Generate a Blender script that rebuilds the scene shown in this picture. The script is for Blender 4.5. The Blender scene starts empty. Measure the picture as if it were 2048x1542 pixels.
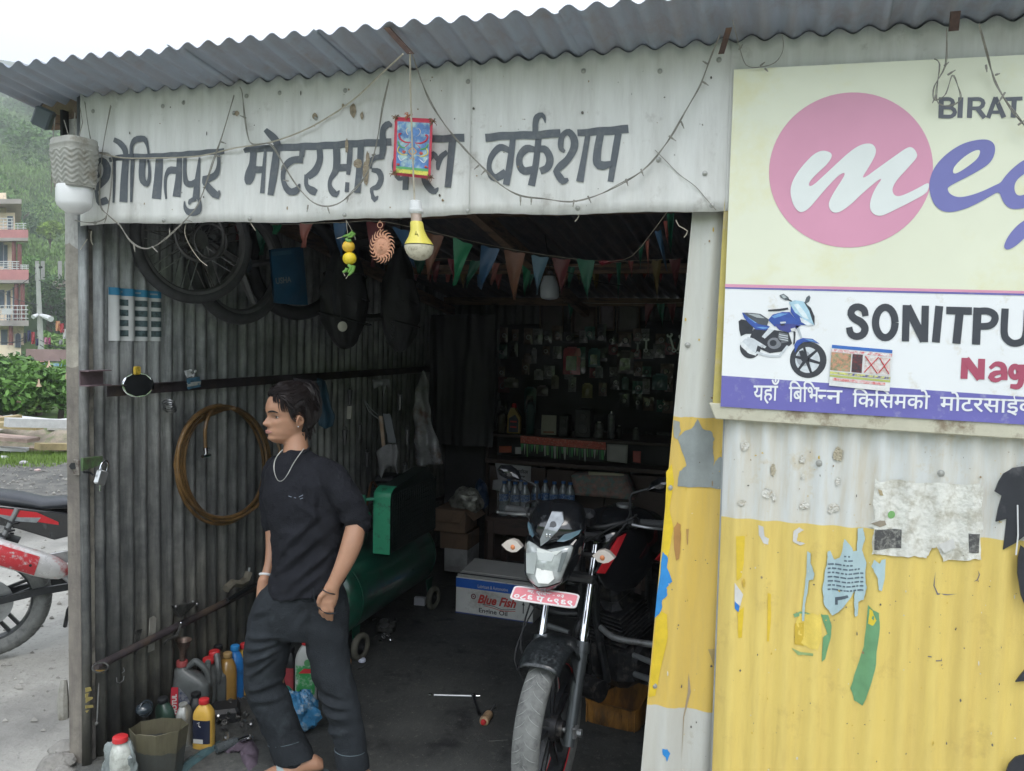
import bpy, bmesh, math, random
from math import sin, cos, pi, radians, sqrt, atan2
from mathutils import Vector, Matrix, noise
from mathutils.geometry import delaunay_2d_cdt
random.seed(7)
SC=bpy.context.scene
COL=SC.collection
V=Vector
FPX, CX, CY=1612.05,1024.0,771.0
CAM=V((0,-2.5,1.72))
RT=V((0.95659818,0.29058559,0.02190768)); UP=V((-0.03698204,0.04648529,0.99823416)); FW=V((-0.28905408,0.95571917,-0.05521419))
cd=bpy.data.cameras.new('camera'); co=bpy.data.objects.new('camera', cd); COL.objects.link(co)
cd.sensor_width=36; cd.lens=FPX/2048*36; cd.clip_start=.05; cd.clip_end=3000
co.matrix_world=Matrix(((RT.x, UP.x,-FW.x, CAM.x),(RT.y, UP.y,-FW.y, CAM.y),(RT.z, UP.z,-FW.z, CAM.z),(0,0,0,1)))
SC.camera=co
SC.view_settings.view_transform = 'Standard'; SC.view_settings.look = 'None'; SC.view_settings.gamma=1
SC.view_settings.exposure=0.85
SC.view_settings.use_curve_mapping=False
SC.cycles.use_denoising=True
SC.cycles.max_bounces=8; SC.cycles.diffuse_bounces=5; SC.cycles.transparent_max_bounces=10
SC.cycles.use_adaptive_sampling=True; SC.cycles.adaptive_threshold=.02
SUN_EL, SUN_AZ=radians(58), radians(150)
w=bpy.data.worlds.new('World'); SC.world=w; w.use_nodes=True
nt=w.node_tree; bg=nt.nodes['Background']
sky=nt.nodes.new('ShaderNodeTexSky'); sky.sky_type = 'NISHITA'; sky.sun_disc=False
sky.sun_elevation=SUN_EL; sky.sun_rotation=SUN_AZ; sky.altitude=1300; sky.dust_density=3
mx=nt.nodes.new('ShaderNodeMix'); mx.data_type = 'RGBA'; mx.inputs[0].default_value=.86
mx.inputs[7].default_value=(12.0,12.8,13.9,1)
tc=nt.nodes.new('ShaderNodeTexCoord'); nz=nt.nodes.new('ShaderNodeTexNoise'); nz.inputs['Scale'].default_value=2.2; nz.inputs['Detail'].default_value=4
cr=nt.nodes.new('ShaderNodeMapRange'); cr.inputs[3].default_value=.78; cr.inputs[4].default_value=.92
nt.links.new(tc.outputs['Generated'], nz.inputs['Vector']); nt.links.new(nz.outputs[0], cr.inputs[0]); nt.links.new(cr.outputs[0], mx.inputs[0])
nt.links.new(sky.outputs[0], mx.inputs[6]); nt.links.new(mx.outputs[2], bg.inputs[0]); bg.inputs[1].default_value=.1
sd=bpy.data.lights.new('sun', 'SUN'); sd.energy=.6; sd.angle=radians(25); sd.color=(1,.96,.9)
so=bpy.data.objects.new('sun', sd); COL.objects.link(so)
so.rotation_euler=(pi/2-SUN_EL,0, pi-SUN_AZ+pi); so.location=(0,-10,20)
def ray(px, py): return FW*FPX+RT*(px-CX)-UP*(py-CY)
def onY(px, py, Y=0.0): r=ray(px, py); return CAM+r*((Y-CAM.y)/r.y)
def onX(px, py, X): r=ray(px, py); return CAM+r*((X-CAM.x)/r.x)
def onZ(px, py, Z=0.0): r=ray(px, py); return CAM+r*((Z-CAM.z)/r.z)
def onD(px, py, D): return CAM+ray(px, py)*(D/FPX)
_M = {}
def mat(name, col, rough=.6, metal=0.0, var=.12, scale=9., bump=0., bscale=60., dirt=None, damt=.4, dscale=5., spec=.5, coat=0., alpha=1., trans=0., stretch=None, emit=None, sss=0.):
    if name in _M: return _M[name]
    m=bpy.data.materials.new(name); m.use_nodes=True; t=m.node_tree; p=t.nodes['Principled BSDF']
    N=t.nodes.new; L=t.links.new
    tc=N('ShaderNodeTexCoord'); src=tc.outputs['Object']
    if stretch:
        mp=N('ShaderNodeMapping'); mp.inputs['Scale'].default_value=stretch; L(src, mp.inputs[0]); src=mp.outputs[0]
    nz=N('ShaderNodeTexNoise'); nz.inputs['Scale'].default_value=scale; nz.inputs['Detail'].default_value=5; nz.inputs['Roughness'].default_value=.65; L(src, nz.inputs['Vector'])
    a=N('ShaderNodeMix'); a.data_type = 'RGBA'
    a.inputs[6].default_value=tuple(max(0, c*(1-var)) for c in col)+(1,); a.inputs[7].default_value=tuple(min(1, c*(1+var)) for c in col)+(1,)
    mr=N('ShaderNodeMapRange'); mr.inputs[1].default_value=.3; mr.inputs[2].default_value=.7; L(nz.outputs[0], mr.inputs[0]); L(mr.outputs[0], a.inputs[0])
    out=a.outputs[2]
    rr=N('ShaderNodeMapRange'); rr.inputs[3].default_value=max(.02, rough-.08); rr.inputs[4].default_value=min(1, rough+.1); L(nz.outputs[0], rr.inputs[0])
    L(rr.outputs[0], p.inputs['Roughness'])
    if dirt:
        n2=N('ShaderNodeTexNoise'); n2.inputs['Scale'].default_value=dscale; n2.inputs['Detail'].default_value=8; n2.inputs['Roughness'].default_value=.7; L(src, n2.inputs['Vector'])
        r2=N('ShaderNodeMapRange'); r2.inputs[1].default_value=.62-damt*.35; r2.inputs[2].default_value=.72-damt*.2; L(n2.outputs[0], r2.inputs[0])
        b=N('ShaderNodeMix'); b.data_type = 'RGBA'; L(r2.outputs[0], b.inputs[0]); L(out, b.inputs[6]); b.inputs[7].default_value=tuple(dirt)+(1,); out=b.outputs[2]
    L(out, p.inputs['Base Color'])
    p.inputs['Metallic'].default_value=metal; p.inputs['Specular IOR Level'].default_value=spec
    if coat: p.inputs['Coat Weight'].default_value=coat; p.inputs['Coat Roughness'].default_value=.08
    if alpha<1: p.inputs['Alpha'].default_value=alpha
    if trans: p.inputs['Transmission Weight'].default_value=trans
    if sss: p.inputs['Subsurface Weight'].default_value=sss; p.inputs['Subsurface Radius'].default_value=(.012,.005,.003); p.inputs['Subsurface Scale'].default_value=1
    if emit: p.inputs['Emission Color'].default_value=tuple(emit[:3])+(1,); p.inputs['Emission Strength'].default_value=emit[3]
    if bump:
        n3=N('ShaderNodeTexNoise'); n3.inputs['Scale'].default_value=bscale; n3.inputs['Detail'].default_value=4; L(src, n3.inputs['Vector'])
        bp=N('ShaderNodeBump'); bp.inputs['Strength'].default_value=bump; bp.inputs['Distance'].default_value=.01; L(n3.outputs[0], bp.inputs['Height']); L(bp.outputs[0], p.inputs['Normal'])
    _M[name]=m; return m
def bands(name, axis, stops, rough=.5, edge=.004, escale=30., dirt=(.1,.09,.08), damt=.25, dscale=9., var=.1, bump=0., stretch=(1,1,.12), metal=0., spec=.5, streak=.25, soft=.002, big=0):
    """paint in horizontal bands along an object axis, uneven border, streaky dirt. stops=[(value,colour),...] rising"""
    if name in _M: return _M[name]
    m=bpy.data.materials.new(name); m.use_nodes=True; t=m.node_tree; p=t.nodes['Principled BSDF']; N=t.nodes.new; L=t.links.new
    tc=N('ShaderNodeTexCoord'); sp=N('ShaderNodeSeparateXYZ'); L(tc.outputs['Object'], sp.inputs[0])
    nz=N('ShaderNodeTexNoise'); nz.inputs['Scale'].default_value=escale; nz.inputs['Detail'].default_value=4; L(tc.outputs['Object'], nz.inputs['Vector'])
    ml=N('ShaderNodeMath'); ml.operation = 'MULTIPLY_ADD'; L(nz.outputs[0], ml.inputs[0]); ml.inputs[1].default_value=edge*2; L(sp.outputs[axis], ml.inputs[2])
    out=None
    for k,(v, c) in enumerate(stops):
        if out is None:
            rgb=N('ShaderNodeRGB'); rgb.outputs[0].default_value=tuple(c)+(1,); out=rgb.outputs[0]; continue
        g=N('ShaderNodeMapRange'); g.inputs[1].default_value=v; g.inputs[2].default_value=v+soft; L(ml.outputs[0], g.inputs[0])
        b=N('ShaderNodeMix'); b.data_type = 'RGBA'; L(g.outputs[0], b.inputs[0]); L(out, b.inputs[6]); b.inputs[7].default_value=tuple(c)+(1,); out=b.outputs[2]
    mp=N('ShaderNodeMapping'); mp.inputs['Scale'].default_value=stretch; L(tc.outputs['Object'], mp.inputs[0])
    def layer(src, scale, lo, hi, col, out, amt):
        n2=N('ShaderNodeTexNoise'); n2.inputs['Scale'].default_value=scale; n2.inputs['Detail'].default_value=8; n2.inputs['Roughness'].default_value=.7; L(src, n2.inputs['Vector'])
        r2=N('ShaderNodeMapRange'); r2.inputs[1].default_value=lo; r2.inputs[2].default_value=hi; r2.inputs[4].default_value=amt; L(n2.outputs[0], r2.inputs[0])
        b=N('ShaderNodeMix'); b.data_type = 'RGBA'; L(r2.outputs[0], b.inputs[0]); L(out, b.inputs[6]); b.inputs[7].default_value=tuple(col)+(1,); return b.outputs[2]
    out=layer(mp.outputs[0],14,.42,.75, dirt, out, streak)
    out=layer(mp.outputs[0],55,.5,.8, dirt, out, streak*.6)
    out=layer(tc.outputs['Object'], dscale,.66-damt*.3,.8, dirt, out,.75)
    if big: out=layer(tc.outputs['Object'],1.1,.42,.66, dirt, out, big)
    out=layer(tc.outputs['Object'],130,.66,.74, dirt, out,.5)
    L(out, p.inputs['Base Color']); p.inputs['Roughness'].default_value=rough; p.inputs['Metallic'].default_value=metal; p.inputs['Specular IOR Level'].default_value=spec
    if bump:
        n3=N('ShaderNodeTexNoise'); n3.inputs['Scale'].default_value=35; n3.inputs['Detail'].default_value=5; L(tc.outputs['Object'], n3.inputs['Vector'])
        bp=N('ShaderNodeBump'); bp.inputs['Strength'].default_value=bump; bp.inputs['Distance'].default_value=.01; L(n3.outputs[0], bp.inputs['Height']); L(bp.outputs[0], p.inputs['Normal'])
    _M[name]=m; return m
def frame(d):
    d=d.normalized(); a=V((0,0,1)) if abs(d.z)<.9 else V((1,0,0))
    u=d.cross(a).normalized(); return u, d.cross(u).normalized()*-1
class MB:
    def __init__(s): s.v=[]; s.f=[]; s.m=[]; s.mi=0
    def face(s, *ix): s.f.append(tuple(ix)); s.m.append(s.mi)
    def add(s, pts): n=len(s.v); s.v += [V(p) for p in pts]; return n
    def quad(s, *p): n=s.add(p); s.face(*range(n, n+len(p))); return s
    def box(s, c, sz, rot=None, taper=1.0):
        c=V(c); h=V(sz)/2; R=rot if rot is not None else Matrix.Identity(3)
        pts=[c+R @ V((x*h.x*(taper if z>0 else 1), y*h.y*(taper if z>0 else 1), z*h.z)) for z in (-1,1) for y in (-1,1) for x in (-1,1)]
        n=s.add(pts)
        for q in ((0,2,3,1),(4,5,7,6),(0,1,5,4),(2,6,7,3),(0,4,6,2),(1,3,7,5)): s.face(*[n+i for i in q])
        return s
    def rbox(s, c, sz, r=.01, rot=None):
        """box with chamfered vertical and horizontal edges"""
        c=V(c); hx, hy, hz=V(sz)/2; R=rot if rot is not None else Matrix.Identity(3); r=min(r, hx*.95, hy*.95, hz*.95)
        rings=[]
        for z, k in ((-hz, r),(-hz+r,0),(hz-r,0),(hz, r)):
            ring=[]
            for sx, sy in ((1,1),(-1,1),(-1,-1),(1,-1)):
                a=V((sx*(hx-k), sy*(hy-k-(r if k==0 else 0)), z)); b=V((sx*(hx-k-(r if k==0 else 0)), sy*(hy-k), z))
                if k: a=V((sx*(hx-r), sy*(hy-r*1.5), z)); b=V((sx*(hx-r*1.5), sy*(hy-r), z))
                ring += [a, b] if sx*sy>0 else [b, a]
            rings.append([c+R @ p for p in ring])
        s.loft(rings, cap=True); return s
    def loft(s, rings, cap=True, closed=True, loop=False):
        n=len(rings[0]); st=s.add([p for r in rings for p in r]); K=len(rings)
        for i in range(K if loop else K-1):
            a=st+i*n; b=st+((i+1) % K)*n
            for j in range(n if closed else n-1):
                k=(j+1) % n; s.face(a+j, a+k, b+k, b+j)
        if cap and closed and not loop:
            s.face(*[st+j for j in range(n)][::-1]); s.face(*[st+(K-1)*n+j for j in range(n)])
        return s
    def cyl(s, p0, p1, r0, r1=None, n=12, cap=True):
        p0=V(p0); p1=V(p1); r1=r0 if r1 is None else r1; u, w=frame(p1-p0)
        s.loft([[p+(u*cos(2*pi*j/n)+w*sin(2*pi*j/n))*r for j in range(n)] for p, r in ((p0, r0),(p1, r1))], cap); return s
    def tube(s, pts, r, n=8, cap=True, loop=False, sm=0):
        pts=[V(p) for p in pts]; rs=list(r) if isinstance(r,(list, tuple)) else [r]*len(pts)
        for _ in range(sm):
            q=[]; qr=[]
            K=len(pts)
            for i in range(K if loop else K-1):
                p0=pts[(i-1) % K] if loop or i>0 else pts[i]; p1=pts[i]; p2=pts[(i+1) % K]; p3=pts[(i+2) % K] if loop or i+2<K else p2
                q += [p1,(p1+p2)*.5625-(p0+p3)*.0625]; qr += [rs[i],(rs[i]+rs[(i+1) % K])/2]
            if not loop: q.append(pts[-1]); qr.append(rs[-1])
            pts, rs=q, qr
        K=len(pts); rings=[]; u=None
        for i, p in enumerate(pts):
            if loop: d=pts[(i+1) % K]-pts[i-1]
            else: d=pts[min(i+1, K-1)]-pts[max(i-1,0)]
            if d.length<1e-9: d=V((0,0,1))
            d.normalize()
            if u is None: u, w=frame(d)
            else:
                u=u-d*u.dot(d)
                if u.length<1e-4: u, w=frame(d)
                u.normalize()
            w=d.cross(u)
            rings.append([p+(u*cos(2*pi*j/n)+w*sin(2*pi*j/n))*rs[i] for j in range(n)])
        s.loft(rings, cap, True, loop); return s
    def lathe(s, prof, c=(0,0,0), ax=(0,0,1), n=20, sx=1., sy=1., cap=True, pw=2.0):
        c=V(c); d=V(ax).normalized(); u, w=frame(d)
        if abs(d.z)>.99: u, w=V((1,0,0)), V((0,1,0))*(1 if d.z>0 else -1)
        rings=[]
        for r, h in prof:
            ring=[]
            for j in range(n):
                a=2*pi*j/n; ca, sa=cos(a), sin(a)
                if pw != 2: ca=math.copysign(abs(ca) ** (2/pw), ca); sa=math.copysign(abs(sa) ** (2/pw), sa)
                ring.append(c+d*h+(u*ca*sx+w*sa*sy)*max(r,1e-5))
            rings.append(ring)
        s.loft(rings, cap); return s
    def ball(s, c, r, n=14, sz=(1,1,1), rot=None):
        c=V(c); R=rot if rot is not None else Matrix.Identity(3); m=n // 2+1
        s.loft([[c+R @ V((sz[0]*r*sin(t)*cos(2*pi*j/n), sz[1]*r*sin(t)*sin(2*pi*j/n),-sz[2]*r*cos(t))) for j in range(n)] for t in [max(.02, min(pi-.02, pi*i/m)) for i in range(m+1)]]); return s
    def torus(s, c, ax, R, r, n=32, k=10, sq=1.0):
        c=V(c); d=V(ax).normalized(); u, w=frame(d)
        s.loft([[c+(u*cos(2*pi*i/n)+w*sin(2*pi*i/n))*(R+r*cos(2*pi*j/k))+d*r*sq*sin(2*pi*j/k) for j in range(k)] for i in range(n)], loop=True); return s
    def grid(s, fn, nu, nv):
        st=s.add([fn(i/nu, j/nv) for i in range(nu+1) for j in range(nv+1)])
        for i in range(nu):
            for j in range(nv):
                a=st+i*(nv+1)+j; s.face(a, a+nv+1, a+nv+2, a+1)
        return s
    def prism(s, poly, off):
        """flat polygon (list of 3D points) extruded by vector off"""
        poly=[V(p) for p in poly]; off=V(off); s.loft([poly, [p+off for p in poly]]); return s
    def xf(s, M, start=0):
        for i in range(start, len(s.v)): s.v[i]=M @ s.v[i]
        return s
def build(name, mb, mats, parent=None, smooth=True, local=False, ang=40, bevel=0):
    me=bpy.data.meshes.new(name); o=bpy.data.objects.new(name, me); COL.objects.link(o)
    pts=mb.v
    if parent is None and pts and not local:
        xs=[p.x for p in pts]; ys=[p.y for p in pts]; z0=min(p.z for p in pts)
        c=V(((min(xs)+max(xs))/2,(min(ys)+max(ys))/2, z0)); o.location=c; pts=[p-c for p in pts]
    me.from_pydata([tuple(p) for p in pts], [], mb.f)
    for m in (mats if isinstance(mats,(list, tuple)) else [mats]): me.materials.append(m)
    if any(mb.m): me.polygons.foreach_set('material_index', mb.m)
    bm=bmesh.new(); bm.from_mesh(me); bmesh.ops.recalc_face_normals(bm, faces=bm.faces); bm.to_mesh(me); bm.free()
    if smooth:
        me.polygons.foreach_set('use_smooth', [True]*len(me.polygons)); me.set_sharp_from_angle(angle=radians(ang))
    if parent is not None:
        o.parent=parent
        if not local and parent.get('_root'): o.matrix_parent_inverse=parent.matrix_basis.inverted()
    if bevel:
        b=o.modifiers.new('bevel', 'BEVEL'); b.width=bevel; b.segments=2; b.limit_method = 'ANGLE'
    return o
def tag(o, label=None, cat=None, group=None, kind=None):
    if label: o['label']=label
    if cat: o['category']=cat
    if group: o['group']=group
    if kind: o['kind']=kind
    return o
ROOTS=[]
def thing(name, label, cat, loc=(0,0,0), rot=(0,0,0), group=None, kind=None):
    o=bpy.data.objects.new(name, None); COL.objects.link(o); o.empty_display_size=.05
    o.location=loc; o.rotation_euler=rot; o['_root']=1; ROOTS.append(o); return tag(o, label, cat, group, kind)
def one(name, mb, mats, label, cat, group=None, smooth=True, kind=None, ang=40, bevel=0):
    return tag(build(name, mb, mats, None, smooth, ang=ang, bevel=bevel), label, cat, group, kind)
def dup(root, loc, rot=None, label=None, group=None, parent=None):
    r=root.copy(); COL.objects.link(r); r.location=loc
    if rot is not None: r.rotation_euler=rot
    if label: r['label']=label
    if group: r['group']=group
    def kids(a, b):
        for ch in list(a.children):
            c=ch.copy(); COL.objects.link(c); c.parent=b; kids(ch, c)
    kids(root, r); return r
def text_mb(body, bl, br, tl, off=0.0, top=None, shear=0., clip=None):
    """bl, br, tl: baseline-left, baseline-right, top-left points in the place"""
    c=bpy.data.curves.new('t', 'FONT'); c.body=body; c.size=1; c.offset=off; c.resolution_u=3; c.shear=shear
    o=bpy.data.objects.new('t', c); COL.objects.link(o)
    me=bpy.data.meshes.new_from_object(o); bpy.data.objects.remove(o); bpy.data.curves.remove(c)
    mb=MB()
    if not me.vertices: return mb
    x0=min(v.co.x for v in me.vertices); x1=max(v.co.x for v in me.vertices); y1=top or max(v.co.y for v in me.vertices)
    bl, br, tl=V(bl), V(br), V(tl); ex=(br-bl)/(x1-x0); ey=(tl-bl)/y1
    mb.v=[bl+ex*(v.co.x-x0)+ey*v.co.y for v in me.vertices]; mb.f=[tuple(p.vertices) for p in me.polygons]; mb.m=[0]*len(mb.f)
    bpy.data.meshes.remove(me); return mb
def text_px(body, bl, br, tl, Y, **k): return text_mb(body, onY(*bl, Y), onY(*br, Y), onY(*tl, Y), **k)
def decal(poly, surf, off=.0015, step=.012, thick=0, tol=1e-5):
    """poly: [(X,Z)...] on a wall; surf(X,Z)->Y ; front faces -Y"""
    pts=[]; n=len(poly)
    for i in range(n):
        a=V(poly[i]); b=V(poly[(i+1) % n]); k=max(1, int((b-a).length/step))
        pts += [a+(b-a)*(j/k) for j in range(k)]
    N=len(pts); edges=[(i,(i+1) % N) for i in range(N)]
    x0=min(p.x for p in pts); x1=max(p.x for p in pts); z0=min(p.y for p in pts); z1=max(p.y for p in pts)
    def inside(x, z):
        c=False
        for i in range(n):
            a=poly[i]; b=poly[i-1]
            if (a[1]>z) != (b[1]>z) and x<(b[0]-a[0])*(z-a[1])/(b[1]-a[1])+a[0]: c=not c
        return c
    ip=[]
    x=x0+step/2
    while x<x1:
        z=z0+step
        while z<z1:
            if inside(x, z): ip.append(V((x, z)))
            z += step*3
        x += step
    r=delaunay_2d_cdt(pts+ip, edges, [],1, tol)
    mb=MB(); st=mb.add([V((p.x, surf(p.x, p.y)-off, p.y)) for p in r[0]])
    for f in r[2]: mb.face(*f)
    return mb
def pxz(p, Y=0.0): q=onY(p[0], p[1], Y); return (q.x, q.z)
def rag(poly, amp, n=4, seed=0):
    """ragged outline"""
    rnd=random.Random(seed); out=[]
    for i in range(len(poly)):
        a=V(poly[i]); b=V(poly[(i+1) % len(poly)])
        for j in range(n):
            p=a+(b-a)*(j/n); out.append((p.x+rnd.uniform(-amp, amp), p.y+rnd.uniform(-amp, amp)))
    return out
def stroke(pts, surf, off, n=14, px=True, Y=0.0):
    """brush stroke, pts=[(x,y,width)] in photo pixels on wall"""
    P=[V(p) for p in pts]
    Q=[]
    for i in range(len(P)-1):
        p0=P[i-1] if i else P[i]*2-P[i+1]; p1=P[i]; p2=P[i+1]; p3=P[i+2] if i+2<len(P) else P[i+1]*2-P[i]
        k=max(2, int((V(p2[:2])-V(p1[:2])).length/4))
        for j in range(k):
            t=j/k
            Q.append(.5*((2*p1)+(p2-p0)*t+(2*p0-5*p1+4*p2-p3)*t*t+(3*p1-p0-3*p2+p3)*t ** 3))
    Q.append(P[-1])
    mb=MB(); rows=[]
    for i, q in enumerate(Q):
        a=Q[max(0, i-1)]; b=Q[min(len(Q)-1, i+1)]; d=V((b[0]-a[0], b[1]-a[1]))
        if d.length<1e-6: d=V((1,0))
        d.normalize(); nn=V((-d.y, d.x))*q[2]/2; row=[]
        for k in range(-2,3):
            wp=onY(q[0]+nn.x*k/2, q[1]+nn.y*k/2, Y); row.append(V((wp.x, surf(wp.x, wp.z)-off, wp.z)))
        rows.append(row)
    st=mb.add([p for r in rows for p in r])
    for i in range(len(rows)-1):
        for j in range(4): a=st+i*5+j; mb.face(a, a+5, a+6, a+1)
    return mb
so.rotation_euler=V((sin(SUN_AZ)*cos(SUN_EL), cos(SUN_AZ)*cos(SUN_EL), sin(SUN_EL))).to_track_quat('Z', 'Y').to_euler()
PITCH=.0780
def rz(Y): return 2.600-.1405*Y
M_white=bands('white_painted_sheet',2, [(-9,(.74,.745,.725))], rough=.5, dirt=(.26,.235,.2), damt=.2, streak=.3, bump=.05)
M_roof=bands('roof_underside',1, [(-9,(.30,.345,.41)),(.03,(.07,.078,.095))], rough=.5, dirt=(.25,.2,.17), damt=.5, stretch=(1,.1,1), streak=.5, metal=.25)  # sheet painted darker inside the wall line to carry the room's shade
M_rust=mat('rusty_iron',(.09,.055,.045), rough=.75, var=.4, scale=18, dirt=(.16,.09,.05), bump=.3, bscale=90)
M_dark=mat('greasy_black',(.014,.015,.017), rough=.55, var=.3)
M_chrome=mat('chrome',(.7,.72,.74), rough=.12, metal=1, var=.06)
M_steel=mat('worn_steel',(.36,.37,.38), rough=.35, metal=.9, var=.25, dirt=(.08,.06,.05))
M_rubber=mat('black_rubber',(.022,.023,.025), rough=.7, var=.3, scale=25, bump=.1)
M_wood=mat('old_wood',(.2,.13,.085), rough=.8, var=.3, scale=6, stretch=(1,1,8), bump=.4, dirt=(.06,.045,.04))
M_wire=mat('faded_wire',(.26,.25,.22), rough=.6, var=.3, scale=40)
M_wire2=mat('pale_cord',(.45,.41,.33), rough=.7, var=.2, scale=40)
M_sky0=mat('plain_white_plastic',(.72,.73,.74), rough=.35, var=.03)
def hgt(x, y):
    """yard and hillside"""
    d=sqrt((x) ** 2+(y+2) ** 2); z=0
    if x < -3.0: z += -.02*min(1,(-3.0-x)) 
    t=max(0, d-62); z += .30*t if t>0 else 0
    if t>0: z += 5.0*noise.noise(V((x*.03, y*.03,0)))*min(1, t/20)+2.2*noise.noise(V((x*.11, y*.11,3)))*min(1, t/20)
    z += .018*noise.noise(V((x*1.1, y*1.1,0)))+.006*noise.noise(V((x*5, y*5,1)))
    return z
def in_shed(x, y): return -2.5<x<2.3 and -.04<y<4.1
g=MB()
def terr(u, v):
    # polar-ish sheet, dense near the door, out to the far hills
    a=u*2*pi; r=.02+(v ** 3.2)*900
    x = -3.2+r*cos(a); y = -.3+r*sin(a); z=hgt(x, y)
    if in_shed(x, y) or (-2.6<x<2.4 and -.1<y<4.2): z=min(z,-.03)
    elif -2.8<x<2.6 and -.4<y<4.3: z=min(z,-.005)
    return V((x, y, z))
g.grid(terr,150,170)
m_ground=bpy.data.materials.new('yard_earth'); m_ground.use_nodes=True
t=m_ground.node_tree; p=t.nodes['Principled BSDF']; N=t.nodes.new; L=t.links.new
geo=N('ShaderNodeNewGeometry')
def nzn(sc, det=6, r=.6):
    n=N('ShaderNodeTexNoise'); n.inputs['Scale'].default_value=sc; n.inputs['Detail'].default_value=det; n.inputs['Roughness'].default_value=r; L(geo.outputs['Position'], n.inputs['Vector']); return n.outputs[0]
def mixc(f, c1, c2, lo=0, hi=1):
    r=N('ShaderNodeMapRange'); r.inputs[1].default_value=lo; r.inputs[2].default_value=hi; L(f, r.inputs[0])
    m=N('ShaderNodeMix'); m.data_type = 'RGBA'; L(r.outputs[0], m.inputs[0])
    for i, c in ((6, c1),(7, c2)):
        if isinstance(c, tuple): m.inputs[i].default_value=c+(1,)
        else: L(c, m.inputs[i])
    return m.outputs[2]
c=mixc(nzn(2.2),(.33,.32,.295),(.43,.42,.385),.35,.65)
c=mixc(nzn(45,8,.75), c,(.13,.125,.115),.55,.72)
c=mixc(nzn(11,4), c,(.42,.41,.38),.6,.72)
c=mixc(nzn(.8,5), c,(.23,.225,.21),.52,.66)
# far away: green slopes
ln=N('ShaderNodeVectorMath'); ln.operation = 'LENGTH'; L(geo.outputs['Position'], ln.inputs[0])
gr=mixc(nzn(.12,7,.7),(.035,.075,.02),(.10,.15,.04),.35,.65)
ln2=N('ShaderNodeMath'); ln2.operation = 'MULTIPLY_ADD'; L(nzn(.5,4), ln2.inputs[0]); ln2.inputs[1].default_value=3; L(ln.outputs['Value'], ln2.inputs[2])
gk=mixc(ln2.outputs[0], c, mixc(nzn(4),(.10,.10,.095),(.17,.165,.15),.4,.6),7.6,8.4)
c=mixc(ln2.outputs[0], gk, gr,15,17)
L(c, p.inputs['Base Color']); p.inputs['Roughness'].default_value=.92; p.inputs['Specular IOR Level'].default_value=.2
bp=N('ShaderNodeBump'); bp.inputs['Strength'].default_value=.6; bp.inputs['Distance'].default_value=.02; L(nzn(28,8,.7), bp.inputs['Height']); L(bp.outputs[0], p.inputs['Normal'])
tag(build('ground', g, m_ground, None, local=True, ang=180), kind='structure')
# workshop floor: oily trodden earth
f=MB(); f.grid(lambda u, v: V((-2.62+u*5.0,-.42+v*4.6,.004+.004*noise.noise(V((u*12, v*12,5)))+(.0022*noise.noise(V((u*60, v*60,2))))-(.012*max(0,1-v*12)))),130,120)
m_floor=bpy.data.materials.new('oily_floor'); m_floor.use_nodes=True
t=m_floor.node_tree; p=t.nodes['Principled BSDF']; N=t.nodes.new; L=t.links.new; geo=N('ShaderNodeNewGeometry')
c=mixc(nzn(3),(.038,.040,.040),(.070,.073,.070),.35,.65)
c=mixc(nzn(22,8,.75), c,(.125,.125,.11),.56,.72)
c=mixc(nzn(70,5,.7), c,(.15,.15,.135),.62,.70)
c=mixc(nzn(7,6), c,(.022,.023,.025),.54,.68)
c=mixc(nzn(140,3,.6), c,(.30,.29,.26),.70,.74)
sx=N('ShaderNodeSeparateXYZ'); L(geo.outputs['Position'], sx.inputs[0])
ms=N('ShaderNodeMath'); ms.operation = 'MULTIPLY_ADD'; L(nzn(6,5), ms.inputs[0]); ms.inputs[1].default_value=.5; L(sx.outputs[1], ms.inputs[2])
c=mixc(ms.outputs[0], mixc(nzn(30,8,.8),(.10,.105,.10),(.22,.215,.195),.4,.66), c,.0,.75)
L(c, p.inputs['Base Color']); p.inputs['Roughness'].default_value=.72; p.inputs['Specular IOR Level'].default_value=.3
bp=N('ShaderNodeBump'); bp.inputs['Strength'].default_value=.55; bp.inputs['Distance'].default_value=.012; L(nzn(40,8,.7), bp.inputs['Height']); L(bp.outputs[0], p.inputs['Normal'])
tag(build('workshop_floor', f, m_floor, None, local=True, ang=180), kind='structure')
shed=thing('workshop_shed', 'corrugated tin workshop with open front and hand painted white fascia', 'building',(-1.2,0,0))
def corr(a): return a  # round waves
WA=.0105
def roofz(x, y): return rz(y)+WA*sin(2*pi*(x-.06*(y+.28)+.006)/PITCH)+.006*noise.noise(V((x*.9, y*.5,4)))+.005*noise.noise(V((x*4, y*2,1)))
def roof_sheet(x0, x1, dz=0, y0=-.28, y1=4.1):
    mb=MB(); n=int((x1-x0)/PITCH*10)
    def fn(u, v):
        x=x0+u*(x1-x0); y=y0+v*(y1-y0)+(.006*noise.noise(V((x*2,0,9))) if v==0 else 0)
        x2=x+.06*(y+.28); return V((x2, y, roofz(x2, y)+dz))
    mb.grid(fn, n,12)
    return mb
sol=[]
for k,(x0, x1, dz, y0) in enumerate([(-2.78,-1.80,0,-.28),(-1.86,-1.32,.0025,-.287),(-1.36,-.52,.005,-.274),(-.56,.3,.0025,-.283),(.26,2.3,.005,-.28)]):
    o=build('roof_sheet', roof_sheet(x0, x1, dz, y0), M_roof, shed, ang=80); s=o.modifiers.new('s', 'SOLIDIFY'); s.thickness=.0012; s.offset=1
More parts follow.
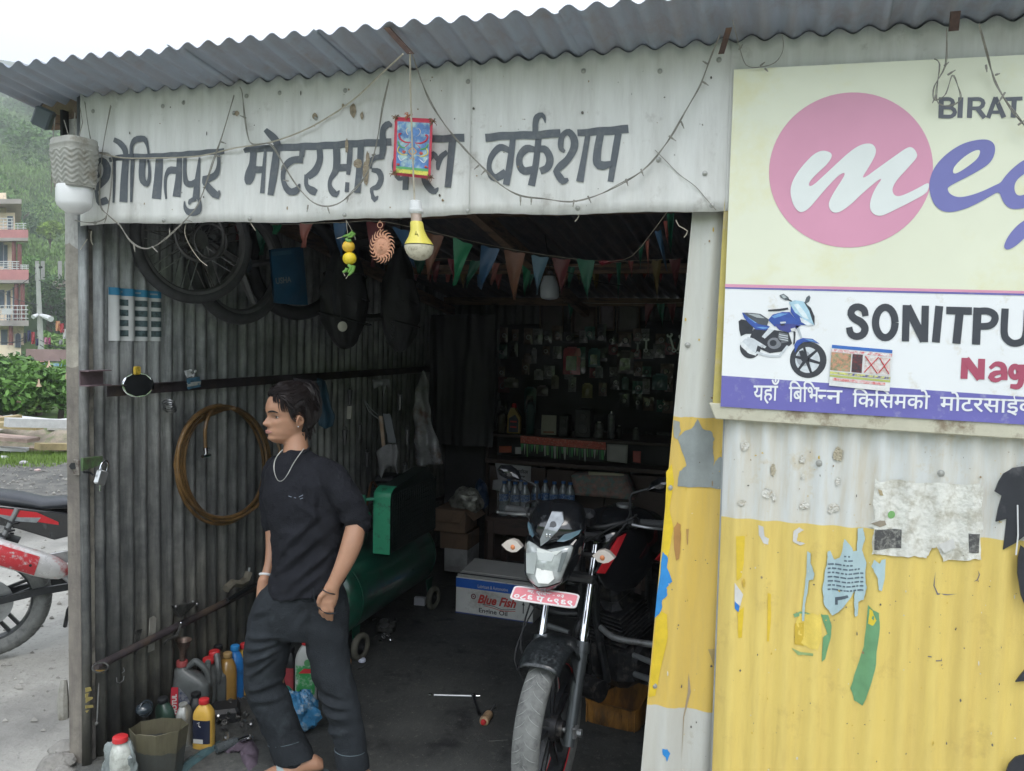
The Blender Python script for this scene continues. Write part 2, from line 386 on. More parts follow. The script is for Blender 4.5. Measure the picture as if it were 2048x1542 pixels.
# wooden and steel roof members
for (y, x0, x1, h) in ((.06,-2.72,2.2,.06),(1.35,-2.5,2.2,.06),(2.6,-2.5,2.2,.06),(3.7,-2.5,2.2,.06)):
    m=MB(); m.box(((x0+x1)/2, y, rz(y)-WA-.004-h/2),(x1-x0,.05, h)); build('purlin', m, M_wood, shed)
for x in (-2.44,-1.3,-.2,.9):
    m=MB(); n=8
    m.loft([[V((x+sx*.025, y, rz(y)-.078-(0 if sz>0 else .07))) for sx, sz in ((-1,-1),(1,-1),(1,1),(-1,1))] for y in (.1,3.8)]); build('rafter', m, M_wood, shed)
# rotten beam end poking out at the left eave corner
m=MB(); q=[(95,180,.32),(150,190,.06),(160,214,.05),(150,238,.02),(105,225,.25),(72,206,.4),(46,196,.5),(38,180,.55)]
poly=[]
for i,(x, y, k) in enumerate(q): poly.append(onY(x, y,.0+k*.1))
m.prism(poly,(.0,.09,-.012)); build('beam_end', m, mat('rotten_beam',(.17,.115,.10), rough=.9, var=.45, scale=22, bump=.8, bscale=40, dirt=(.3,.24,.17), damt=.7), shed)
# fascia
FA=.0035
def fas(x, z, Y=-.035): return Y+FA*sin(2*pi*x/PITCH)+.004*noise.noise(V((x*3, z*2,0)))
def wall_sheet(x0, x1, z0, z1, surf, nx=None, nz=14, top=None, left=None, bot=None):
    mb=MB(); nx=nx or max(4, int((x1-x0)/PITCH*10))
    def fn(u, v):
        lo=bot(u) if bot else z0; hi=top(u) if top else z1
        z=lo+v*(hi-lo); xa=left(z) if left else x0
        x=xa+u*(x1-xa); return V((x, surf(x, z), z))
    mb.grid(fn, nx, nz); return mb
ftop=lambda x0, x1: (lambda u: roofz(x0+u*(x1-x0),-.04)-.004)
XS=onY(958,300,-.035).x
def facing(name, x0, x1, z0, surf, par, m, top): 
    o=build(name, wall_sheet(x0, x1, z0, None, surf, top=top), m, par, ang=80); s=o.modifiers.new('s', 'SOLIDIFY'); s.thickness=.0012; s.offset=0; return o
fz=lambda x: 2.118+.004*sin(x*5)+.003*sin(x*13)
def panel(name, x0, x1, surf):
    o=build(name, wall_sheet(x0, x1,0,0, surf, top=ftop(x0, x1), bot=lambda u: fz(x0+u*(x1-x0))), M_white, shed, ang=80)
    s=o.modifiers.new('s', 'SOLIDIFY'); s.thickness=.0014; s.offset=0; return o
fasc1=panel('fascia_sheet', onY(160,330,-.035).x, XS, fas)
fasc2=panel('fascia_sheet', XS-.03,-.085, lambda x, z: fas(x, z)-.0025)
fasc3=panel('fascia_sheet',-.105,2.0, lambda x, z: fas(x, z)-.005)
surfF=lambda x, z: fas(x, z)-(.0025 if x>XS-.03 else 0)-.001
# screws with washers
M_screw=mat('screw_zinc',(.4,.4,.38), rough=.5, metal=.6, var=.3)
def screws(pix, surf, par, Y0, r=.008):
    proto=None
    for px, py in pix:
        q=onY(px, py, Y0); y=surf(q.x, q.z)
        if proto is None:
            m=MB(); m.lathe([(r,0),(r,.0015),(r*.55,.0025),(r*.5,.006),(r*.2,.007)],(0,0,0),(0,-1,0), n=10)
            proto=build('screw', m, M_screw, par, local=True); o=proto
        else: o=proto.copy(); COL.objects.link(o)
        o.parent=par; o.matrix_parent_inverse=Matrix.Identity(4); o.location=V((q.x, y, q.z))-par.location if par.get('_root') else V((q.x, y, q.z))
screws([(185,222),(325,212),(367,205),(495,193),(560,186),(692,182),(936,163),(1167,142),(1438,120),(1317,320),(1410,348),(1424,411),(1156,417),(936,422),(690,430),(500,438),(327,441),(190,446),(468,226),(631,236),(1320,143)], surfF, shed,-.035)
M_letter=mat('faded_black_paint',(.115,.13,.15), rough=.55, var=.14, scale=5, dirt=(.16,.17,.18), damt=.3, dscale=40)
Z1=(6.827,180,240); Z2=(7.709,470,230); Z3=(7.712,680,230); Z4=(6.4,950,210)
LET=[
 ('letter_sha', Z1, [[(140,790,50),(95,700,70),(110,590,75),(180,548,75),(238,640,85),(228,780,88),(160,880,92),(85,945,95)], [(85,955,50),(110,1060,70),(150,1130,90),(250,1090,95)], [(345,560,52),(340,850,50),(325,1130,36)]]),
 ('vowel_sign_o', Z1, [[(495,540,80),(475,850,86),(465,1122,92)], [(335,270,62),(420,315,74),(480,400,68),(497,490,60)]]),
 ('vowel_sign_i', Z1, [[(600,540,62),(590,700,66),(570,1122,40)], [(578,520,60),(580,360,64),(640,280,84),(740,258,80),(782,330,50),(800,400,40),(812,470,36)]]),
 ('letter_na', Z1, [[(730,540,80),(718,720,74),(735,840,80),(788,878,74),(822,800,58),(825,660,46),(802,545,36)], [(955,520,86),(940,800,96),(915,1080,112)]]),
 ('letter_ta', Z1, [[(1190,692,98),(1100,695,98),(1040,780,54),(1030,930,46),(1046,1080,30)], [(1225,510,66),(1215,800,78),(1190,1050,92)]]),
 ('letter_pa', Z1, [[(1305,510,60),(1300,700,60),(1322,850,84),(1400,880,88),(1470,820,60)], [(1495,510,26),(1470,800,62),(1452,1080,84)]]),
 ('vowel_sign_u', Z1, [[(1450,1075,60),(1385,1110,54),(1372,1160,24)], [(1484,1060,40),(1500,1160,56),(1470,1245,92),(1380,1265,92),(1312,1205,60),(1295,1110,16)]]),
 ('letter_ra', Z1, [[(1755,480,42),(1755,620,52),(1720,740,74),(1640,800,92),(1552,812,90)], [(1562,770,36),(1566,850,64),(1600,880,80),(1660,960,92),(1738,1036,92),(1765,960,16)]]),
 ('headline_bar', Z1, [[(262,545,60),(500,508,85),(800,500,76),(1200,476,78),(1840,424,78)]]),
 ('headline_bar', Z2, [[(148,560,66),(250,528,96),(600,512,104),(1000,490,112),(1400,472,112),(1900,440,112),(2420,420,112)]]),
 ('letter_ma', Z2, [[(285,540,92),(270,750,94),(240,900,140),(215,1010,124),(212,1075,60)], [(280,838,110),(460,848,104)], [(480,540,40),(452,850,62),(425,1208,82)]]),
 ('vowel_sign_o', Z2, [[(642,540,112),(604,850,114),(548,1236,80)], [(480,232,70),(560,312,104),(632,400,116),(672,500,110)]]),
 ('letter_tta', Z2, [[(1050,510,100),(1030,650,90)], [(1056,692,112),(900,690,104),(790,790,92),(745,950,74),(785,1105,84),(860,1184,108),(950,1150,104),(998,1060,30)]]),
 ('letter_ra', Z2, [[(1300,520,104),(1305,690,112),(1235,850,116),(1120,960,96)], [(1105,920,60),(1105,1080,64),(1180,1160,120),(1246,1196,96)]]),
 ('letter_sa', Z2, [[(1562,520,112),(1566,700,114),(1548,850,104),(1475,985,60),(1462,1090,60),(1500,1180,100),(1550,1225,90),(1606,1160,16)], [(1560,812,112),(1790,815,112)], [(1782,500,70),(1768,720,74),(1750,925,56)], [(1740,1040,60),(1730,1190,62)]]),
 ('vowel_sign_aa', Z3, [[(325,440,112),(312,700,112),(262,1200,104)]]),
 ('letter_ii', Z3, [[(800,190,30),(770,150,104),(695,190,108),(662,280,102),(668,400,116),(668,520,116),(650,640,100)], [(690,640,90),(560,655,78),(478,720,70),(470,830,50)], [(490,850,60),(590,870,96),(632,980,96),(580,1100,92),(492,1142,58),(500,1230,44),(532,1306,84),(580,1246,20)]]),
 ('letter_ka', Z3, [[(1042,400,112),(1030,700,112),(1012,1158,102)], [(1010,640,90),(910,620,92),(852,750,92),(870,900,92),(905,985,60),(985,965,60)]]),
 ('letter_la', Z3, [[(1742,390,122),(1712,700,116),(1666,1120,112)], [(1655,568,76),(1565,640,84),(1525,740,76),(1512,850,40)], [(1512,700,60),(1450,604,84),(1380,690,100),(1310,820,100),(1312,1000,112),(1390,1130,112),(1470,1180,94),(1520,1120,16)]]),
 ('headline_bar', Z3, [[(1390,374,106),(1650,364,112),(1918,352,124)]]),
 ('headline_bar', Z4, [[(138,424,104),(480,396,100),(800,390,102),(1095,362,104)]]),
 ('letter_va', Z4, [[(490,430,72),(452,750,80),(405,1026,80)], [(450,585,70),(330,552,92),(222,650,84),(182,780,62),(212,900,92),(285,935,96),(405,868,104)]]),
 ('letter_ka', Z4, [[(815,430,82),(780,750,82),(725,1036,88)], [(770,572,70),(670,565,100),(582,660,92),(580,780,92),(640,850,100),(745,830,96)], [(835,562,84),(910,580,92),(965,690,94),(935,805,94),(838,850,92)]]),
 ('reph_mark', Z4, [[(775,350,72),(776,240,72),(800,155,82),(860,130,62),(896,180,40),(906,240,8)]]),
 ('letter_sha', Z4, [[(1150,600,40),(1105,560,66),(1100,470,74),(1130,382,74),(1205,352,84),(1272,440,94),(1272,560,98),(1200,690,96),(1100,780,100),(1030,850,56)], [(1028,830,60),(1070,900,88),(1130,975,92),(1200,955,40)], [(1445,390,70),(1402,650,72),(1346,984,92)]]),
 ('letter_pa', Z4, [[(1612,380,92),(1572,600,100),(1572,745,110),(1640,780,112),(1750,745,60)], [(1838,370,92),(1790,650,92),(1735,984,76)]]),
 ('headline_bar', Z4, [[(1315,360,84),(1650,338,106),(1968,312,106)]]),
]
si=0
for nm,(zs, ox, oy), strokes in LET:
    mb=MB()
    for s_ in strokes:
        si += 1; m=stroke([(ox+x/zs, oy+y/zs, w/zs) for x, y, w in s_], surfF,.0012+(si % 9)*.00022, Y=-.035)
        st=mb.add(m.v); mb.f += [tuple(i+st for i in f_) for f_ in m.f]; mb.m += [0]*len(m.f)
    o=build(nm, mb, M_letter, shed, smooth=True, ang=180)
# mud stains and scabs on the fascia
M_mud=mat('dried_mud',(.36,.30,.22), rough=.95, var=.35, scale=60, bump=.8, bscale=200)
for i,(x, y, rx, ry) in enumerate([(707,222,6,14),(688,212,3,4),(725,232,4,8),(733,345,6,26),(737,318,4,14),(716,327,9,9),(695,293,3,14),(630,232,5,6),(474,227,5,5)]):
    pl=[(x+rx*cos(a)*(1+.5*noise.noise(V((cos(a)*2, sin(a)*2, i*7)))), y+ry*sin(a)*(1+.4*noise.noise(V((sin(a)*2, cos(a)*2, i*3))))) for a in [2*pi*k/14 for k in range(14)]]
    build('mud_splash', decal([pxz(p_,-.035) for p_ in pl], surfF,.0035, step=.006), M_mud, shed, ang=180)
M_post=bands('worn_post_paint',2, [(-9,(.26,.235,.2)),(1.62,(.42,.39,.33)),(2.1,(.6,.6,.57))], rough=.6, edge=.05, escale=9, dirt=(.055,.045,.05), damt=.95, dscale=6, streak=.6, bump=.4)
m=MB(); pl0_, pl1_=onY(135,1000).x, onY(162,1000).x; m.box(((pl0_+pl1_)/2,.022,1.21),(pl1_-pl0_,.05,2.64)); build('door_post', m, M_post, shed, bevel=.004)
m=MB(); m.box((pl1_+.011,.026,1.06),(.02,.04,2.11)); build('door_post_flange', m, mat('grimy_post_edge',(.12,.11,.10), rough=.7, var=.4, scale=14, dirt=(.28,.26,.22), damt=.5, bump=.3), shed, bevel=.003)
# left side wall
M_side=bands('grimy_shaded_zinc',2, [(-9,(.21,.20,.165)),(.62,(.37,.37,.36)),(1.55,(.50,.515,.53))], rough=.5, edge=.25, escale=3.5, dirt=(.028,.032,.037), damt=.7, dscale=5, big=.7, streak=.95, bump=.25, metal=.45, stretch=(1,1,.1), soft=.5)  # real grime, but the dark streaks also put flute shade into the colour
SX = -2.47
def sq(t, k=2.2): s=sin(t); return math.tanh(k*s)/math.tanh(k)
def sidex(y): return SX-.016+.0175*sq(2*pi*(y+.0195-.002)/PITCH,1.0)
mb=MB(); y0, y1 = -.02,3.85; n=int((y1-y0)/PITCH*12)
mb.grid(lambda u, v: V((sidex(y0+u*(y1-y0))+.005*noise.noise(V((v*3, u*9,0))), y0+u*(y1-y0), v*(rz(y0+u*(y1-y0))+.02))), n,10)
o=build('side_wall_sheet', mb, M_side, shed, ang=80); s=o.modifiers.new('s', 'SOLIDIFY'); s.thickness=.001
# back wall and right wall
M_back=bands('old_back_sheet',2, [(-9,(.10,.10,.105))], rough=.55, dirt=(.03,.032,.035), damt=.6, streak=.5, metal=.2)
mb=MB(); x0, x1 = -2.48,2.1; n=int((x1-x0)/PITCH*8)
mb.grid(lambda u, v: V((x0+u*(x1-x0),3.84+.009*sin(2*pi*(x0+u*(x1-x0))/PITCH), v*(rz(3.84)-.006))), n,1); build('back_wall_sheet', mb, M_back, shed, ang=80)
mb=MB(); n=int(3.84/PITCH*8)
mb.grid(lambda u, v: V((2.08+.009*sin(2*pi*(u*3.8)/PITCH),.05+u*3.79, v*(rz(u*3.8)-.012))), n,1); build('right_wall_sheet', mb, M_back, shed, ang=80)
# left wall rails
M_rail=mat('rail_iron',(.055,.045,.05), rough=.6, var=.35, scale=14, dirt=(.11,.08,.06), damt=.45, bump=.2, metal=.2)
zr=onX(302,772, SX+.03).z
m=MB(); a=onX(225,783, SX+.02); b=onX(700,748, SX+.02)
m.box((SX+.022,1.95, zr-.01),(.004,3.75,.045)); m.box((SX+.035,1.95, zr+.0115),(.024,3.75,.003)); build('angle_rail', m, M_rail, shed)
m=MB(); m.tube([V((SX+.03,.0,.405)), V((SX+.03,1.9,.425)), V((SX+.03,3.8,.42))],.0165, n=10); build('pipe_rail', m, M_rail, shed)
# tapered pillar sheet
A0=onY(1385,425,.01); A1=onY(1282,1542,.01); sl=(A0.x-A1.x)/(A0.z-A1.z)
def pilx(z): return A0.x+(z-A0.z)*sl
def pil(x, z): 
    k=(x-pilx(z)); return .012-.012*cos(min(pi, max(0,(k-.05)/.05*pi)))*.5+.007*sin(k*60)+.002*noise.noise(V((x*6, z*3,0)))
zA=onY(1400,828,.01).z; zB=onY(1370,1412,.01).z
M_pillar=bands('pillar_paint',2, [(-9,(.56,.56,.52)),(zB,(.70,.49,.11)),(zA,(.60,.61,.57))], rough=.55, edge=.012, escale=12, dirt=(.33,.27,.17), damt=.12, streak=.25, bump=.1)
o=build('pillar_sheet', wall_sheet(A0.x,-.075,0,2.15, pil, nx=44, nz=40, left=pilx), M_pillar, shed, ang=80); s=o.modifiers.new('s', 'SOLIDIFY'); s.thickness=.0015; s.offset=1
m=MB(); m.box((-.11,.085,1.08),(.05,.05,2.16)); build('pillar_post', m, M_rust, shed)
surfP=lambda x, z: pil(x, z)-.0008
screws([(1340,975),(1309,1372),(1443,640),(1375,690)], surfP, shed,.01,.009)
def pd(name, pts, col, off=.0012, Y=.01, surf=None, amp=.6, n=3, step=.008, par=None, seed=0, rough=.6, **k):
    pl=rag([V(p_) for p_ in pts], amp, n, seed or len(pts)*7+int(pts[0][0])) if amp else pts
    pl=[pxz(p_, Y) for p_ in pl]
    return build(name, decal(pl, surf or surfP, off, step=step), mat(name + '_%d' % int(pts[0][0]), col, rough=rough, var=.12, scale=20, **k), par or shed, ang=180)
Zp=(2.024,1280,780)
def zp(pts, z=Zp): return [(z[1]+x/z[0], z[2]+y/z[0]) for x, y in pts]
pd('bare_zinc_patch', zp([(150,195),(180,165),(215,150),(232,118),(255,158),(290,170),(300,200),(292,230),(300,290),(275,360),(305,290),(330,270),(338,300),(330,402),(240,395),(152,388),(160,330),(190,300)]),(.30,.33,.33), amp=1.2, n=4, metal=.3)
pd('bare_zinc_patch', zp([(135,120),(160,130),(165,165),(150,200),(137,190)]),(.33,.35,.33), off=.0015)
pd('blue_undercoat', zp([(92,655),(112,680),(108,720),(130,775),(108,800),(112,830),(92,850),(85,895),(62,922),(76,780)]),(.03,.25,.62), amp=1.2)
pd('blue_undercoat', zp([(92,1448),(112,1450),(122,1470),(110,1502),(104,1480),(92,1470)]),(.03,.25,.62), amp=.5)
pd('rust_run', zp([(138,560),(150,535),(164,545),(166,600),(160,680),(146,690),(136,620)]),(.42,.22,.07), amp=.8)
pd('rust_run', zp([(188,560),(198,560),(196,620),(190,630)]),(.42,.25,.08), amp=.5)
pd('bright_yellow_paint', zp([(108,330),(128,300),(138,370),(118,480),(135,560),(112,680),(90,650),(104,480)]),(.72,.52,.03), off=.0009)
pd('bright_yellow_paint', zp([(66,925),(86,895),(110,910),(112,1000),(90,1100),(60,1240),(36,1240),(50,1090)]),(.70,.5,.03), off=.0009)
pd('dribble_stain', zp([(196,1150),(204,1230),(178,1330),(166,1520),(174,1330),(192,1230)]),(.38,.30,.2), amp=.2, step=.006)
pd('dribble_stain', zp([(275,1050),(330,1045),(318,1100),(306,1160),(292,1285),(302,1120)]),(.45,.33,.13), amp=.2, step=.006)
def rw(x, z): return -.028+.0088*sin(2*pi*(x+.02)/PITCH)+.003*noise.noise(V((x*3, z*2,7)))
zY=onY(1600,1046,-.03).z
M_right=bands('yellow_and_white_wall',2, [(-9,(.76,.585,.17)),(zY,(.66,.68,.67))], rough=.5, edge=.002, escale=10, dirt=(.50,.35,.11), damt=.3, streak=.45, bump=.06)
xl=lambda z: -.082
o=build('front_wall_sheet', wall_sheet(-.088,1.9,0,1.56, rw, nz=24), M_right, shed, ang=80); s=o.modifiers.new('s', 'SOLIDIFY'); s.thickness=.0014; s.offset=1
m=MB(); m.box((-.086,-.024,.78),(.004,.012,1.56)); build('sheet_edge', m, mat('cut_zinc_edge',(.3,.32,.33), rough=.5, metal=.4, var=.2), shed)
surfR=lambda x, z: rw(x, z)-.0008
screws([(1638,926),(1881,946)], surfR, shed,-.03,.010)
Zr=(2.024,1640,780)
def rd(name, pts, col, **k): return pd(name, pts, col, Y=-.03, surf=surfR, **k)
rd('green_paint', zp([(195,870),(215,890),(238,900),(242,960),(228,1060),(222,1130),(205,1190),(172,1280),(140,1262),(124,1208),(150,1130),(178,1040),(188,940)], Zr),(.15,.34,.17), amp=.8)
rd('green_paint', zp([(732,905),(762,915),(778,960),(772,1010),(750,1090),(735,1100),(742,1000),(760,990),(740,930)]),(.15,.34,.17), amp=.6)
rd('green_paint', zp([(620,905),(650,900),(690,905),(660,918),(625,920)]),(.2,.38,.2), amp=.5)
rd('green_paint', zp([(612,1040),(650,1065),(700,1062),(700,1072),(640,1076)]),(.3,.42,.18), amp=.4)
rd('bright_yellow_paint', zp([(390,590),(424,592),(420,700),(410,760),(392,770)]),(.72,.52,.05), off=.0009)
rd('bright_yellow_paint', zp([(395,900),(420,880),(412,1005),(398,1003)]),(.72,.52,.04), off=.0009)
rd('bright_yellow_paint', zp([(518,820),(530,830),(530,940),(522,1020),(514,1018)]),(.70,.50,.05), off=.0009)
rd('bright_yellow_paint', zp([(640,905),(735,905),(740,990),(720,1050),(660,1040),(630,970)]),(.76,.58,.12), off=.0008, amp=2.6, n=5)
rd('bright_yellow_paint', zp([(626,945),(664,945),(662,1040),(626,1030)]),(.6,.42,.05), off=.0011)
rd('bright_yellow_paint', zp([(200,885),(210,890),(226,930),(212,950),(194,945)], Zr),(.75,.58,.05), off=.0015)
rd('white_chip', zp([(480,545),(498,550),(505,590),(522,600),(518,625),(500,618),(482,585)]),(.6,.6,.6), amp=.6)
rd('white_chip', zp([(620,570),(645,555),(665,570),(640,580),(635,610),(670,625),(650,632),(618,610)]),(.6,.6,.6), amp=.6)
rd('white_chip', zp([(384,775),(418,830),(405,875),(383,850)]),(.62,.62,.62), amp=.4)
rd('blue_chip', zp([(384,850),(404,875),(398,898),(384,880)]),(.03,.2,.6), amp=.4)
for i,(x, y, rx, ry) in enumerate([(540,325,14,34),(515,415,28,26),(545,440,12,20),(425,225,22,24),(412,455,22,16),(658,280,16,22),(665,470,26,18),(802,262,26,34),(783,480,28,26),(802,370,12,26),(660,350,10,16)]):
    pts=[(x+rx*.8*cos(a)*(1+.7*noise.noise(V((cos(a)*2, sin(a)*2, i*5.3)))), y+ry*.8*sin(a)*(1+.7*noise.noise(V((sin(a)*2, cos(a)*2, i*2.1))))) for a in [2*pi*k/12 for k in range(12)]]
    rd('paper_scab', zp(pts),(.66,.65,.60) if i not in (0,7) else (.48,.43,.32), off=.003+.0004*(i % 4), amp=.8, bump=.8, bscale=150, dirt=(.42,.36,.26), damt=.3, dscale=60)
for pts in ([(466,732),(462,790),(476,820),(520,830),(558,828),(520,834),(472,826),(458,790)], [(640,730),(650,750),(640,772),(620,774),(636,768),(646,750)], [(436,1075),(450,1075),(450,1079),(436,1079)], [(466,1090),(490,1094),(492,1084),(494,1098),(468,1095)]):
    rd('scratch', zp(pts, Zr),(.16,.15,.2), amp=0, off=.001, step=.02)
# scuffs, splashes and tiny chips too small to tell apart
for nm_, surf_, Y_,(x0_, x1_, y0_, y1_), n_ in (('paint_chips', surfR,-.03,(1465,2080,900,1560),260),('paint_chips', surfP,.01,(1335,1450,450,1560),70),('fly_specks', surfF,-.035,(175,1440,130,430),90)):
    rc=random.Random(n_); mbs = {}
    for k in range(n_):
        x, y=rc.uniform(x0_, x1_), rc.uniform(y0_, y1_)
        if nm_ == 'paint_chips' and surf_ is surfP and x<1385-(y-425)*.094+6: continue
        if nm_ == 'fly_specks' and not (225-x*.083<y<445-(x-165)*.026): continue
        s_=rc.uniform(.4,1.9)*(1 if k % 7 else 1.6); l_=rc.uniform(.7,2.4 if k % 4 else 6); c_=rc.choice(('pale', 'brown', 'dark', 'ochre')) if nm_ != 'fly_specks' else rc.choice(('brown', 'dark'))
        q=decal([pxz((x+s_*cos(a)*rc.uniform(.5,1.2), y+s_*l_*.6*sin(a)*rc.uniform(.6,1.2)), Y_) for a in [2*pi*j/7 for j in range(7)]], surf_,.0019+.00001*k, step=.01)
        m2=mbs.setdefault(c_, MB()); st=m2.add(q.v); m2.f += [tuple(i+st for i in f_) for f_ in q.f]; m2.m += [0]*len(q.f)
    for c_, m2 in mbs.items(): tag(build(nm_, m2, mat('chip_'+c_, {'pale': (.66,.64,.56), 'brown': (.30,.22,.13), 'dark': (.12,.11,.10), 'ochre': (.60,.42,.07)}[c_], rough=.8, var=.3, scale=60), shed, ang=180), kind='stuff')
YS = -.062
sb=thing('signboard', 'large printed signboard with pink circle logo above white and purple bands', 'signboard', tuple(onY(1700,815, YS)))
tl=onY(1468,139, YS); bl=onY(1441,813, YS); zt=tl.z; zb=bl.z; xL=(tl.x+bl.x)/2; shx=(tl.x-bl.x)
XR=1.55
def sx(z): return bl.x+shx*(z-zb)/(zt-zb)
z1=onY(1449,569, YS).z; z2=onY(1440,751, YS).z
zbR=onY(2048,849, YS).z; ztR=onY(2048,110, YS).z; z1R=onY(2048,587, YS).z; z2R=onY(2048,793, YS).z; xRr=onY(2048,500, YS).x
def lerpz(a, b, x): return a+(b-a)*(x-xL)/(xRr-xL)
M_sgA=mat('sign_print_cream',(.80,.82,.66), rough=.34, var=.05, scale=2.2, dirt=(.76,.74,.46), damt=.3, dscale=1.6, bump=.12, bscale=5)
M_sgB=mat('sign_print_white',(.84,.86,.88), rough=.34, var=.03, scale=3, dirt=(.70,.68,.62), damt=.12, dscale=14, bump=.1, bscale=6)
M_sgP=mat('sign_print_purple',(.165,.155,.46), rough=.38, var=.06, scale=8, dirt=(.3,.3,.52), damt=.2, dscale=30)
M_pink=mat('sign_print_pink',(.72,.34,.48), rough=.38, var=.05, scale=3)
M_sgV=mat('sign_print_violet',(.195,.20,.48), rough=.38, var=.04)
M_sgK=mat('sign_print_black',(.06,.065,.08), rough=.4, var=.06)
def band(name, fa, fb, m, parent=sb):
    mb=MB(); pts=[V((sx(fb(xL)), YS, fb(xL))), V((XR, YS, fb(XR))), V((XR, YS, fa(XR))), V((sx(fa(xL)), YS, fa(xL)))]
    mb.prism(pts,(0,.004,0)); return build(name, mb, m, parent)
fT=lambda x: lerpz(zt, ztR, x); f1=lambda x: lerpz(z1, z1R, x); f2=lambda x: lerpz(z2, z2R, x); fB=lambda x: lerpz(zb, zbR, x)
band('cream_panel', f1, fT, M_sgA); band('white_panel', f2, f1, M_sgB); band('purple_panel', fB, f2, M_sgP)
def flat(name, pts, m, off=.0012, par=sb, Y=YS):
    mb=MB(); mb.quad(*[onY(x, y, Y-off) for x, y in pts]); return build(name, mb, m, par)
flat('pink_line', [(1450,568),(2048,582),(2900,602),(2900,609),(2048,587),(1450,574)], M_pink)
flat('purple_line', [(1450,574.5),(2048,587.5),(2900,609.5),(2900,614),(2048,591),(1450,577)], M_sgP)
flat('pink_circle', [(1702+164*cos(a),340-155*sin(a)-5*cos(a)) for a in [2*pi*k/72 for k in range(72)]], M_pink,.0009)
sf=lambda x, z: YS
Zs=(3.1605,1400,50)
def sstroke(name, strokes, m, off, z=Zs):
    mb=MB()
    for k, s_ in enumerate(strokes):
        q=stroke([(z[1]+x/z[0], z[2]+y/z[0], w/z[0]) for x, y, w in s_], sf, off+k*.0002, Y=YS); st=mb.add(q.v); mb.f += [tuple(i+st for i in f_) for f_ in q.f]; mb.m += [0]*len(q.f)
    return build(name, mb, m, sb, ang=180)
def outline(name, pts, m, off, z=Zs, it=2):
    P=[V(p_) for p_ in pts]
    for _ in range(it): P=[q for k in range(len(P)) for q in (P[k]*.75+P[(k+1) % len(P)]*.25, P[k]*.25+P[(k+1) % len(P)]*.75)]
    W=[onY(z[1]+p_.x/z[0], z[2]+p_.y/z[0], YS) for p_ in P]; n=len(W); r=delaunay_2d_cdt([V((q.x, q.z)) for q in W], [(k,(k+1) % n) for k in range(n)], [],1,1e-6)
    mb=MB(); mb.add([V((p_.x, YS-off, p_.y)) for p_ in r[0]])
    for f_ in r[2]: mb.face(*f_)
    return build(name, mb, m, sb, smooth=False)
outline('white_letter_m', [(720,815),(770,793),(810,800),(834,815),(830,845),(800,885),(750,930),(705,975),(686,1005),(692,1022),(720,1010),(780,955),(860,880),(930,815),(990,770),(1040,750),(1085,750),(1110,775),(1112,810),(1095,850),(1060,910),(1022,968),(1050,960),(1110,915),(1180,865),(1250,815),(1300,780),(1330,770),(1355,785),(1372,815),(1370,840),(1340,875),(1290,930),(1240,985),(1216,1030),(1217,1060),(1232,1080),(1260,1084),(1310,1065),(1380,1030),(1447,992),(1446,1030),(1430,1065),(1350,1110),(1250,1160),(1190,1190),(1140,1210),(1100,1200),(1075,1170),(1072,1130),(1085,1080),(1115,1020),(1150,972),(1130,978),(1090,1010),(1020,1070),(960,1130),(900,1175),(860,1190),(830,1180),(813,1150),(815,1115),(850,1050),(900,975),(918,938),(900,936),(860,965),(800,1030),(740,1100),(690,1160),(650,1185),(620,1180),(590,1140),(575,1090),(570,1040),(585,985),(620,925),(670,865)], mat('sign_print_logo_white',(.78,.82,.81), rough=.38, var=.03),.0022)
outline('violet_letters', [(1560,1188),(1500,1160),(1465,1110),(1448,1040),(1450,980),(1475,910),(1520,850),(1590,790),(1670,745),(1760,724),(1820,724),(1855,745),(1867,780),(1858,830),(1830,875),(1780,910),(1700,955),(1620,995),(1575,1020),(1562,1035),(1575,1065),(1610,1085),(1650,1090),(1720,1075),(1800,1045),(1860,1015),(1900,998),(1925,960),(1970,910),(2048,850),(2120,830),(2150,880),(2048,940),(2000,980),(1985,1020),(1990,1060),(2010,1080),(2048,1075),(2130,1040),(2160,1080),(2100,1130),(2048,1160),(1980,1166),(1940,1150),(1910,1110),(1890,1050),(1830,1085),(1750,1130),(1660,1170)], M_sgV,.0014)
outline('letter_gap', [(1595,925),(1610,890),(1660,840),(1720,800),(1762,788),(1772,802),(1755,845),(1700,890),(1640,930),(1605,943)], mat('sign_print_cream_gap',(.80,.82,.66), rough=.34, var=.03),.0019)
outline('violet_letter_tail', [(2048,1235),(2000,1270),(1950,1330),(1925,1380),(1920,1407),(1940,1424),(1990,1402),(2060,1340),(2160,1240),(2140,1180)], M_sgV,.0014)
def stext(name, s, bl, br, tl, m, **k): return build(name, text_px(s, bl, br, tl, YS-.0015, **k), m, sb, smooth=False)
M_bir=mat('sign_print_grey',(.13,.14,.17), rough=.4, var=.04); M_nag=mat('sign_print_crimson',(.42,.09,.15), rough=.4, var=.04)
def SS(st, w=None): return [[(p_[0], p_[1], p_[2] if len(p_)>2 else w) for p_ in s_] for s_ in st]
for nm, st, w in (('letter_b', [[(1525,458,32),(1522,590,32)], [(1525,470,24),(1580,470,24),(1598,492,28),(1580,516,24),(1530,518,20)], [(1530,524,20),(1590,526,24),(1610,552,28),(1590,578,24),(1525,579,24)]],0),('letter_i', [[(1648,458,32),(1642,588,32)]],0),('letter_r', [[(1708,458,32),(1702,588,32)], [(1708,470,24),(1770,470,24),(1790,494,28),(1770,524,24),(1708,528,22)], [(1752,528,30),(1798,588,30)]],0),('letter_a', [[(1868,458,26),(1820,588,28)], [(1866,458,28),(1920,586,32)], [(1838,552,20),(1900,552,20)]],0),('letter_t', [[(1928,470,24),(2038,465,24)], [(1986,470,32),(1978,586,32)]],0)):
    sstroke(nm, SS(st), M_bir,.0014)
Zt=(3.1605,1400,500)
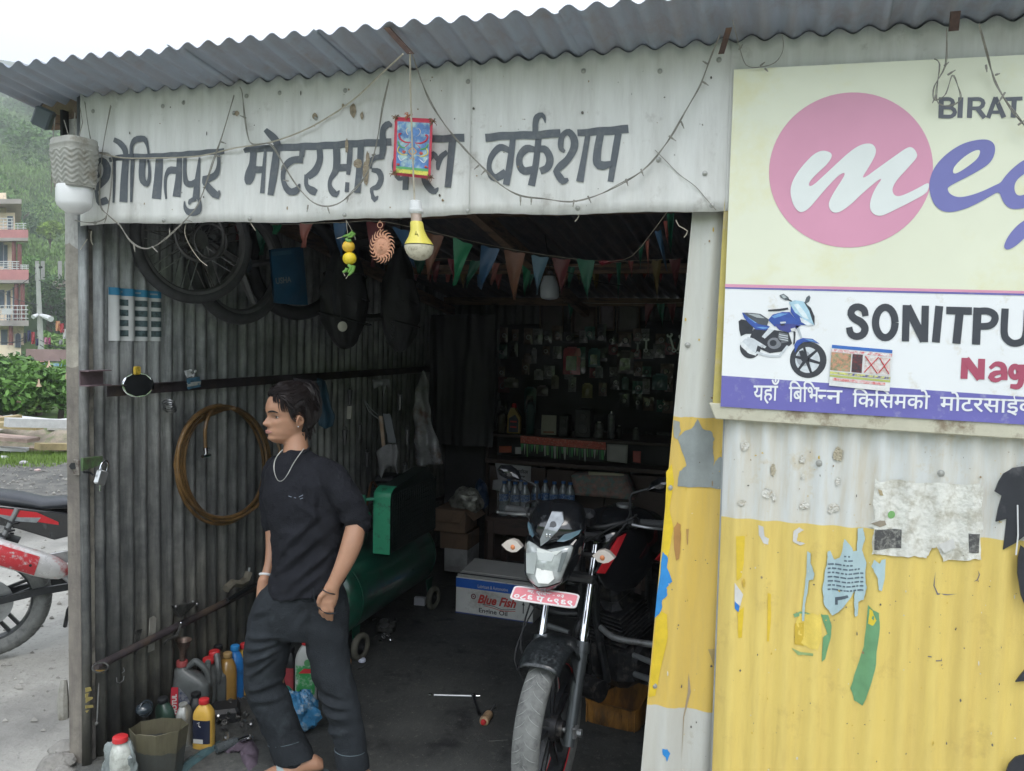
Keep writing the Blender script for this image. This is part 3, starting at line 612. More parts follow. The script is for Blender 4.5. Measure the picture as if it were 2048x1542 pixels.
for nm, st in (('letter_s', [[(1046,418,40),(1036,378,44),(1000,359,44),(964,372,46),(954,405,46),(976,434,48),(1016,456,50),(1042,492,48),(1030,532,46),(990,547,44),(954,530,44),(942,488,40)]]),('letter_o', [[(1171+62*cos(a),458-96*sin(a),46) for a in [2*pi*k/14 for k in range(15)]]]),('letter_n', [[(1304,348,46),(1298,578,46)], [(1424,352,46),(1418,582,46)], [(1308,356,54),(1416,574,54)]]),('letter_i', [[(1512,354,50),(1490,584,50)]]),('letter_t', [[(1556,382,48),(1718,386,48)], [(1642,382,52),(1620,592,52)]]),('letter_p', [[(1754,364,52),(1744,598,52)], [(1745,388,44),(1815,386,44),(1858,408,46),(1862,446,46),(1830,478,44),(1750,484,42)]]),('letter_u', [[(1928,370,46),(1922,520,46),(1942,568,46),(1985,590,44),(2040,574,46),(2062,520,46),(2070,376,46)]])):
    sstroke(nm, SS(st), M_sgK,.0014, z=Zt)
for nm, st in (('letter_n', [[(1674,682,44),(1668,814,44)], [(1780,688,44),(1775,818,44)], [(1678,690,50),(1770,812,50)]]),('letter_a', [[(1832,748,22),(1870,720,30),(1912,732,40),(1922,776,42),(1922,822,42)], [(1915,770,20),(1862,780,34),(1836,804,36),(1868,824,28),(1915,806,18)]]),('letter_g', [[(1990+26*cos(a),770-34*sin(a),36) for a in [2*pi*k/12 for k in range(13)]], [(2032,724,38),(2030,820,38),(2010,862,36),(1960,860,26)]])):
    sstroke(nm, SS(st), M_nag,.0014, z=Zt)
M_sgW=mat('sign_print_band_white',(.82,.83,.86), rough=.4, var=.02)
stext('lettering', 'यहाँ',(1506,800),(1557,801),(1508,758), M_sgW, off=.012)
stext('lettering', 'िबिभ',(1577,803),(1638,804),(1578,761), M_sgW, off=.012)
q_=text_px('न',(1634,805),(1663,806),(1635,779), YS-.0015, off=.012); bm=bmesh.new(); vs_=[bm.verts.new(v) for v in q_.v]
for f_ in q_.f: bm.faces.new([vs_[i] for i in f_])
xc=onY(1652,790, YS).x; bmesh.ops.bisect_plane(bm, geom=bm.verts[:]+bm.edges[:]+bm.faces[:], plane_co=(xc,0,0), plane_no=(1,0,0), clear_outer=True)
q_=MB(); bm.verts.index_update(); q_.v=[v.co.copy() for v in bm.verts]; q_.f=[tuple(v.index for v in f_.verts) for f_ in bm.faces]; q_.m=[0]*len(q_.f); bm.free(); build('lettering', q_, M_sgW, sb, smooth=False)
stext('lettering', 'न',(1652,806),(1684,807),(1653,780), M_sgW, off=.012)
stext('lettering', 'िकिसमको',(1704,813),(1859,818),(1706,775), M_sgW, off=.012)
stext('lettering', 'मोटरसाईकल',(1879,820),(2112,829),(1881,782), M_sgW, off=.012)
# printed motorcycle
Zm=(3.1605,1400,500)
def pm(name, pts, col, off, n=0):
    pts=[(Zm[1]+x/Zm[0], Zm[2]+y/Zm[0]) for x, y in pts]
    mb=MB(); r=delaunay_2d_cdt([V(onY(x, y, YS).xz) for x, y in pts], [(i,(i+1) % len(pts)) for i in range(len(pts))], [],1,1e-6)
    mb.add([V((p_.x, YS-off, p_.y)) for p_ in r[0]])
    for f_ in r[2]: mb.face(*f_)
    return mb
def pmb(name, items, col, **k):
    a=MB()
    for i,(pts, off) in enumerate(items):
        q=pm(name, pts, col, off); st=a.add(q.v); a.f += [tuple(i_+st for i_ in f_) for f_ in q.f]; a.m += [0]*len(q.f)
    return build(name, a, mat('print_'+name, col, rough=.4, var=.15, scale=60, **k), sb, smooth=False)
def ell(cx_, cy_, rx, ry, n=30, a0=0, a1=2*pi, tilt=0): return [(cx_+rx*cos(a)*cos(tilt)-ry*sin(a)*sin(tilt), cy_+rx*cos(a)*sin(tilt)+ry*sin(a)*cos(tilt)) for a in [a0+(a1-a0)*k/n for k in range(n)]]
def pms(lst):
    for nm, pts, col, off in lst: pmb(nm, [(pts, off)], col)
TY=(.055,.058,.07); CH=(.62,.66,.70); DK=(.045,.048,.06); BL=(.05,.10,.38); BH=(.16,.34,.66); CYN=(.42,.62,.74)
pms([('tyre_print', ell(684,695,116,114,36), TY,.0010),('rim_print', ell(680,695,78,82,30), CH,.0013),('rear_tyre_print', ell(318,615,66,70, a0=-.4, a1=3.5), TY,.0010),('rear_rim_print', [(262,585),(285,560),(330,560),(365,600),(352,648),(300,650)], CH,.0012),
 ('disc_print', ell(655,685,46,50,22),(.36,.38,.42),.0016),('hub_print', ell(660,686,22,24,16), DK,.0021),('caliper_print', [(625,640),(650,632),(660,660),(636,676)], DK,.0022)])
for k in range(6): a_=k*pi/3+.25; pms([('spoke_print', [(672+12*cos(a_+1.2),690+12*sin(a_+1.2)),(680+80*cos(a_+.09),695+82*sin(a_+.09)),(680+80*cos(a_-.09),695+82*sin(a_-.09)),(672+12*cos(a_-1.2),690+12*sin(a_-1.2))], DK,.0018)])
pms([('engine_print', [(338,500),(420,498),(560,520),(582,590),(530,640),(440,652),(350,612),(312,560)], DK,.0011),('tail_print', [(244,450),(262,438),(300,446),(338,480),(330,530),(290,530),(258,545),(248,505)], DK,.00115),('crankcase_print', ell(470,590,44,36,18),(.22,.23,.26),.0014),('clutch_print', ell(462,588,22,20,14), DK,.0016),('cylinder_print', [(500,520),(556,530),(560,580),(516,590),(490,560)],(.16,.17,.19),.0014),
 ('fin_print', [(500,532),(556,542),(556,547),(500,537)], CH,.0016),('fin_print', [(500,546),(556,556),(556,561),(500,551)], CH,.0016),('fin_print', [(502,560),(556,570),(556,575),(502,565)], CH,.0016),('chain_cover_print', [(300,548),(340,560),(420,610),(410,622),(330,590),(298,566)], CH,.0017),('silencer_print', [(252,585),(270,580),(330,640),(360,655),(352,668),(310,655),(262,612)],(.75,.78,.8),.0018),('header_print', [(360,640),(440,664),(498,664),(548,602),(562,608),(508,676),(440,678),(350,654)], CH,.0017),('frame_print', [(430,500),(470,505),(410,560),(390,548)], CH,.0015),('peg_print', [(380,600),(400,596),(406,612),(386,618)],(.5,.52,.55),.0019),('hose_print', [(590,500),(604,520),(600,590),(588,600),(592,550)], DK,.0019),
 ('tail_cowl_print', [(266,396),(300,396),(345,425),(405,468),(442,484),(418,508),(352,502),(308,462),(280,430)], BL,.0015),('tail_shine_print', [(290,404),(330,424),(372,458),(350,462),(308,432)], BH,.0017),('tank_print', [(430,442),(460,408),(520,392),(566,392),(606,440),(640,470),(560,486),(470,482)], BL,.0015),('tank_shine_print', [(452,420),(500,400),(556,402),(520,416),(470,432)], BH,.0018),('belly_print', [(470,470),(560,466),(640,474),(600,505),(560,522),(500,505)],(.07,.08,.28),.0016),('badge_print', [(505,455),(540,452),(545,462),(510,466)], CH,.002),('tank_vent_print', [(505,470),(530,466),(540,474),(515,480)], DK,.0021),
 ('fairing_print', [(575,340),(610,380),(650,440),(716,478),(640,474),(606,440),(572,392)], BL,.0017),('screen_print', [(562,332),(600,318),(655,326),(696,366),(720,415),(722,476),(660,440),(600,395)], CYN,.0019),('screen_edge_print', [(655,326),(700,366),(724,420),(724,478),(708,440),(690,384)], DK,.0022),('screen_shine_print', [(590,345),(620,338),(668,400),(690,440),(650,425)],(.70,.80,.85),.0022),('headlight_print', [(630,425),(680,450),(716,476),(676,478),(640,455)],(.72,.78,.82),.0023),
 ('seat_print', [(272,396),(330,398),(382,404),(436,440),(424,478),(370,468),(312,430)],(.10,.11,.13),.0019),('seat_shine_print', [(300,402),(372,408),(410,432),(360,428)],(.42,.46,.48),.0021),('mirror_print', [(502,286),(528,277),(558,298),(566,318),(540,318),(510,302)],(.12,.14,.16),.0013),('mirror_shine_print', [(512,288),(530,284),(548,300),(530,306)],(.45,.50,.52),.0016),('mirror_arm_print', [(556,306),(596,330),(592,336),(552,314)], DK,.0014),('mirror_print', [(672,300),(690,286),(698,300),(690,326),(664,342),(660,336)],(.14,.15,.17),.0013),('handlebar_print', [(430,378),(500,372),(555,364),(560,376),(500,386),(432,388)], DK,.0013),('fork_print', [(604,478),(622,478),(652,570),(640,576)],(.5,.54,.58),.0016),('indicator_print', [(572,498),(600,490),(608,504),(600,514),(578,514)],(.65,.66,.66),.0022),('front_guard_print', [(596,600),(612,572),(650,556),(712,562),(758,594),(706,580),(652,582),(622,606),(600,650)], BL,.0024),('guard_shine_print', [(660,562),(706,566),(736,582),(690,574)], BH,.0026),('side_reflection_print', [(350,486),(400,486),(440,492),(400,500)], BH,.0018)])
# box frame behind the print
M_frame=mat('yellowed_frame',(.55,.46,.14), rough=.6, var=.2, scale=8, dirt=(.5,.42,.32), damt=.4, dscale=7)
M_creamf=mat('cream_frame_bar',(.55,.53,.42), rough=.6, var=.15, scale=6, dirt=(.25,.2,.14), damt=.3, dscale=12, bump=.15)
mb=MB(); a=onY(1463,150, YS+.02); b=onY(1424,822, YS+.02); mb.prism([a, onY(1475,150, YS+.02), onY(1448,822, YS+.02), b],(0,.028,0)); build('side_frame', mb, M_frame, sb, bevel=.002)
mb=MB(); mb.prism([onY(1418,806, YS+.004), onY(2048,846, YS+.004), onY(2900,898, YS+.004), onY(2900,942, YS+.004), onY(2048,879, YS+.004), onY(1430,838, YS+.004)],(0,.04,0)); build('bottom_frame', mb, M_creamf, sb, bevel=.003)
mb=MB(); mb.prism([onY(1468,143, YS+.005), onY(2900,68, YS+.005), onY(2900,78, YS+.005), onY(1468,152, YS+.005)],(0,.045,0)); build('top_frame', mb, M_rust, sb)
# small election style leaflet stuck on the sign (plain colour blocks, no readable print)
lf=thing('leaflet', 'small colourful leaflet with photo blocks stuck on the white sign panel', 'leaflet', tuple(onY(1715,780, YS)))
YL=YS-.004
def lflat(name, pts, col, off, var=.1, scale=40, dirt=None): 
    mb=MB(); mb.quad(*[onY(x, y, YL-off) for x, y in pts]); return build(name, mb, mat('leaflet_'+name+str(int(off*1e5)), col, rough=.45, var=var, scale=scale, dirt=dirt, damt=.7, dscale=90), lf)
LP=lambda u, v: (1664+u*(1785-1664)-v*6,689.5+u*10.5+v*(771-689.5)+u*v*1.5)
def lblock(name, u0, u1, v0, v1, col, off=.001, **k): return lflat(name, [LP(u0, v0), LP(u1, v0), LP(u1, v1), LP(u0, v1)], col, off, **k)
lblock('paper',0,1,0,1,(.75,.75,.75),.0003)
lblock('blue_heading',0,1,0,.08,(.05,.16,.5)); lblock('red_heading',0,1,.1,.17,(.6,.08,.1), dirt=(.8,.8,.8)); 
lblock('picture',0,.33,.18,.62,(.18,.28,.16), var=.6, dirt=(.6,.3,.2)); lblock('picture',.35,.52,.18,.62,(.25,.06,.07),.0011, var=.5, dirt=(.05,.05,.06)); lblock('picture',.56,.98,.2,.62,(.6,.45,.4),.0012, var=.4, dirt=(.75,.75,.75))
for a_, b_ in (((.56,.2),(.78,.6)),((.78,.2),(.56,.6)),((.8,.22),(.97,.58)),((.97,.22),(.8,.58))):
    m=MB(); p0, p1=onY(*LP(*a_), YL-.003), onY(*LP(*b_), YL-.003); m.tube([p0, p1],.0012, n=4); build('red_cross_line', m, mat('leaflet_red',(.6,.05,.06), rough=.5), lf)
lblock('navy_strip',0,1,.65,.71,(.06,.05,.3), dirt=(.7,.7,.2)); lblock('olive_strip',0,1,.73,.78,(.45,.5,.15)); lblock('red_strip',.05,.92,.8,.87,(.65,.08,.08), dirt=(.75,.6,.6))
def paper(name, label, pts, col, off=.004, amp=1., **k):
    pl=[pxz(p_,-.03) for p_ in rag([V(p_) for p_ in pts], amp,4, int(pts[0][0]))]
    o=build(name, decal(pl, surfR, off, step=.006), mat(name+str(int(pts[0][0])), col, rough=.8, **k), None, ang=180); return tag(o, label, 'paper')
pp1=paper('torn_poster', 'big dirty white torn poster across the border of white and yellow paint', zp([(222,358),(240,372),(300,362),(420,380),(480,372),(560,385),(640,378),(664,395),(655,480),(662,560),(650,600),(655,692),(630,680),(580,690),(500,690),(480,650),(470,630),(455,640),(440,670),(430,684),(380,672),(290,676),(240,660),(210,662),(212,600),(222,560),(196,552),(220,520),(214,440)], Zr),(.72,.72,.67), amp=1.3, var=.1, scale=14, bump=.5, bscale=60, dirt=(.46,.44,.37), damt=.42, dscale=20)
def print_on(par, name, pts, col, off=.0052, **k):
    pl=[pxz(p_,-.03) for p_ in pts]; o=build(name, decal(pl, surfR, off, step=.008), mat(name+str(int(pts[0][0]*3)), col, rough=.8, **k), None, ang=180)
    M=o.matrix_basis.copy(); o.parent=par; o.location=V(o.location)-V(par.location); return o
print_on(pp1, 'newsprint_block', zp([(220,562),(330,565),(328,640),(218,645)], Zr),(.35,.35,.32), var=.5, scale=120, dirt=(.08,.08,.08), damt=.9, dscale=70)
print_on(pp1, 'newsprint_block', zp([(598,578),(646,582),(642,660),(600,655)], Zr),(.3,.3,.28), var=.5, scale=120, dirt=(.08,.08,.08), damt=.9, dscale=70)
print_on(pp1, 'green_print', [(Zr[1]+x/2.024, Zr[2]+y/2.024) for x, y in ell(290,506,16,16,14)],(.2,.42,.15))
print_on(pp1, 'mud_spot', zp([(205,540),(240,525),(262,528),(268,545),(240,552)], Zr),(.3,.26,.2), off=.006)
print_on(pp1, 'mud_spot', zp([(232,400),(248,404),(254,425),(240,424)], Zr),(.4,.33,.2), off=.006)
print_on(pp1, 'torn_flap', zp([(470,620),(540,600),(548,640),(500,655)], Zr),(.6,.6,.58), off=.012)
pp2=paper('torn_notice', 'torn pale blue notice with lines of small print below the white paint', zp([(760,655),(770,652),(788,690),(808,680),(820,640),(826,600),(850,625),(862,650),(878,650),(882,560),(905,562),(912,600),(900,650),(916,700),(912,760),(918,800),(905,850),(885,860),(882,915),(870,920),(866,860),(868,810),(845,845),(800,900),(780,915),(745,870),(738,800),(748,740),(756,700)]),(.42,.56,.60), amp=.7, var=.06)
for i in range(9):
    y=668+i*17; a=760 if i>1 else 825; b=905 if i>2 else 860
    t_=random.Random(i); x=a
    while x<b-10:
        l=t_.uniform(8,26); print_on(pp2, 'print_line', zp([(x, y+(x-a)*.03),(min(b, x+l), y+(x+l-a)*.03),(min(b, x+l), y+6+(x+l-a)*.03),(x, y+6+(x-a)*.03)]),(.12,.16,.2)); x += l+5
print_on(pp2, 'print_box', zp([(790,840),(838,825),(842,835),(800,850),(800,868),(790,870)]),(.1,.13,.16))
paper('torn_paper_strip', 'thin pale blue paper strip left of the torn blue notice', zp([(678,655),(690,662),(690,700),(705,740),(700,765),(684,770),(680,810),(668,870),(666,935),(656,940),(660,860),(668,800),(674,740)]),(.42,.56,.60), amp=.5)
paper('torn_paper_scrap', 'pale blue paper scrap under the corner of the big torn poster', zp([(208,712),(218,685),(240,700),(246,686),(266,684),(262,760),(250,812),(236,806),(232,760)], Zr),(.42,.57,.62), amp=.5)
# black painted wing ornament
wg=thing('wing_ornament', 'black feathered wing cut-out on the wall at the right edge', 'ornament', tuple(onY(2046,1090,-.04)))
M_wing=mat('black_wing',(.028,.03,.038), rough=.5, var=.2, dirt=(.12,.12,.13), damt=.2)
for pts in ([(826,308),(780,315),(742,338),(722,370),(706,410),(735,428),(720,480),(710,532),(755,520),(748,580),(740,645),(790,618),(826,590),(900,560),(960,400),(900,320)], [(812,628),(800,680),(798,740),(812,830),(840,900),(900,860),(880,680)], [(790,1180),(812,1150),(830,1130),(880,1120),(880,1190),(826,1176)], [(826,1472),(790,1485),(764,1512),(752,1545),(770,1600),(880,1600),(880,1470)]):
    pl=[pxz(p_,-.036) for p_ in zp(pts, Zr)]; mb=MB(); r=delaunay_2d_cdt([V(p_) for p_ in pl], [(i,(i+1) % len(pl)) for i in range(len(pl))], [],1,1e-6)
    a_=mb.add([V((p_.x,-.040, p_.y)) for p_ in r[0]]); b_=mb.add([V((p_.x,-.034, p_.y)) for p_ in r[0]])
    for f_ in r[2]: mb.face(*f_); mb.face(*[i+b_ for i in f_][::-1])
    n_=len(pl)
    for i in range(n_): mb.face(i,(i+1) % n_, b_+(i+1) % n_, b_+i)
    build('feather_panel', mb, M_wing, wg, smooth=False)
m=MB(); m.tube([onY(2035,1010,-.043), onY(2036,1070,-.043), onY(2032,1110,-.043)],.002, n=5); build('paint_drip', m, M_sky0, wg)
def garland(name, label, path, Y=-.052, r=.0018, bulbs=(), m=None, cat='string lights', twist=True, sm=2, yfn=None):
    root_pt=onY(path[0][0], path[0][1], Y); t_=thing(name, label, cat, tuple(root_pt))
    P=[]
    for q in path: P.append(onY(q[0], q[1], q[2] if len(q)>2 else Y))
    mb=MB(); mb.tube(P, r, n=5, sm=sm)
    if twist:
        Q=[p_+V((0,-.002,.0))+V((.003*sin(i*2.1),0,.003*cos(i*1.7))) for i, p_ in enumerate(P)]; mb.tube(Q, r*.8, n=5, sm=sm)
    build('wire', mb, m or M_wire, t_)
    for (x, y, dx, dy) in bulbs:
        mb=MB(); a=onY(x, y, Y-.002); b=onY(x+dx, y+dy, Y-.006); mb.cyl(a, a.lerp(b,.55),.0028, n=7); mb.cyl(a.lerp(b,.55), b,.002,.0012, n=7); build('mini_bulb', mb, m or M_wire, t_)
    return t_
garland('string_light', 'string light swag drooping below the left end of the fascia', [(222,212,-.05),(205,300),(200,400),(214,428),(240,452),(262,482),(290,497),(318,488),(350,462),(380,430),(400,400),(425,330),(445,270),(468,190)], bulbs=[(268,490,2,14),(304,493,12,12),(340,470,-1,-14),(372,440,12,3),(408,375,-2,0),(440,283,12,4),(430,310,11,4),(213,432,-4,14)], Y=-.055)
garland('string_light', 'string light swag across the middle word of the fascia', [(480,176,-.06),(484,185,-.05),(490,230),(498,280),(512,290),(540,287),(560,315),(585,360),(620,400),(650,412),(680,405),(710,380),(735,345),(752,290),(765,220),(778,160,-.12)], bulbs=[(492,236,-12,-5),(566,330,-4,10),(577,362,-11,-2),(616,410,-2,14),(655,413,4,14),(744,310,8,-2),(696,395,-2,10)], Y=-.055)
garland('string_light', 'long string light swag beside the hanging card down to the last painted word', [(822,100,-.24),(838,150,-.12),(860,200,-.06),(890,250),(930,300),(970,338),(1000,368),(1040,392),(1090,398),(1140,403),(1190,392),(1240,370),(1280,345),(1310,315),(1345,270),(1370,225),(1400,170),(1420,120),(1440,70,-.15)], bulbs=[(958,330,-10,9),(971,340,-9,10),(1041,393,0,18),(1063,395,-1,15),(1148,400,-2,14),(1176,392,6,14),(1252,358,4,14),(1282,338,5,14),(1338,272,14,10),(1362,243,6,14),(1405,163,12,8),(1415,128,-10,-6)], Y=-.058)
garland('string_light', 'knotted string light wire hanging over the top of the signboard', [(1958,50,-.2),(1975,115,-.1),(1990,160),(2010,200),(2030,230),(2060,262)], bulbs=[(1972,130,2,14),(2010,185,-14,22),(2036,250,14,-10),(1990,150,10,-3)], Y=-.085)
t_=garland('wire_tangle', 'small tangle of thin wires hanging in front of the word on the cream sign', [(1893,60,-.2),(1890,130,-.1),(1870,170),(1868,200),(1890,190),(1905,150),(1915,170),(1920,200),(1900,212),(1876,205),(1872,180),(1880,130),(1868,118)], bulbs=[(1888,132,10,-8),(1895,150,16,-10),(1872,190,-7,16)], Y=-.085, r=.0012, cat='wire')
garland('loose_cable', 'thin dark wire loops at the top left corner of the signboard', [(1465,40,-.24),(1478,90,-.1),(1492,130),(1520,134),(1550,125),(1566,100),(1565,70,-.12)], Y=-.075, r=.0013, twist=False, bulbs=[(1478,100,8,-12),(1520,132,10,-8),(1530,137,6,6)], cat='wire')
garland('loose_cable', 'thin wire running down to the right end of the fascia sheet', [(1310,300),(1335,325),(1360,350),(1390,372),(1410,395),(1432,420)], Y=-.045, r=.0011, twist=False, cat='wire')
garland('tied_rope', 'pale rope stretched from the fascia middle left to the roof bracket', [(196,305),(215,310),(250,316),(320,316),(400,312),(470,296),(540,285),(620,255),(700,205),(760,150,-.13),(806,108,-.25)], Y=-.05, r=.0026, m=M_wire2, twist=False, cat='rope')
garland('loose_cable', 'thin dark cable dangling at the left end of the fascia', [(170,205),(176,250),(185,290),(196,305),(222,312),(224,360),(216,420),(206,440),(180,446),(150,440)], Y=-.05, r=.0014, twist=True, cat='wire')
garland('loose_cable', 'short pale cable end curling under the fascia above the tyres', [(378,436),(370,455),(372,475),(385,500),(400,520),(415,532)], Y=-.02, r=.0013, twist=False, cat='wire', m=M_wire2)
for (lab, path) in (('bent white wire end under the fascia left of the pennants', [(498,440),(504,450),(511,461)]),('bent white wire end under the fascia near the pillar', [(1150,425),(1158,432),(1150,443)]),('wavy white wire end hanging beside the top of the pillar', [(1352,440),(1358,452),(1375,462),(1368,475)]),('tiny bent wire at the left under the fascia beside the post', [(183,462),(182,480),(186,490)]),('short grey wire sticking off the left post top', [(160,500),(170,485),(175,478)])):
    garland('wire_end', lab, path, Y=-.03, r=.0014, twist=False, cat='wire', m=M_wire2, sm=1)
# steel brackets under the roof
def bracket(lab, a, b, Ya, Yb, wd=.018):
    mb=MB(); p0=onY(*a, Ya); p1=onY(*b, Yb); d=(p1-p0); s_=V((wd/2,0,0)); mb.prism([p0-s_, p0+s_, p1+s_, p1-s_],(0,.012,.004)); one('roof_bracket', mb, M_rust, lab, 'bracket')
bracket('rusty bracket tongue hanging from the roof above the light bulb cord',(772,55),(820,108),-.27,-.25)
bracket('rusty bracket hanging from the roof at the left corner of the sign',(1458,55),(1442,108),-.2,-.12,.016)
bracket('brown bracket strip under the roof above the wire tangle',(1912,22),(1908,62),-.2,-.16,.022)
def sub(mb, name, m, par, **k): return build(name, mb, m, par, **k)
YC = -.085
card=thing('hanging_card', 'red bordered picture card hanging over the painted headline', 'card', tuple(onY(823,350, YC)))
cq=[(790,234),(866,238),(861,358),(786,350)]
def cp(u, v, o=0): 
    a=V(cq[0]).lerp(V(cq[1]), u); b=V(cq[3]).lerp(V(cq[2]), u); p_=a.lerp(b, v); return onY(p_.x, p_.y, YC-o+.006*sin(u*3))
def cflat(name, pts, col, o, m=None, **k):
    mb=MB(); mb.quad(*[cp(u, v, o) for u, v in pts]); return build(name, mb, m or mat('card_'+name+str(int(o*1e5)) , col, rough=.4, **k), card, smooth=False)
mb=MB(); mb.grid(lambda u, v: cp(u, v),10,10); o=build('red_border', mb, mat('card_red',(.62,.06,.10), rough=.45, var=.15, scale=30), card); s=o.modifiers.new('s', 'SOLIDIFY'); s.thickness=.0015
cflat('blue_field', [(.07,.07),(.93,.07),(.93,.87),(.07,.87)],(.10,.22,.48),.004, var=.35, scale=25, dirt=(.45,.62,.6), damt=.4, dscale=30)
cflat('yellow_strip', [(.07,.88),(.93,.88),(.93,.95),(.07,.95)],(.72,.66,.12),.004, dirt=(.2,.3,.1), damt=.3, dscale=120)
cflat('green_strip', [(.07,.84),(.93,.84),(.93,.88),(.07,.88)],(.12,.4,.15),.0045)
def cst(name, pts, w_, col, o):
    mb=MB(); P=[cp(u, v, o) for u, v in pts]; mb.tube(P, w_, n=5, sm=2); return build(name, mb, mat('card_line_%s' % name, col, rough=.45, var=.1), card)
for sgn in (-1,1):
    X=lambda u: .5+sgn*u
    cst('cream_scroll', [(X(.02),.34),(X(.14),.29),(X(.19),.22),(X(.13),.17),(X(.1),.2)],.0022,(.75,.6,.38),.006)
    cst('red_scroll', [(X(.06),.42),(X(.2),.42),(X(.34),.37),(X(.38),.29),(X(.32),.28)],.003,(.6,.05,.08),.0062)
    cst('red_scroll', [(X(.02),.36),(X(.1),.44),(X(.2),.5)],.002,(.6,.05,.08),.0064)
    cst('green_leaf', [(X(.2),.52),(X(.33),.5),(X(.4),.42)],.003,(.12,.38,.16),.0058)
    cst('yellow_scroll', [(X(.1),.62),(X(.25),.64),(X(.4),.58),(X(.36),.5)],.0022,(.75,.62,.15),.006)
    cst('white_wave', [(X(.05),.76),(X(.16),.68),(X(.3),.74),(X(.38),.66)],.0018,(.75,.8,.85),.006)
    cst('red_flower', [(X(.2),.57),(X(.23),.6),(X(.26),.57)],.004,(.6,.1,.08),.0066)
    cst('orange_scroll', [(X(0),.5),(X(.1),.57),(X(.0),.64),(X(.06),.7)],.0024,(.7,.35,.08),.007)
    cst('white_arch', [(X(0),.72),(X(.08),.77),(X(.09),.84)],.002,(.78,.75,.7),.0062)
    cst('red_flower', [(X(.34),.8),(X(.38),.81),(X(.4),.8)],.0035,(.62,.12,.1),.0066)
M_tins=mat('tinsel_brown',(.22,.13,.08), rough=.8, var=.5, scale=60)
for k,(u, v) in enumerate([(.02,.02),(1.0,.04),(.02,.97),(.98,.98),(.35,-.03)]):
    mb=MB(); rr=random.Random(k); c_=cp(u, v,.002)
    for i in range(26): d_=V((rr.uniform(-1,1), rr.uniform(-.5,.3), rr.uniform(-1,1)))*.011; mb.tube([c_, c_+d_, c_+d_*1.2+V((rr.uniform(-.004,.004),0,-.003))],.0012, n=3)
    build('tinsel_tuft', mb, M_tins if k != 4 else mat('tinsel_orange',(.55,.2,.1), rough=.7, var=.4), card)
# yellow LED bulb on its cord
bulb=thing('yellow_bulb', 'yellow LED bulb hanging from a white holder and pale cord', 'light bulb', tuple(onY(839,520,-.13)))
YB = -.13
mb=MB(); mb.tube([onY(820,104,-.25), onY(821,180,-.17), onY(824,280, YB), onY(829,400, YB)],.0028, n=6); build('cord', mb, M_wire2, bulb)
def Lz(name, pts, m, axis_px, par, Y=YB, n=24, cap=True):
    """lathe with radii and heights measured in pixels along a vertical axis; pts=[(r,y)]"""
    s_=(onY(axis_px[0]+10, axis_px[1], Y)-onY(axis_px[0], axis_px[1], Y)).length/10
    a=onY(axis_px[0], pts[0][1], Y); b=onY(axis_px[2], pts[-1][1], Y); L_=(b-a); tot=pts[-1][1]-pts[0][1]
    mb=MB(); mb.lathe([(r*s_,(y-pts[0][1])/tot*L_.length) for r, y in pts], a, L_, n=n, cap=cap); return build(name, mb, m, par)
Lz('holder', [(8,401),(11,403),(12,415),(12,418),(14,419),(14,424),(11,428)], M_sky0,(831,410,832), bulb)
Lz('screw_cap', [(10,426),(10,444)], mat('bulb_cap_metal',(.55,.42,.36), rough=.4, metal=.6, var=.15),(832,430,833), bulb)
Lz('yellow_housing', [(10.5,443),(12,446),(13,460),(18,474),(24,484),(27,490)], mat('yellow_plastic',(.68,.59,.10), rough=.35, var=.04),(833,450,838), bulb)
Lz('dark_ring', [(27,489.5),(27.6,490),(27,491.5)], M_dark,(838,490,838), bulb)
Lz('diffuser', [(27,491),(27,497),(24,507),(17,516),(9,520),(1,521)], mat('aged_diffuser',(.62,.58,.46), rough=.45, var=.08, dirt=(.4,.36,.26), damt=.3, dscale=60),(838,500,839), bulb)
mb=MB(); c_=onY(833,465, YB-.028); mb.tube([c_+V((-.006,0,-.014)), c_+V((.0,-.004,.004)), c_+V((.008,0,-.014))],.0012, n=4); mb.tube([c_+V((-.005,-.001,-.005)), c_+V((.006,-.001,-.005))],.001, n=4); build('printed_mark', mb, mat('olive_print',(.35,.33,.1), rough=.6), bulb)
# lemon and chilli charm
lem=thing('lemon_chilli_charm', 'two yellow lemons strung with green chillies hanging below the fascia', 'charm', tuple(onY(700,540,-.03)))
YL_ = -.03
mb=MB(); mb.tube([onY(692,440, YL_), onY(695,465, YL_), onY(698,500, YL_), onY(700,545, YL_)],.0009, n=4); mb.tube([onY(692,440, YL_), onY(709,470, YL_-.01), onY(711,480, YL_-.01)],.0007, n=4); build('thread', mb, M_wire2, lem)
M_lem=mat('lemon_skin',(.78,.50,.05), rough=.45, var=.12, scale=30, bump=.25, bscale=300)
for (x, y, r, c) in ((697,493,11.5, M_lem),(699,517,12.5, mat('lemon_skin_bright',(.82,.62,.03), rough=.45, var=.08, bump=.25, bscale=300))):
    s_=(onY(x+10, y, YL_)-onY(x, y, YL_)).length/10; mb=MB(); mb.ball(onY(x, y, YL_), r*s_, n=18, sz=(1,1,.93)); build('lemon', mb, c, lem)
M_chi=mat('green_chilli',(.16,.34,.07), rough=.4, var=.2)
for pts in ([(706,464),(698,470),(690,472),(684,474)], [(709,466),(704,472),(697,474)], [(692,478),(697,482),(702,480)], [(697,530),(702,534),(707,532)], [(694,536),(692,541),(686,544)], [(708,531),(706,541),(700,548),(696,551)], [(704,532),(700,540),(697,545)]):
    mb=MB(); n_=len(pts); mb.tube([onY(x, y, YL_-.012) for x, y in pts], [.006,.0055,.004,.0015][:n_], n=7, sm=1); build('chilli', mb, M_chi, lem)
for pts in ([(684,474),(674,477)], [(686,544),(690,552)], [(696,551),(692,557)]):
    mb=MB(); mb.tube([onY(x, y, YL_-.012) for x, y in pts],.0012, n=4); build('stalk', mb, M_wire2, lem)
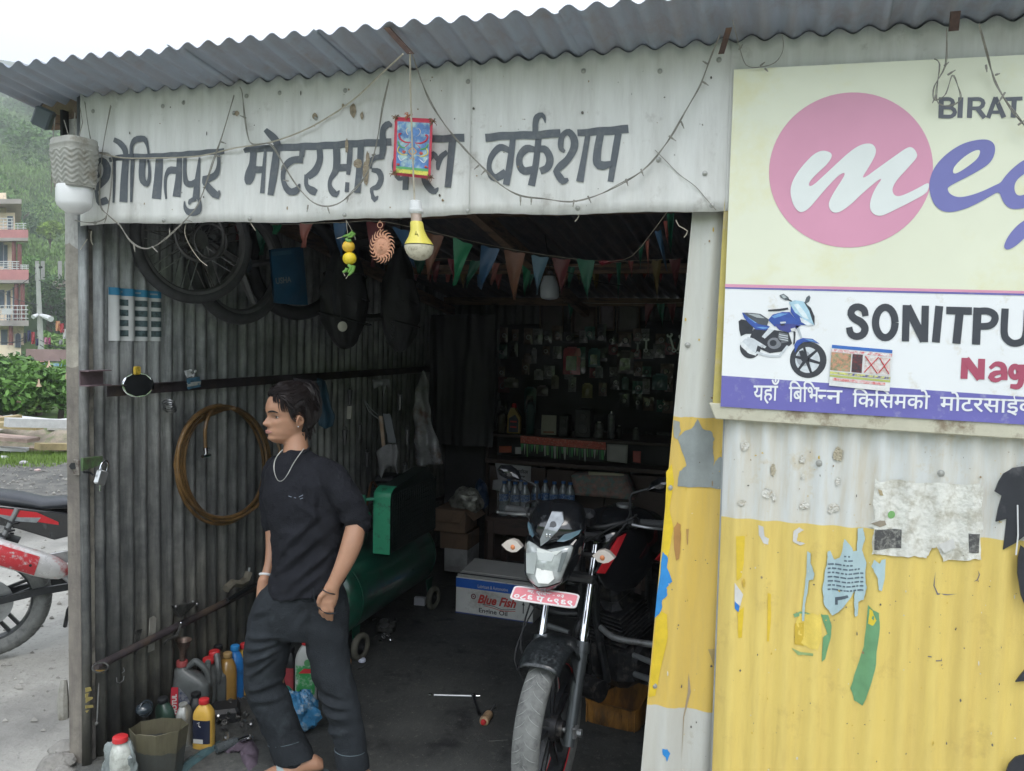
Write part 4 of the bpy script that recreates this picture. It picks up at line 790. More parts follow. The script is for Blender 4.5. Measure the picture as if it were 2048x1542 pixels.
# terracotta sun
sun_=thing('sun_ornament', 'small terracotta sun face with wavy rays hanging by a ring', 'ornament', tuple(onY(763,525,-.03)))
c_=onY(764,493,-.03); s_=(onY(774,493,-.03)-c_).length/10; M_ter=mat('terracotta',(.58,.30,.19), rough=.8, var=.15, scale=30, bump=.3, bscale=120)
mb=MB(); mb.lathe([(15*s_,0),(16*s_,.002),(14*s_,.006),(8*s_,.009),(.001,.011)], c_+V((0,.003,0)),(0,-1,0), n=30); build('sun_disc', mb, M_ter, sun_)
for k in range(20):
    a=2*pi*k/20; mb=MB(); P=[]
    for j in range(5): r=(13+j*3.2)*s_; b_=a+.25*sin(j*.9); P.append(c_+V((r*cos(b_),0, r*sin(b_)*1.22*(1 if j else 1))))
    mb.tube(P, [.0045,.0042,.0034,.002,.0006], n=6); build('ray', mb, M_ter, sun_)
for p_, r_ in (((0,-.011,0),.0035),((-.007,-.008,.007),.002),((.007,-.008,.007),.002)): mb=MB(); mb.ball(c_+V(p_), r_, n=8); build('face_relief', mb, M_ter, sun_)
mb=MB(); mb.tube([c_+V((-.007,-.0085,-.008)), c_+V((0,-.011,-.011)), c_+V((.007,-.0085,-.008))],.0013, n=5, sm=1); build('face_relief', mb, M_ter, sun_)
mb=MB(); mb.torus(onY(760,450,-.03),(0,1,0),.0095,.0013); mb.torus(onY(761,461,-.03),(1,.2,0),.005,.0012); mb.tube([onY(760,440,-.03), onY(760,446,-.03)],.001, n=4); build('ring', mb, M_ter, sun_)
# basket shaded lamp at the left corner
lamp=thing('basket_lamp', 'grey plastic basket over a big white bulb on the left corner post', 'lamp', tuple(onY(150,425,-.12)))
YQ = -.13
M_bask=mat('grey_basket_plastic',(.33,.33,.30), rough=.6, var=.12, scale=10, dirt=(.2,.18,.14), damt=.4, dscale=14)
c_=onY(150,400, YQ); s_=(onY(160,350, YQ)-onY(150,350, YQ)).length/10*.86
def sqr(r, z, n=40, k=5, yaw=-.25):
    out=[]
    for j in range(n):
        a=2*pi*j/n+.02; ca, sa=cos(a), sin(a); q=(abs(ca) ** k+abs(sa) ** k) ** (-1/k); x_, y_=r*q*ca, r*.8*q*sa; out.append(V((x_*cos(yaw)-y_*sin(yaw), x_*sin(yaw)+y_*cos(yaw), z)))
    return out
top=onY(148,278, YQ); bot=onY(150,376, YQ); zt_, zb_=top.z, bot.z
rings=[]
for v, r in ((0,30),(.015,35.5),(.04,37),(.12,38),(.14,38.6),(.2,38.8),(.22,39.5),(.25,39)):
    rings.append([V((top.x, top.y,0)).lerp(V((bot.x, bot.y,0)), v)+q for q in sqr(r*s_, zt_+(zb_-zt_)*v)])
nr=26
def basket_ring(v):
    r=39-6*(v-.25)/.75 if v>.25 else 39; ring=[]
    base=V((top.x, top.y,0)).lerp(V((bot.x, bot.y,0)), v)
    for j, q in enumerate(sqr(r*s_,0, n=120)):
        wob=sin(j/120*2*pi*10); ph=(v-.25)/.75*7+.42*wob; rip=.0022*(1 if (ph % 1)<.5 else 0)*(1 if .25<v<.95 else 0)
        n_=V((q.x, q.y,0)).normalized(); ring.append(base+q+n_*rip+V((0,0, zt_+(zb_-zt_)*v)))
    return ring
mb=MB(); mb.loft([[V((top.x, top.y,0)).lerp(V((bot.x, bot.y,0)), v)+q for q in sqr(r*s_, zt_+(zb_-zt_)*v, n=120)] for v, r in ((0,28),(.012,35.5),(.04,37.5),(.12,38),(.13,39),(.16,39),(.17,38.4),(.25,39))]+[basket_ring(.25+.75*i/56) for i in range(57)], cap=False)
mb.face(*range(120)); o=build('basket', mb, M_bask, lamp, ang=50); s=o.modifiers.new('s', 'SOLIDIFY'); s.thickness=.003; s.offset = -1
Lz('white_bulb', [(26,372),(27,380),(27,405),(25,413),(19,420),(13,425),(11,427)], mat('milky_plastic',(.80,.81,.82), rough=.35, var=.02),(149,376,149), lamp, Y=YQ)
for p0, p1 in (((128,240),(140,280)),((150,225),(148,280)),((160,215),(165,245)),((165,245),(156,280)),((110,235),(104,300)),((104,300),(103,385))):
    mb=MB(); mb.tube([onY(*p0, YQ), onY(*p1, YQ)],.0018, n=5); build('cable', mb, M_wire, lamp)
m=MB(); m.box(onY(129,248,-.02),(.012,.03,.10)); one('cable_clamp', m, M_dark, 'black iron strap on the corner post above the basket lamp', 'clamp', bevel=.001)
m=MB(); R_=Matrix.Rotation(.45,3, 'Y') @ Matrix.Rotation(.5,3, 'Z'); m.rbox(onY(87,236,-.06),(.062,.05,.072),.006, R_)
bx=one('junction_box', m, mat('slate_plastic',(.10,.125,.14), rough=.5, var=.1), 'slate grey box hanging under the left eave corner', 'box', ang=25)
pens=[((7,),)]
Z8=(2.56,600,420); Z7=(3.657,140,440)
PC = {'pink': (.42,.16,.13), 'blue': (.05,.13,.25), 'maroon': (.18,.045,.05), 'brown': (.24,.11,.07), 'green': (.03,.24,.12), 'teal': (.03,.17,.11), 'crim': (.30,.03,.05), 'sky': (.13,.24,.33), 'olive': (.20,.15,.05), 'red': (.36,.10,.09)}
def bunting(label, string, flags, z):
    def P(x, y, Y): return onY(z[1]+x/z[0], z[2]+y/z[0], Y)
    t_=thing('bunting', label, 'bunting', tuple(P(*string[0]))); mb=MB(); mb.tube([P(*q) for q in string],.0016, n=5, sm=1); build('string', mb, M_wire2, t_)
    for k,(a, b, c, colr, Y) in enumerate(flags):
        A, B, C=P(*a, Y), P(*b, Y), P(*c, Y+.02); mb=MB(); rr=random.Random(k+int(a[0])); tw=rr.uniform(-.03,.03); ph=rr.uniform(0,6)
        def fn(u, v):
            p_=A.lerp(B, u).lerp(C, v*.97); return p_+V((0,(.012*sin(u*5+v*4+ph)+tw*u)*(.3+v),.003*sin(u*9)))
        mb.grid(fn,6,10); build('pennant', mb, mat('pennant_'+colr, PC[colr], rough=.38, var=.18, scale=9), t_)
    return t_
bunting('bunting of coloured plastic pennants strung across the doorway behind the bulb', [(0,70,.6),(240,62,.6),(440,60,.7),(790,140,.9),(1100,205,1.1),(1400,250,1.2),(1600,262,1.2),(1700,235,.9),(1790,130,.6),(1880,10,.3)],
 [((0,70),(60,75),(5,195),'pink',.6),((170,66),(240,66),(205,240),'blue',.6),((340,62),(440,65),(380,300),'maroon',.7),((470,85),(560,110),(590,300),'blue',.75),((640,115),(735,135),(655,362),'brown',.85),((785,142),(885,180),(785,392),'green',.9),((925,182),(1020,200),(920,412),'blue',1.0),((1045,205),(1150,222),(1090,468),'brown',1.1),((1185,232),(1275,245),(1215,440),'sky',1.15),((1290,246),(1385,255),(1340,440),'maroon',1.2),((1415,250),(1510,260),(1475,462),'teal',1.2),((1525,262),(1660,252),(1540,282),'crim',1.2),((1735,190),(1760,178),(1742,305),'teal',.8),((1768,160),(1790,150),(1787,350),'pink',.7),((1815,110),(1850,105),(1882,322),'blue',.55),((1860,60),(1892,50),(1885,182),'red',.4),((1878,22),(1915,15),(1896,232),'teal',.3)], Z8)
bunting('second row of shorter pennants hanging deeper inside behind the first bunting', [(420,250,1.9),(760,250,1.9),(1100,280,2.2),(1400,290,2.2),(1700,260,2.0),(1960,250,1.9)],
 [((510,250),(560,255),(545,370),'crim',1.9),((580,258),(640,260),(610,330),'teal',1.9),((660,262),(720,262),(690,370),'maroon',1.9),((755,250),(805,255),(790,372),'crim',1.9),((870,258),(930,262),(850,402),'teal',2.0),((985,268),(1022,275),(975,386),'pink',2.1),((1135,280),(1190,285),(1150,442),'green',2.2),((1372,290),(1408,290),(1374,402),'teal',2.2),((1618,275),(1646,268),(1630,462),'teal',2.1),((1680,262),(1708,260),(1698,345),'red',2.0),((1800,258),(1852,258),(1830,472),'olive',2.0),((1890,254),(1950,250),(1925,402),'maroon',1.9)], Z8)
bunting('row of pennants under the fascia left of the lemons near the tyres', [(1100,28,.9),(1290,32,.9),(1480,35,.95),(1780,28,1.0)],
 [((1110,30),(1178,32),(1150,82),'brown',.9),((1198,32),(1290,35),(1225,165),'maroon',.9),((1360,38),(1468,40),(1382,262),'teal',.95),((1475,36),(1550,38),(1495,112),'green',.95),((1680,30),(1772,30),(1702,190),'pink',1.0)], Z7)
fl=[]
rr=random.Random(15)
for i in range(17): x=560+i*84+rr.uniform(-8,8); y=232+26*sin(i*.19+.2)+rr.uniform(-4,4); w_=rr.uniform(55,85); fl.append(((x, y),(x+w_, y+3),(x+w_*rr.uniform(.3,.6), y+rr.uniform(110,170)), rr.choice(['maroon', 'teal', 'blue', 'olive', 'brown', 'crim', 'red']),2.7))
bunting('third dim row of pennants hanging furthest inside under the roof', [(540,232,2.7),(1000,256,2.7),(1500,250,2.7),(1980,232,2.7)], fl, Z8)
bunting('faint pennants on the far wall above the hanging spanners', [(1350,470,3.5),(1600,480,3.5),(1960,475,3.5)], [((1370,480),(1400,482),(1385,560),'teal',3.5),((1765,480),(1815,480),(1770,605),'maroon',3.5),((1825,480),(1868,480),(1858,600),'teal',3.5),((1880,478),(1925,478),(1910,590),'maroon',3.5)], Z8)
def wheel_parts(t_, R, wt, spokes, M=Matrix.Identity(4), rim_m=None, alloy=False):
    """wheel in local space, axle along X"""
    mb=MB(); n=56; k=12; rings=[]
    mb.torus((0,0,0),(1,0,0), R-wt*.5, wt*.5, n=n, k=14, sq=1.0); mb.xf(M); build('tyre', mb, M_rubber, t_, local=True)
    mb=MB(); r0=R-wt*.95
    mb.loft([[V((x, r*cos(2*pi*i/n), r*sin(2*pi*i/n))) for x, r in ((-wt*.36, r0+.008),(-wt*.3, r0-.008),(0, r0-.016),(wt*.3, r0-.008),(wt*.36, r0+.008),(0, r0+.004))] for i in range(n)], loop=True); mb.xf(M); build('rim', mb, rim_m, t_, local=True)
    mb=MB(); mb.cyl((-.05,0,0),(.05,0,0),.028, n=16); mb.cyl((-.045,0,0),(-.038,0,0),.042, n=20); mb.cyl((.038,0,0),(.045,0,0),.042, n=20); mb.xf(M); build('hub', mb, M_steel, t_, local=True)
    for i in range(spokes):
        a=2*pi*i/spokes; sd_=1 if i % 2 else -1; b=a+(.45 if (i // 2) % 2 else -.45)
        mb=MB(); mb.cyl((sd_*.04,.04*cos(a),.04*sin(a)),(sd_*.004,(r0-.01)*cos(b),(r0-.01)*sin(b)),.0024, n=5); mb.xf(M); build('spoke', mb, M_steel, t_, local=True)
M_rimd=mat('dusty_rim',(.17,.17,.175), rough=.5, metal=.5, var=.3)
w1=thing('wheel_with_spokes', 'large spoked wheel hanging on the tin wall just behind the fascia', 'wheel', tuple(onX(388,480, SX+.12)),(0,.03, radians(-24)), group='wheels hanging on the left wall')
M_rubber_keep=M_rubber; M_rubber=mat('dusty_dark_rubber',(.06,.062,.066), rough=.75, var=.35, scale=14, bump=.2)
wheel_parts(w1,.275,.046,36, rim_m=M_rimd)
mb=MB(); mb.torus((.05,.05,0),(1,0,0),.075,.006, n=30); mb.torus((.05,0,.02),(1,0,0),.11,.008, n=30); build('brake_plate', mb, M_rimd, w1, local=True)
w2=thing('wheel_with_spokes', 'second dark wheel with wide tyre hanging behind and below the spoked wheel', 'wheel', tuple(onX(478,528, SX+.12)),(0,0, radians(-12)), group='wheels hanging on the left wall')
wheel_parts(w2,.285,.06,0, rim_m=M_rimd); M_rubber=M_rubber_keep
for i in range(5):
    a=2*pi*i/5; mb=MB(); mb.tube([V((0,.03*cos(a),.03*sin(a))), V((0,.2*cos(a+.15),.2*sin(a+.15)))], [.022,.014], n=6); build('alloy_spoke', mb, M_rimd, w2, local=True)
t3=thing('scrap_tyre', 'bare black tyre hanging behind the blue bag', 'tyre', tuple(onX(594,530, SX+.16)),(0,0, radians(-30)))
mb=MB(); mb.torus((0,0,0),(1,0,0),.25,.036, n=50, k=12); build('casing', mb, M_rubber, t3, local=True)
bg_=thing('blue_bag', 'flat blue plastic bag printed in white hanging over the tyre', 'bag', tuple(onX(580,610, SX+.3)))
def xq(name, pts, X, m, par, dx=.0, nu=6, nv=8, wob=.008):
    a, b, c_, d_=[onX(x, y, X) for x, y in pts]; mb=MB()
    mb.grid(lambda u, v: a.lerp(b, u).lerp(d_.lerp(c_, u), v)+V((wob*noise.noise(V((u*3, v*3, X*5+len(name))))+dx,0,0)), nu, nv); o=build(name, mb, m, par); return o
M_bag=mat('blue_bag_plastic',(.025,.12,.24), rough=.4, var=.25, scale=8)
def bagface(u, v, k=0.0):
    a, b, c_, d_=[onX(x, y, SX+.30) for x, y in ((541,500),(606,494),(616,610),(550,605))]; p_=a.lerp(b, u).lerp(d_.lerp(c_, u), v); return p_+V((.02*sin(pi*u)*sin(pi*min(1, v+.1))+.006*sin(v*14+u*5)*(1-abs(2*u-1))-k,0,0))
mb=MB(); mb.grid(lambda u, v: bagface(u, v),12,14); mb.grid(lambda u, v: bagface(u, v,.05*sin(pi*u)+.01),6,6); build('bag_body', mb, M_bag, bg_)
P_=lambda x, y: onX(x, y, SX+.345)
build('lettering', text_mb('USHA', P_(552,568), P_(583,564), P_(551,556), off=.03), mat('pale_print',(.30,.36,.40), rough=.5), bg_, smooth=False)
mb=MB(); mb.quad(P_(543,504), P_(582,500), P_(584,508), P_(544,512)); build('pale_band', mb, mat('band_print',(.07,.2,.32), rough=.4), bg_)
def bundle(lab, px, py, X, sz, sd):
    c=onX(px, py, X); t_=thing('black_bundle', lab, 'bundle', tuple(c)); mb=MB()
    def fn(u, v):
        th=2*pi*u; ph=pi*(.02+.96*v); d_=V((cos(th)*sin(ph), sin(th)*sin(ph), cos(ph))); k=.62+.38*min(1,1.15-d_.z) ; r=(1+.22*noise.noise(d_*1.6+V((sd,0,0)))+.10*noise.noise(d_*5+V((0, sd,0)))+.03*sin(th*9+d_.z*3))*k
        return V((d_.x*sz[0]*r, d_.y*sz[1]*r, d_.z*sz[2]))/2
    mb.grid(fn,40,30); build('bundle_body', mb, M_rubber, t_, local=True); mb=MB(); mb.tube([V((0,0, sz[2]*.45)), V((0,0, sz[2]*.5+.35))],.006, n=5); build('hook_wire', mb, M_dark, t_, local=True)
    for k in range(3): mb=MB(); mb.torus((0,0, sz[2]*(.18-.2*k)),(.1*k,.1,1), sz[1]*(.36+.05*k),.006, n=30, k=5); build('strap', mb, M_dark, t_, local=True)
    return t_
h1=bundle('pear shaped black bundle with a round white sticker hanging right of the blue bag',690,590, SX+.42,(.22,.30,.56),2)
mb=MB(); mb.lathe([(.024,0),(.022,.0015),(.0,.002)], onX(685,653, SX+.585),(.75,-.65,0), n=20); o=build('round_sticker', mb, mat('sticker_paper',(.62,.60,.53), rough=.7), h1)
h2=bundle('narrow black bundle with faint side lettering hanging furthest in',800,600, SX+.62,(.2,.24,.56),6)
P_=lambda x, y: onX(x, y, SX+.77)
build('lettering', text_mb('OBOS', P_(790,678), P_(788,640), P_(782,678), off=.02), mat('tyre_letter',(.09,.095,.10), rough=.6), h2, smooth=False)
tn_=thing('inner_tube', 'thin black inner tube hanging between the two black bundles', 'inner tube', tuple(onX(742,560, SX+.5)),(0,0, radians(-45))); mb=MB(); mb.torus((0,0,0),(1,0,0),.2,.02, n=40, k=8); build('tube_ring', mb, M_rubber, tn_, local=True)
# shelf of dark shapes in the back left: draped black cloth over a rack
mb=MB(); mb.grid(lambda u, v: V((-2.3+.5*u,3.0+.025*sin(u*31)*noise.noise(V((u*4, v*2,0)))+.05*noise.noise(V((u*3, v*3,8))),.95+.95*v)),40,12); one('black_cloth', mb, M_dark, 'black cloth hanging in the dark back left corner', 'cloth')
po=thing('parts_poster', 'white poster with blue heading and twelve dark pictures on the tin wall', 'poster', tuple(onX(275,682, SX)))
ya, yb=onX(223,630, SX).y, onX(327,630, SX).y; za, zc=onX(275,579, SX).z, onX(275,682, SX).z
def pg(u0, u1, v0, v1, name, m, off):
    mb=MB(); mb.grid(lambda u, v: (lambda yy: V((SX-.004+(sidex(yy)-SX)*.55+off, yy, za+(zc-za)*(v0+(v1-v0)*v))))(ya+(yb-ya)*(u0+(u1-u0)*u)), max(2, int((u1-u0)*60)),2); return build(name, mb, m, po, ang=180)
pg(0,1,0,1, 'sheet', mat('poster_paper',(.66,.68,.68), rough=.6, var=.1),.006)
pg(0,1,0,.14, 'blue_heading', mat('poster_blue',(.04,.26,.46), rough=.5, var=.15),.008)
for k, u in enumerate((.2,.52,.82)): pg(u-.04, u+.05,.05,.08, 'heading_print', mat('poster_head_print',(.3,.4,.48), rough=.5),.009)
for j in range(4):
    for i in range(3):
        u=(.13,.47,.80)[i]; v=.21+j*.195; pg(u, u+.19, v, v+.12, 'picture', mat('poster_picture',(.07,.11,.12), rough=.5, var=.6, scale=60),.008)
mb=MB(); a, b=onX(167,757, SX+.05), onX(213,757, SX+.05); h_=.042
mb.loft([[V((SX+.03+x, y, a.z+z)) for x, z in ((0,.03),(.045,.03),(.045,.026),(.004,.026),(.004,-.026),(.045,-.026),(.045,-.03),(0,-.03))] for y in (a.y, b.y)]); one('channel_stub', mb, mat('rusty_channel',(.14,.10,.11), rough=.7, var=.25, bump=.2), 'rusty channel stub fixed at the near end of the wall rail', 'bracket')
mr_=thing('round_mirror', 'black backed round mirror hung on the wall rail with a yellow tag', 'mirror', tuple(onX(276,790, SX+.06)))
mb=MB(); c_=onX(276,770, SX+.07); mb.lathe([(.001,-.012),(.03,-.011),(.052,-.006),(.058,0),(.058,.004),(.054,.006)], c_,(.72,-.6,.12), n=9, sx=1.0, sy=.85); build('mirror_back', mb, mat('matt_black',(.008,.009,.010), rough=.95, spec=.1), mr_)
mb=MB(); mb.lathe([(.060,-.002),(.0605,.003),(.058,.005)], c_,(.72,-.6,.12), n=24, sx=1.0, sy=.85); build('chrome_edge', mb, M_chrome, mr_)
mb=MB(); c2=onX(274,741, SX+.075); mb.rbox(c2,(.012,.036,.034),.004); build('yellow_tag', mb, mat('tag_yellow',(.55,.38,.04), rough=.5, dirt=(.1,.08,.03), damt=.3, dscale=60), mr_)
sa=thing('sachet', 'blue and white sachet tucked on the wall rail', 'sachet', tuple(onX(388,778, SX+.05)))
xq('foil', [(373,757),(400,753),(402,773),(376,779)], SX+.055, mat('sachet_blue',(.08,.2,.3), rough=.35, var=.3, scale=40), sa); xq('label_band', [(374,766),(401,762),(402,769),(375,774)], SX+.058, mat('sachet_white',(.5,.52,.5), rough=.4, var=.15), sa)
xq('torn_top', [(368,742),(382,738),(384,752),(374,756)], SX+.056, M_sky0, sa); xq('torn_top', [(384,752),(390,740),(393,741),(388,754)], SX+.057, M_sky0, sa)
mb=MB(); c_=onX(337,806, SX+.05)
for k in range(4): mb.torus(c_+V((.0,.004*k,-.010*k)),(.35,-.3,.85),.024-.002*(k % 2),.0035, n=24, k=7)
one('spring_coil', mb, M_steel, 'small steel spring coil hanging under the wall rail', 'spring')
M_hose=mat('amber_hose',(.21,.12,.045), rough=.4, var=.3, scale=18, coat=.3, dirt=(.12,.07,.03), damt=.4, dscale=8)
hs=thing('air_hose', 'coiled amber air hose hanging on the tin wall', 'hose', tuple(onX(440,1060, SX+.05)))
P=[]; loops=[(442,925,92,115),(450,922,84,108),(446,932,97,120),(452,918,78,102),(438,936,88,124),(447,925,90,112)]
for li,(a_, b_, c2_, d2_) in enumerate(loops):
    nx_=loops[min(li+1, len(loops)-1)]
    for k in range(28):
        f_=k/28; th = -pi/2-2*pi*f_; cx_=a_+(nx_[0]-a_)*f_; cy_=b_+(nx_[1]-b_)*f_; rx=c2_+(nx_[2]-c2_)*f_; ry=d2_+(nx_[3]-d2_)*f_; P.append(onX(cx_+rx*cos(th), cy_+ry*sin(th), SX+.03+.012*((li*2) % 5)+.006*sin(th*2)))
P=[onX(411,897, SX+.09), onX(410,860, SX+.09), onX(418,830, SX+.085), onX(430,815, SX+.06)]+P+[onX(420,830, SX+.05), onX(370,870, SX+.06), onX(350,930, SX+.06), onX(375,1000, SX+.06), onX(430,1042, SX+.07), onX(490,1030, SX+.09), onX(532,988, SX+.12), onX(560,900, SX+.12), onX(540,860, SX+.1)]
mb=MB(); mb.tube(P,.0078, n=8, sm=1); build('hose_tube', mb, M_hose, hs)
mb=MB(); mb.cyl(onX(411,895, SX+.09), onX(412,908, SX+.09),.009, n=10); mb.cyl(onX(405,913, SX+.09), onX(420,910, SX+.09),.0075, n=8); mb.cyl(onX(412,900, SX+.09), onX(420,898, SX+.1),.006, n=8); build('fitting', mb, M_chrome, hs)
pl_=thing('padlock', 'open steel padlock hanging from the green hasp by the post', 'padlock', tuple(onX(203,975, SX+.05)))
c_=onX(202,955, SX+.07); R_=Matrix.Rotation(radians(-22),3, 'X')
mb=MB(); mb.rbox(c_,(.02,.048,.056),.005, R_); build('lock_body', mb, M_chrome if False else mat('brushed_lock',(.55,.56,.56), rough=.32, metal=.8, var=.1), pl_, ang=30)
mb=MB(); mb.tube([c_+R_ @ V((0,-.016,.026)), c_+R_ @ V((0,-.016,.05)), c_+R_ @ V((0,-.002,.066)), c_+R_ @ V((0,.014,.058)), c_+R_ @ V((0,.018,.03))],.004, n=8, sm=2); build('shackle', mb, M_chrome, pl_)
mb=MB(); mb.tube([c_+R_ @ V((.0,.006,-.026)), c_+R_ @ V((0,.014,-.05))],.004, n=6); build('key', mb, M_chrome, pl_)
hp=thing('hasp', 'green painted hasp bracket bolted through the left door post', 'bracket', tuple(onX(185,940, SX)))
M_hasp=mat('hasp_green',(.07,.13,.05), rough=.6, var=.3, dirt=(.06,.05,.04), damt=.5, dscale=30)
mb=MB(); mb.prism([onX(166,916, SX+.06), onX(206,912, SX+.06), onX(206,924, SX+.06), onX(194,934, SX+.06), onX(166,942, SX+.06)],(-.012,0,0)); build('plate', mb, M_hasp, hp, bevel=.002)
mb=MB(); mb.cyl(onY(146,932,-.03), onY(146,932,.0),.014, n=6); build('bolt', mb, M_dark, hp)
mb=MB(); mb.rbox(onY(153,935,-.02),(.03,.008,.062),.003); build('washer_plate', mb, mat('plate_paint',(.3,.28,.25), rough=.7, var=.3, dirt=(.08,.06,.05), damt=.6, dscale=40), hp)
mb=MB(); mb.tube([onX(166,944, SX+.055), onX(180,945, SX+.06), onX(186,950, SX+.06)],.004, n=6); build('pin', mb, M_dark, hp)
# clutter along the pipe rail
def on_wall(name, lab, cat, shapes, X=SX+.03):
    t_=thing(name, lab, cat, tuple(onX(*shapes[0][2][0], X)))
    for nm, kind, pts, r, m in shapes:
        mb=MB()
        if kind == 't': mb.tube([onX(x, y, X) for x, y in pts], r, n=6)
        elif kind == 'p': mb.prism([onX(x, y, X) for x, y in pts],(-r,0,0))
        elif kind == 'b': mb.ball(onX(*pts[0], X), r, n=10)
        elif kind == 'o': mb.torus(onX(*pts[0], X),(.3,-.2,1) if len(pts)==1 else (1,0,0), r, r*.12, n=20, k=6)
        build(nm, mb, m, t_)
    return t_
M_grime=mat('greasy_metal',(.10,.10,.095), rough=.45, metal=.5, var=.5, scale=25, dirt=(.02,.02,.02), damt=.4, dscale=30)
M_greys=mat('zinc_strip',(.28,.27,.24), rough=.6, var=.25, scale=12, dirt=(.08,.07,.05), damt=.4)
on_wall('metal_strip', 'tall narrow zinc strip standing behind the pipe rail', 'strip', [('strip', 'p', [(300,1237),(308,1232),(313,1236),(309,1300),(297,1305)],.004, M_greys)], SX+.022)
on_wall('metal_strip', 'short bent metal strip left of the tall zinc strip', 'strip', [('strip', 'p', [(271,1262),(285,1258),(280,1275),(276,1300),(271,1310)],.006, M_grime)], SX+.022)
on_wall('metal_bracket', 'greasy bracket with bolts stuck on the wall above the pipe rail', 'bracket', [('plate', 'p', [(350,1212),(395,1205),(375,1225),(362,1236),(355,1225)],.02, M_grime),('bolt', 'b', [(352,1213)],.008, M_steel),('bolt', 'b', [(394,1208)],.008, M_steel),('bolt', 'b', [(386,1203)],.006, M_steel),('arm', 't', [(362,1246),(355,1270),(335,1280),(328,1288)],.006, M_grime),('nut', 'b', [(362,1246)],.007, M_chrome)], SX+.06)
gl=on_wall('greasy_gaiter', 'pale greasy rubber gaiter and cables hung on the wall behind the boy', 'gaiter', [('gaiter', 't', [(452,1178),(465,1166),(480,1168),(492,1160),(498,1145)],.02, mat('gaiter_rubber',(.17,.155,.12), rough=.7, var=.4)),('cable', 't', [(455,1200),(480,1185),(510,1170),(530,1160)],.009, M_dark),('clip', 't', [(497,1148),(499,1135)],.006, M_steel)], SX+.08)
on_wall('hanging_ring', 'shallow oily dish hung on the pipe rail by the post', 'dish', [('dish', 'o', [(201,1335)],.028, M_grime),('oil_drip', 'p', [(192,1340),(210,1340),(207,1346),(195,1346)],.003, mat('amber_oil',(.35,.22,.05), rough=.3))], SX+.06)
on_wall('dip_rod', 'thin steel rod hanging below the pipe rail by the post', 'rod', [('rod', 't', [(198,1366),(196,1400),(194,1445)],.0028, M_steel),('foot', 'b', [(194,1447)],.008, M_grime)], SX+.05)
on_wall('wire_hook', 'open steel wire hooks below the pipe rail', 'hook', [('hook', 't', [(233,1355),(234,1364),(240,1366),(247,1360),(248,1352)],.0018, M_steel),('hook', 't', [(247,1335),(249,1342),(244,1346)],.0018, M_steel)], SX+.05)
for k,(pts, c) in enumerate([([(171,1376),(181,1374),(184,1381),(172,1385)],0),([(171,1388),(177,1386),(176,1393),(171,1395)],0),([(172,1394),(186,1394),(185,1398),(178,1402),(172,1406)],0),([(171,1411),(186,1410),(187,1415),(171,1417)],0),([(171,1422),(178,1420),(174,1426)],0)]):
    on_wall('yellow_flake', 'scrap of yellow tape stuck inside the post, number %s from the top' % ('one', 'two', 'three', 'four', 'five')[k], 'tape', [('tape', 'p', pts,.002, mat('old_yellow_tape',(.42,.34,.12), rough=.6, var=.3))], SX+.045)
def mk(name, col, **k): return mat(name, col, **k)
M_redcap=mk('red_cap_plastic',(.55,.03,.035), rough=.4, var=.08); M_gold=mk('gold_bottle',(.62,.38,.07), rough=.35, var=.1, dirt=(.4,.25,.08), damt=.3); M_goldd=mk('dark_gold_can',(.28,.16,.04), rough=.3, var=.3, coat=.4)
M_greycan=mk('grey_can',(.10,.11,.11), rough=.4, var=.2, dirt=(.05,.05,.05), damt=.4); M_blueb=mk('blue_bottle',(.02,.17,.48), rough=.35, var=.1, dirt=(.02,.06,.12), damt=.3); M_silver=mk('silver_bottle',(.36,.37,.35), rough=.35, metal=.3, var=.12, dirt=(.12,.11,.09), damt=.45)
M_clear=mk('cloudy_bottle',(.50,.52,.48), rough=.3, var=.2, scale=14, dirt=(.2,.2,.17), damt=.4, dscale=12)
M_label_dk=mk('label_navy',(.02,.025,.05), rough=.4, var=.2); M_lab_w=mk('label_white',(.6,.6,.58), rough=.45, var=.1)
def ovring(w_, d_, z, pw=3.2, n=28, cx_=0, cy_=0):
    out=[]
    for j in range(n):
        a=2*pi*j/n; ca, sa=cos(a), sin(a); out.append(V((cx_+math.copysign(abs(ca) ** (2/pw), ca)*w_/2, cy_+math.copysign(abs(sa) ** (2/pw), sa)*d_/2, z)))
    return out
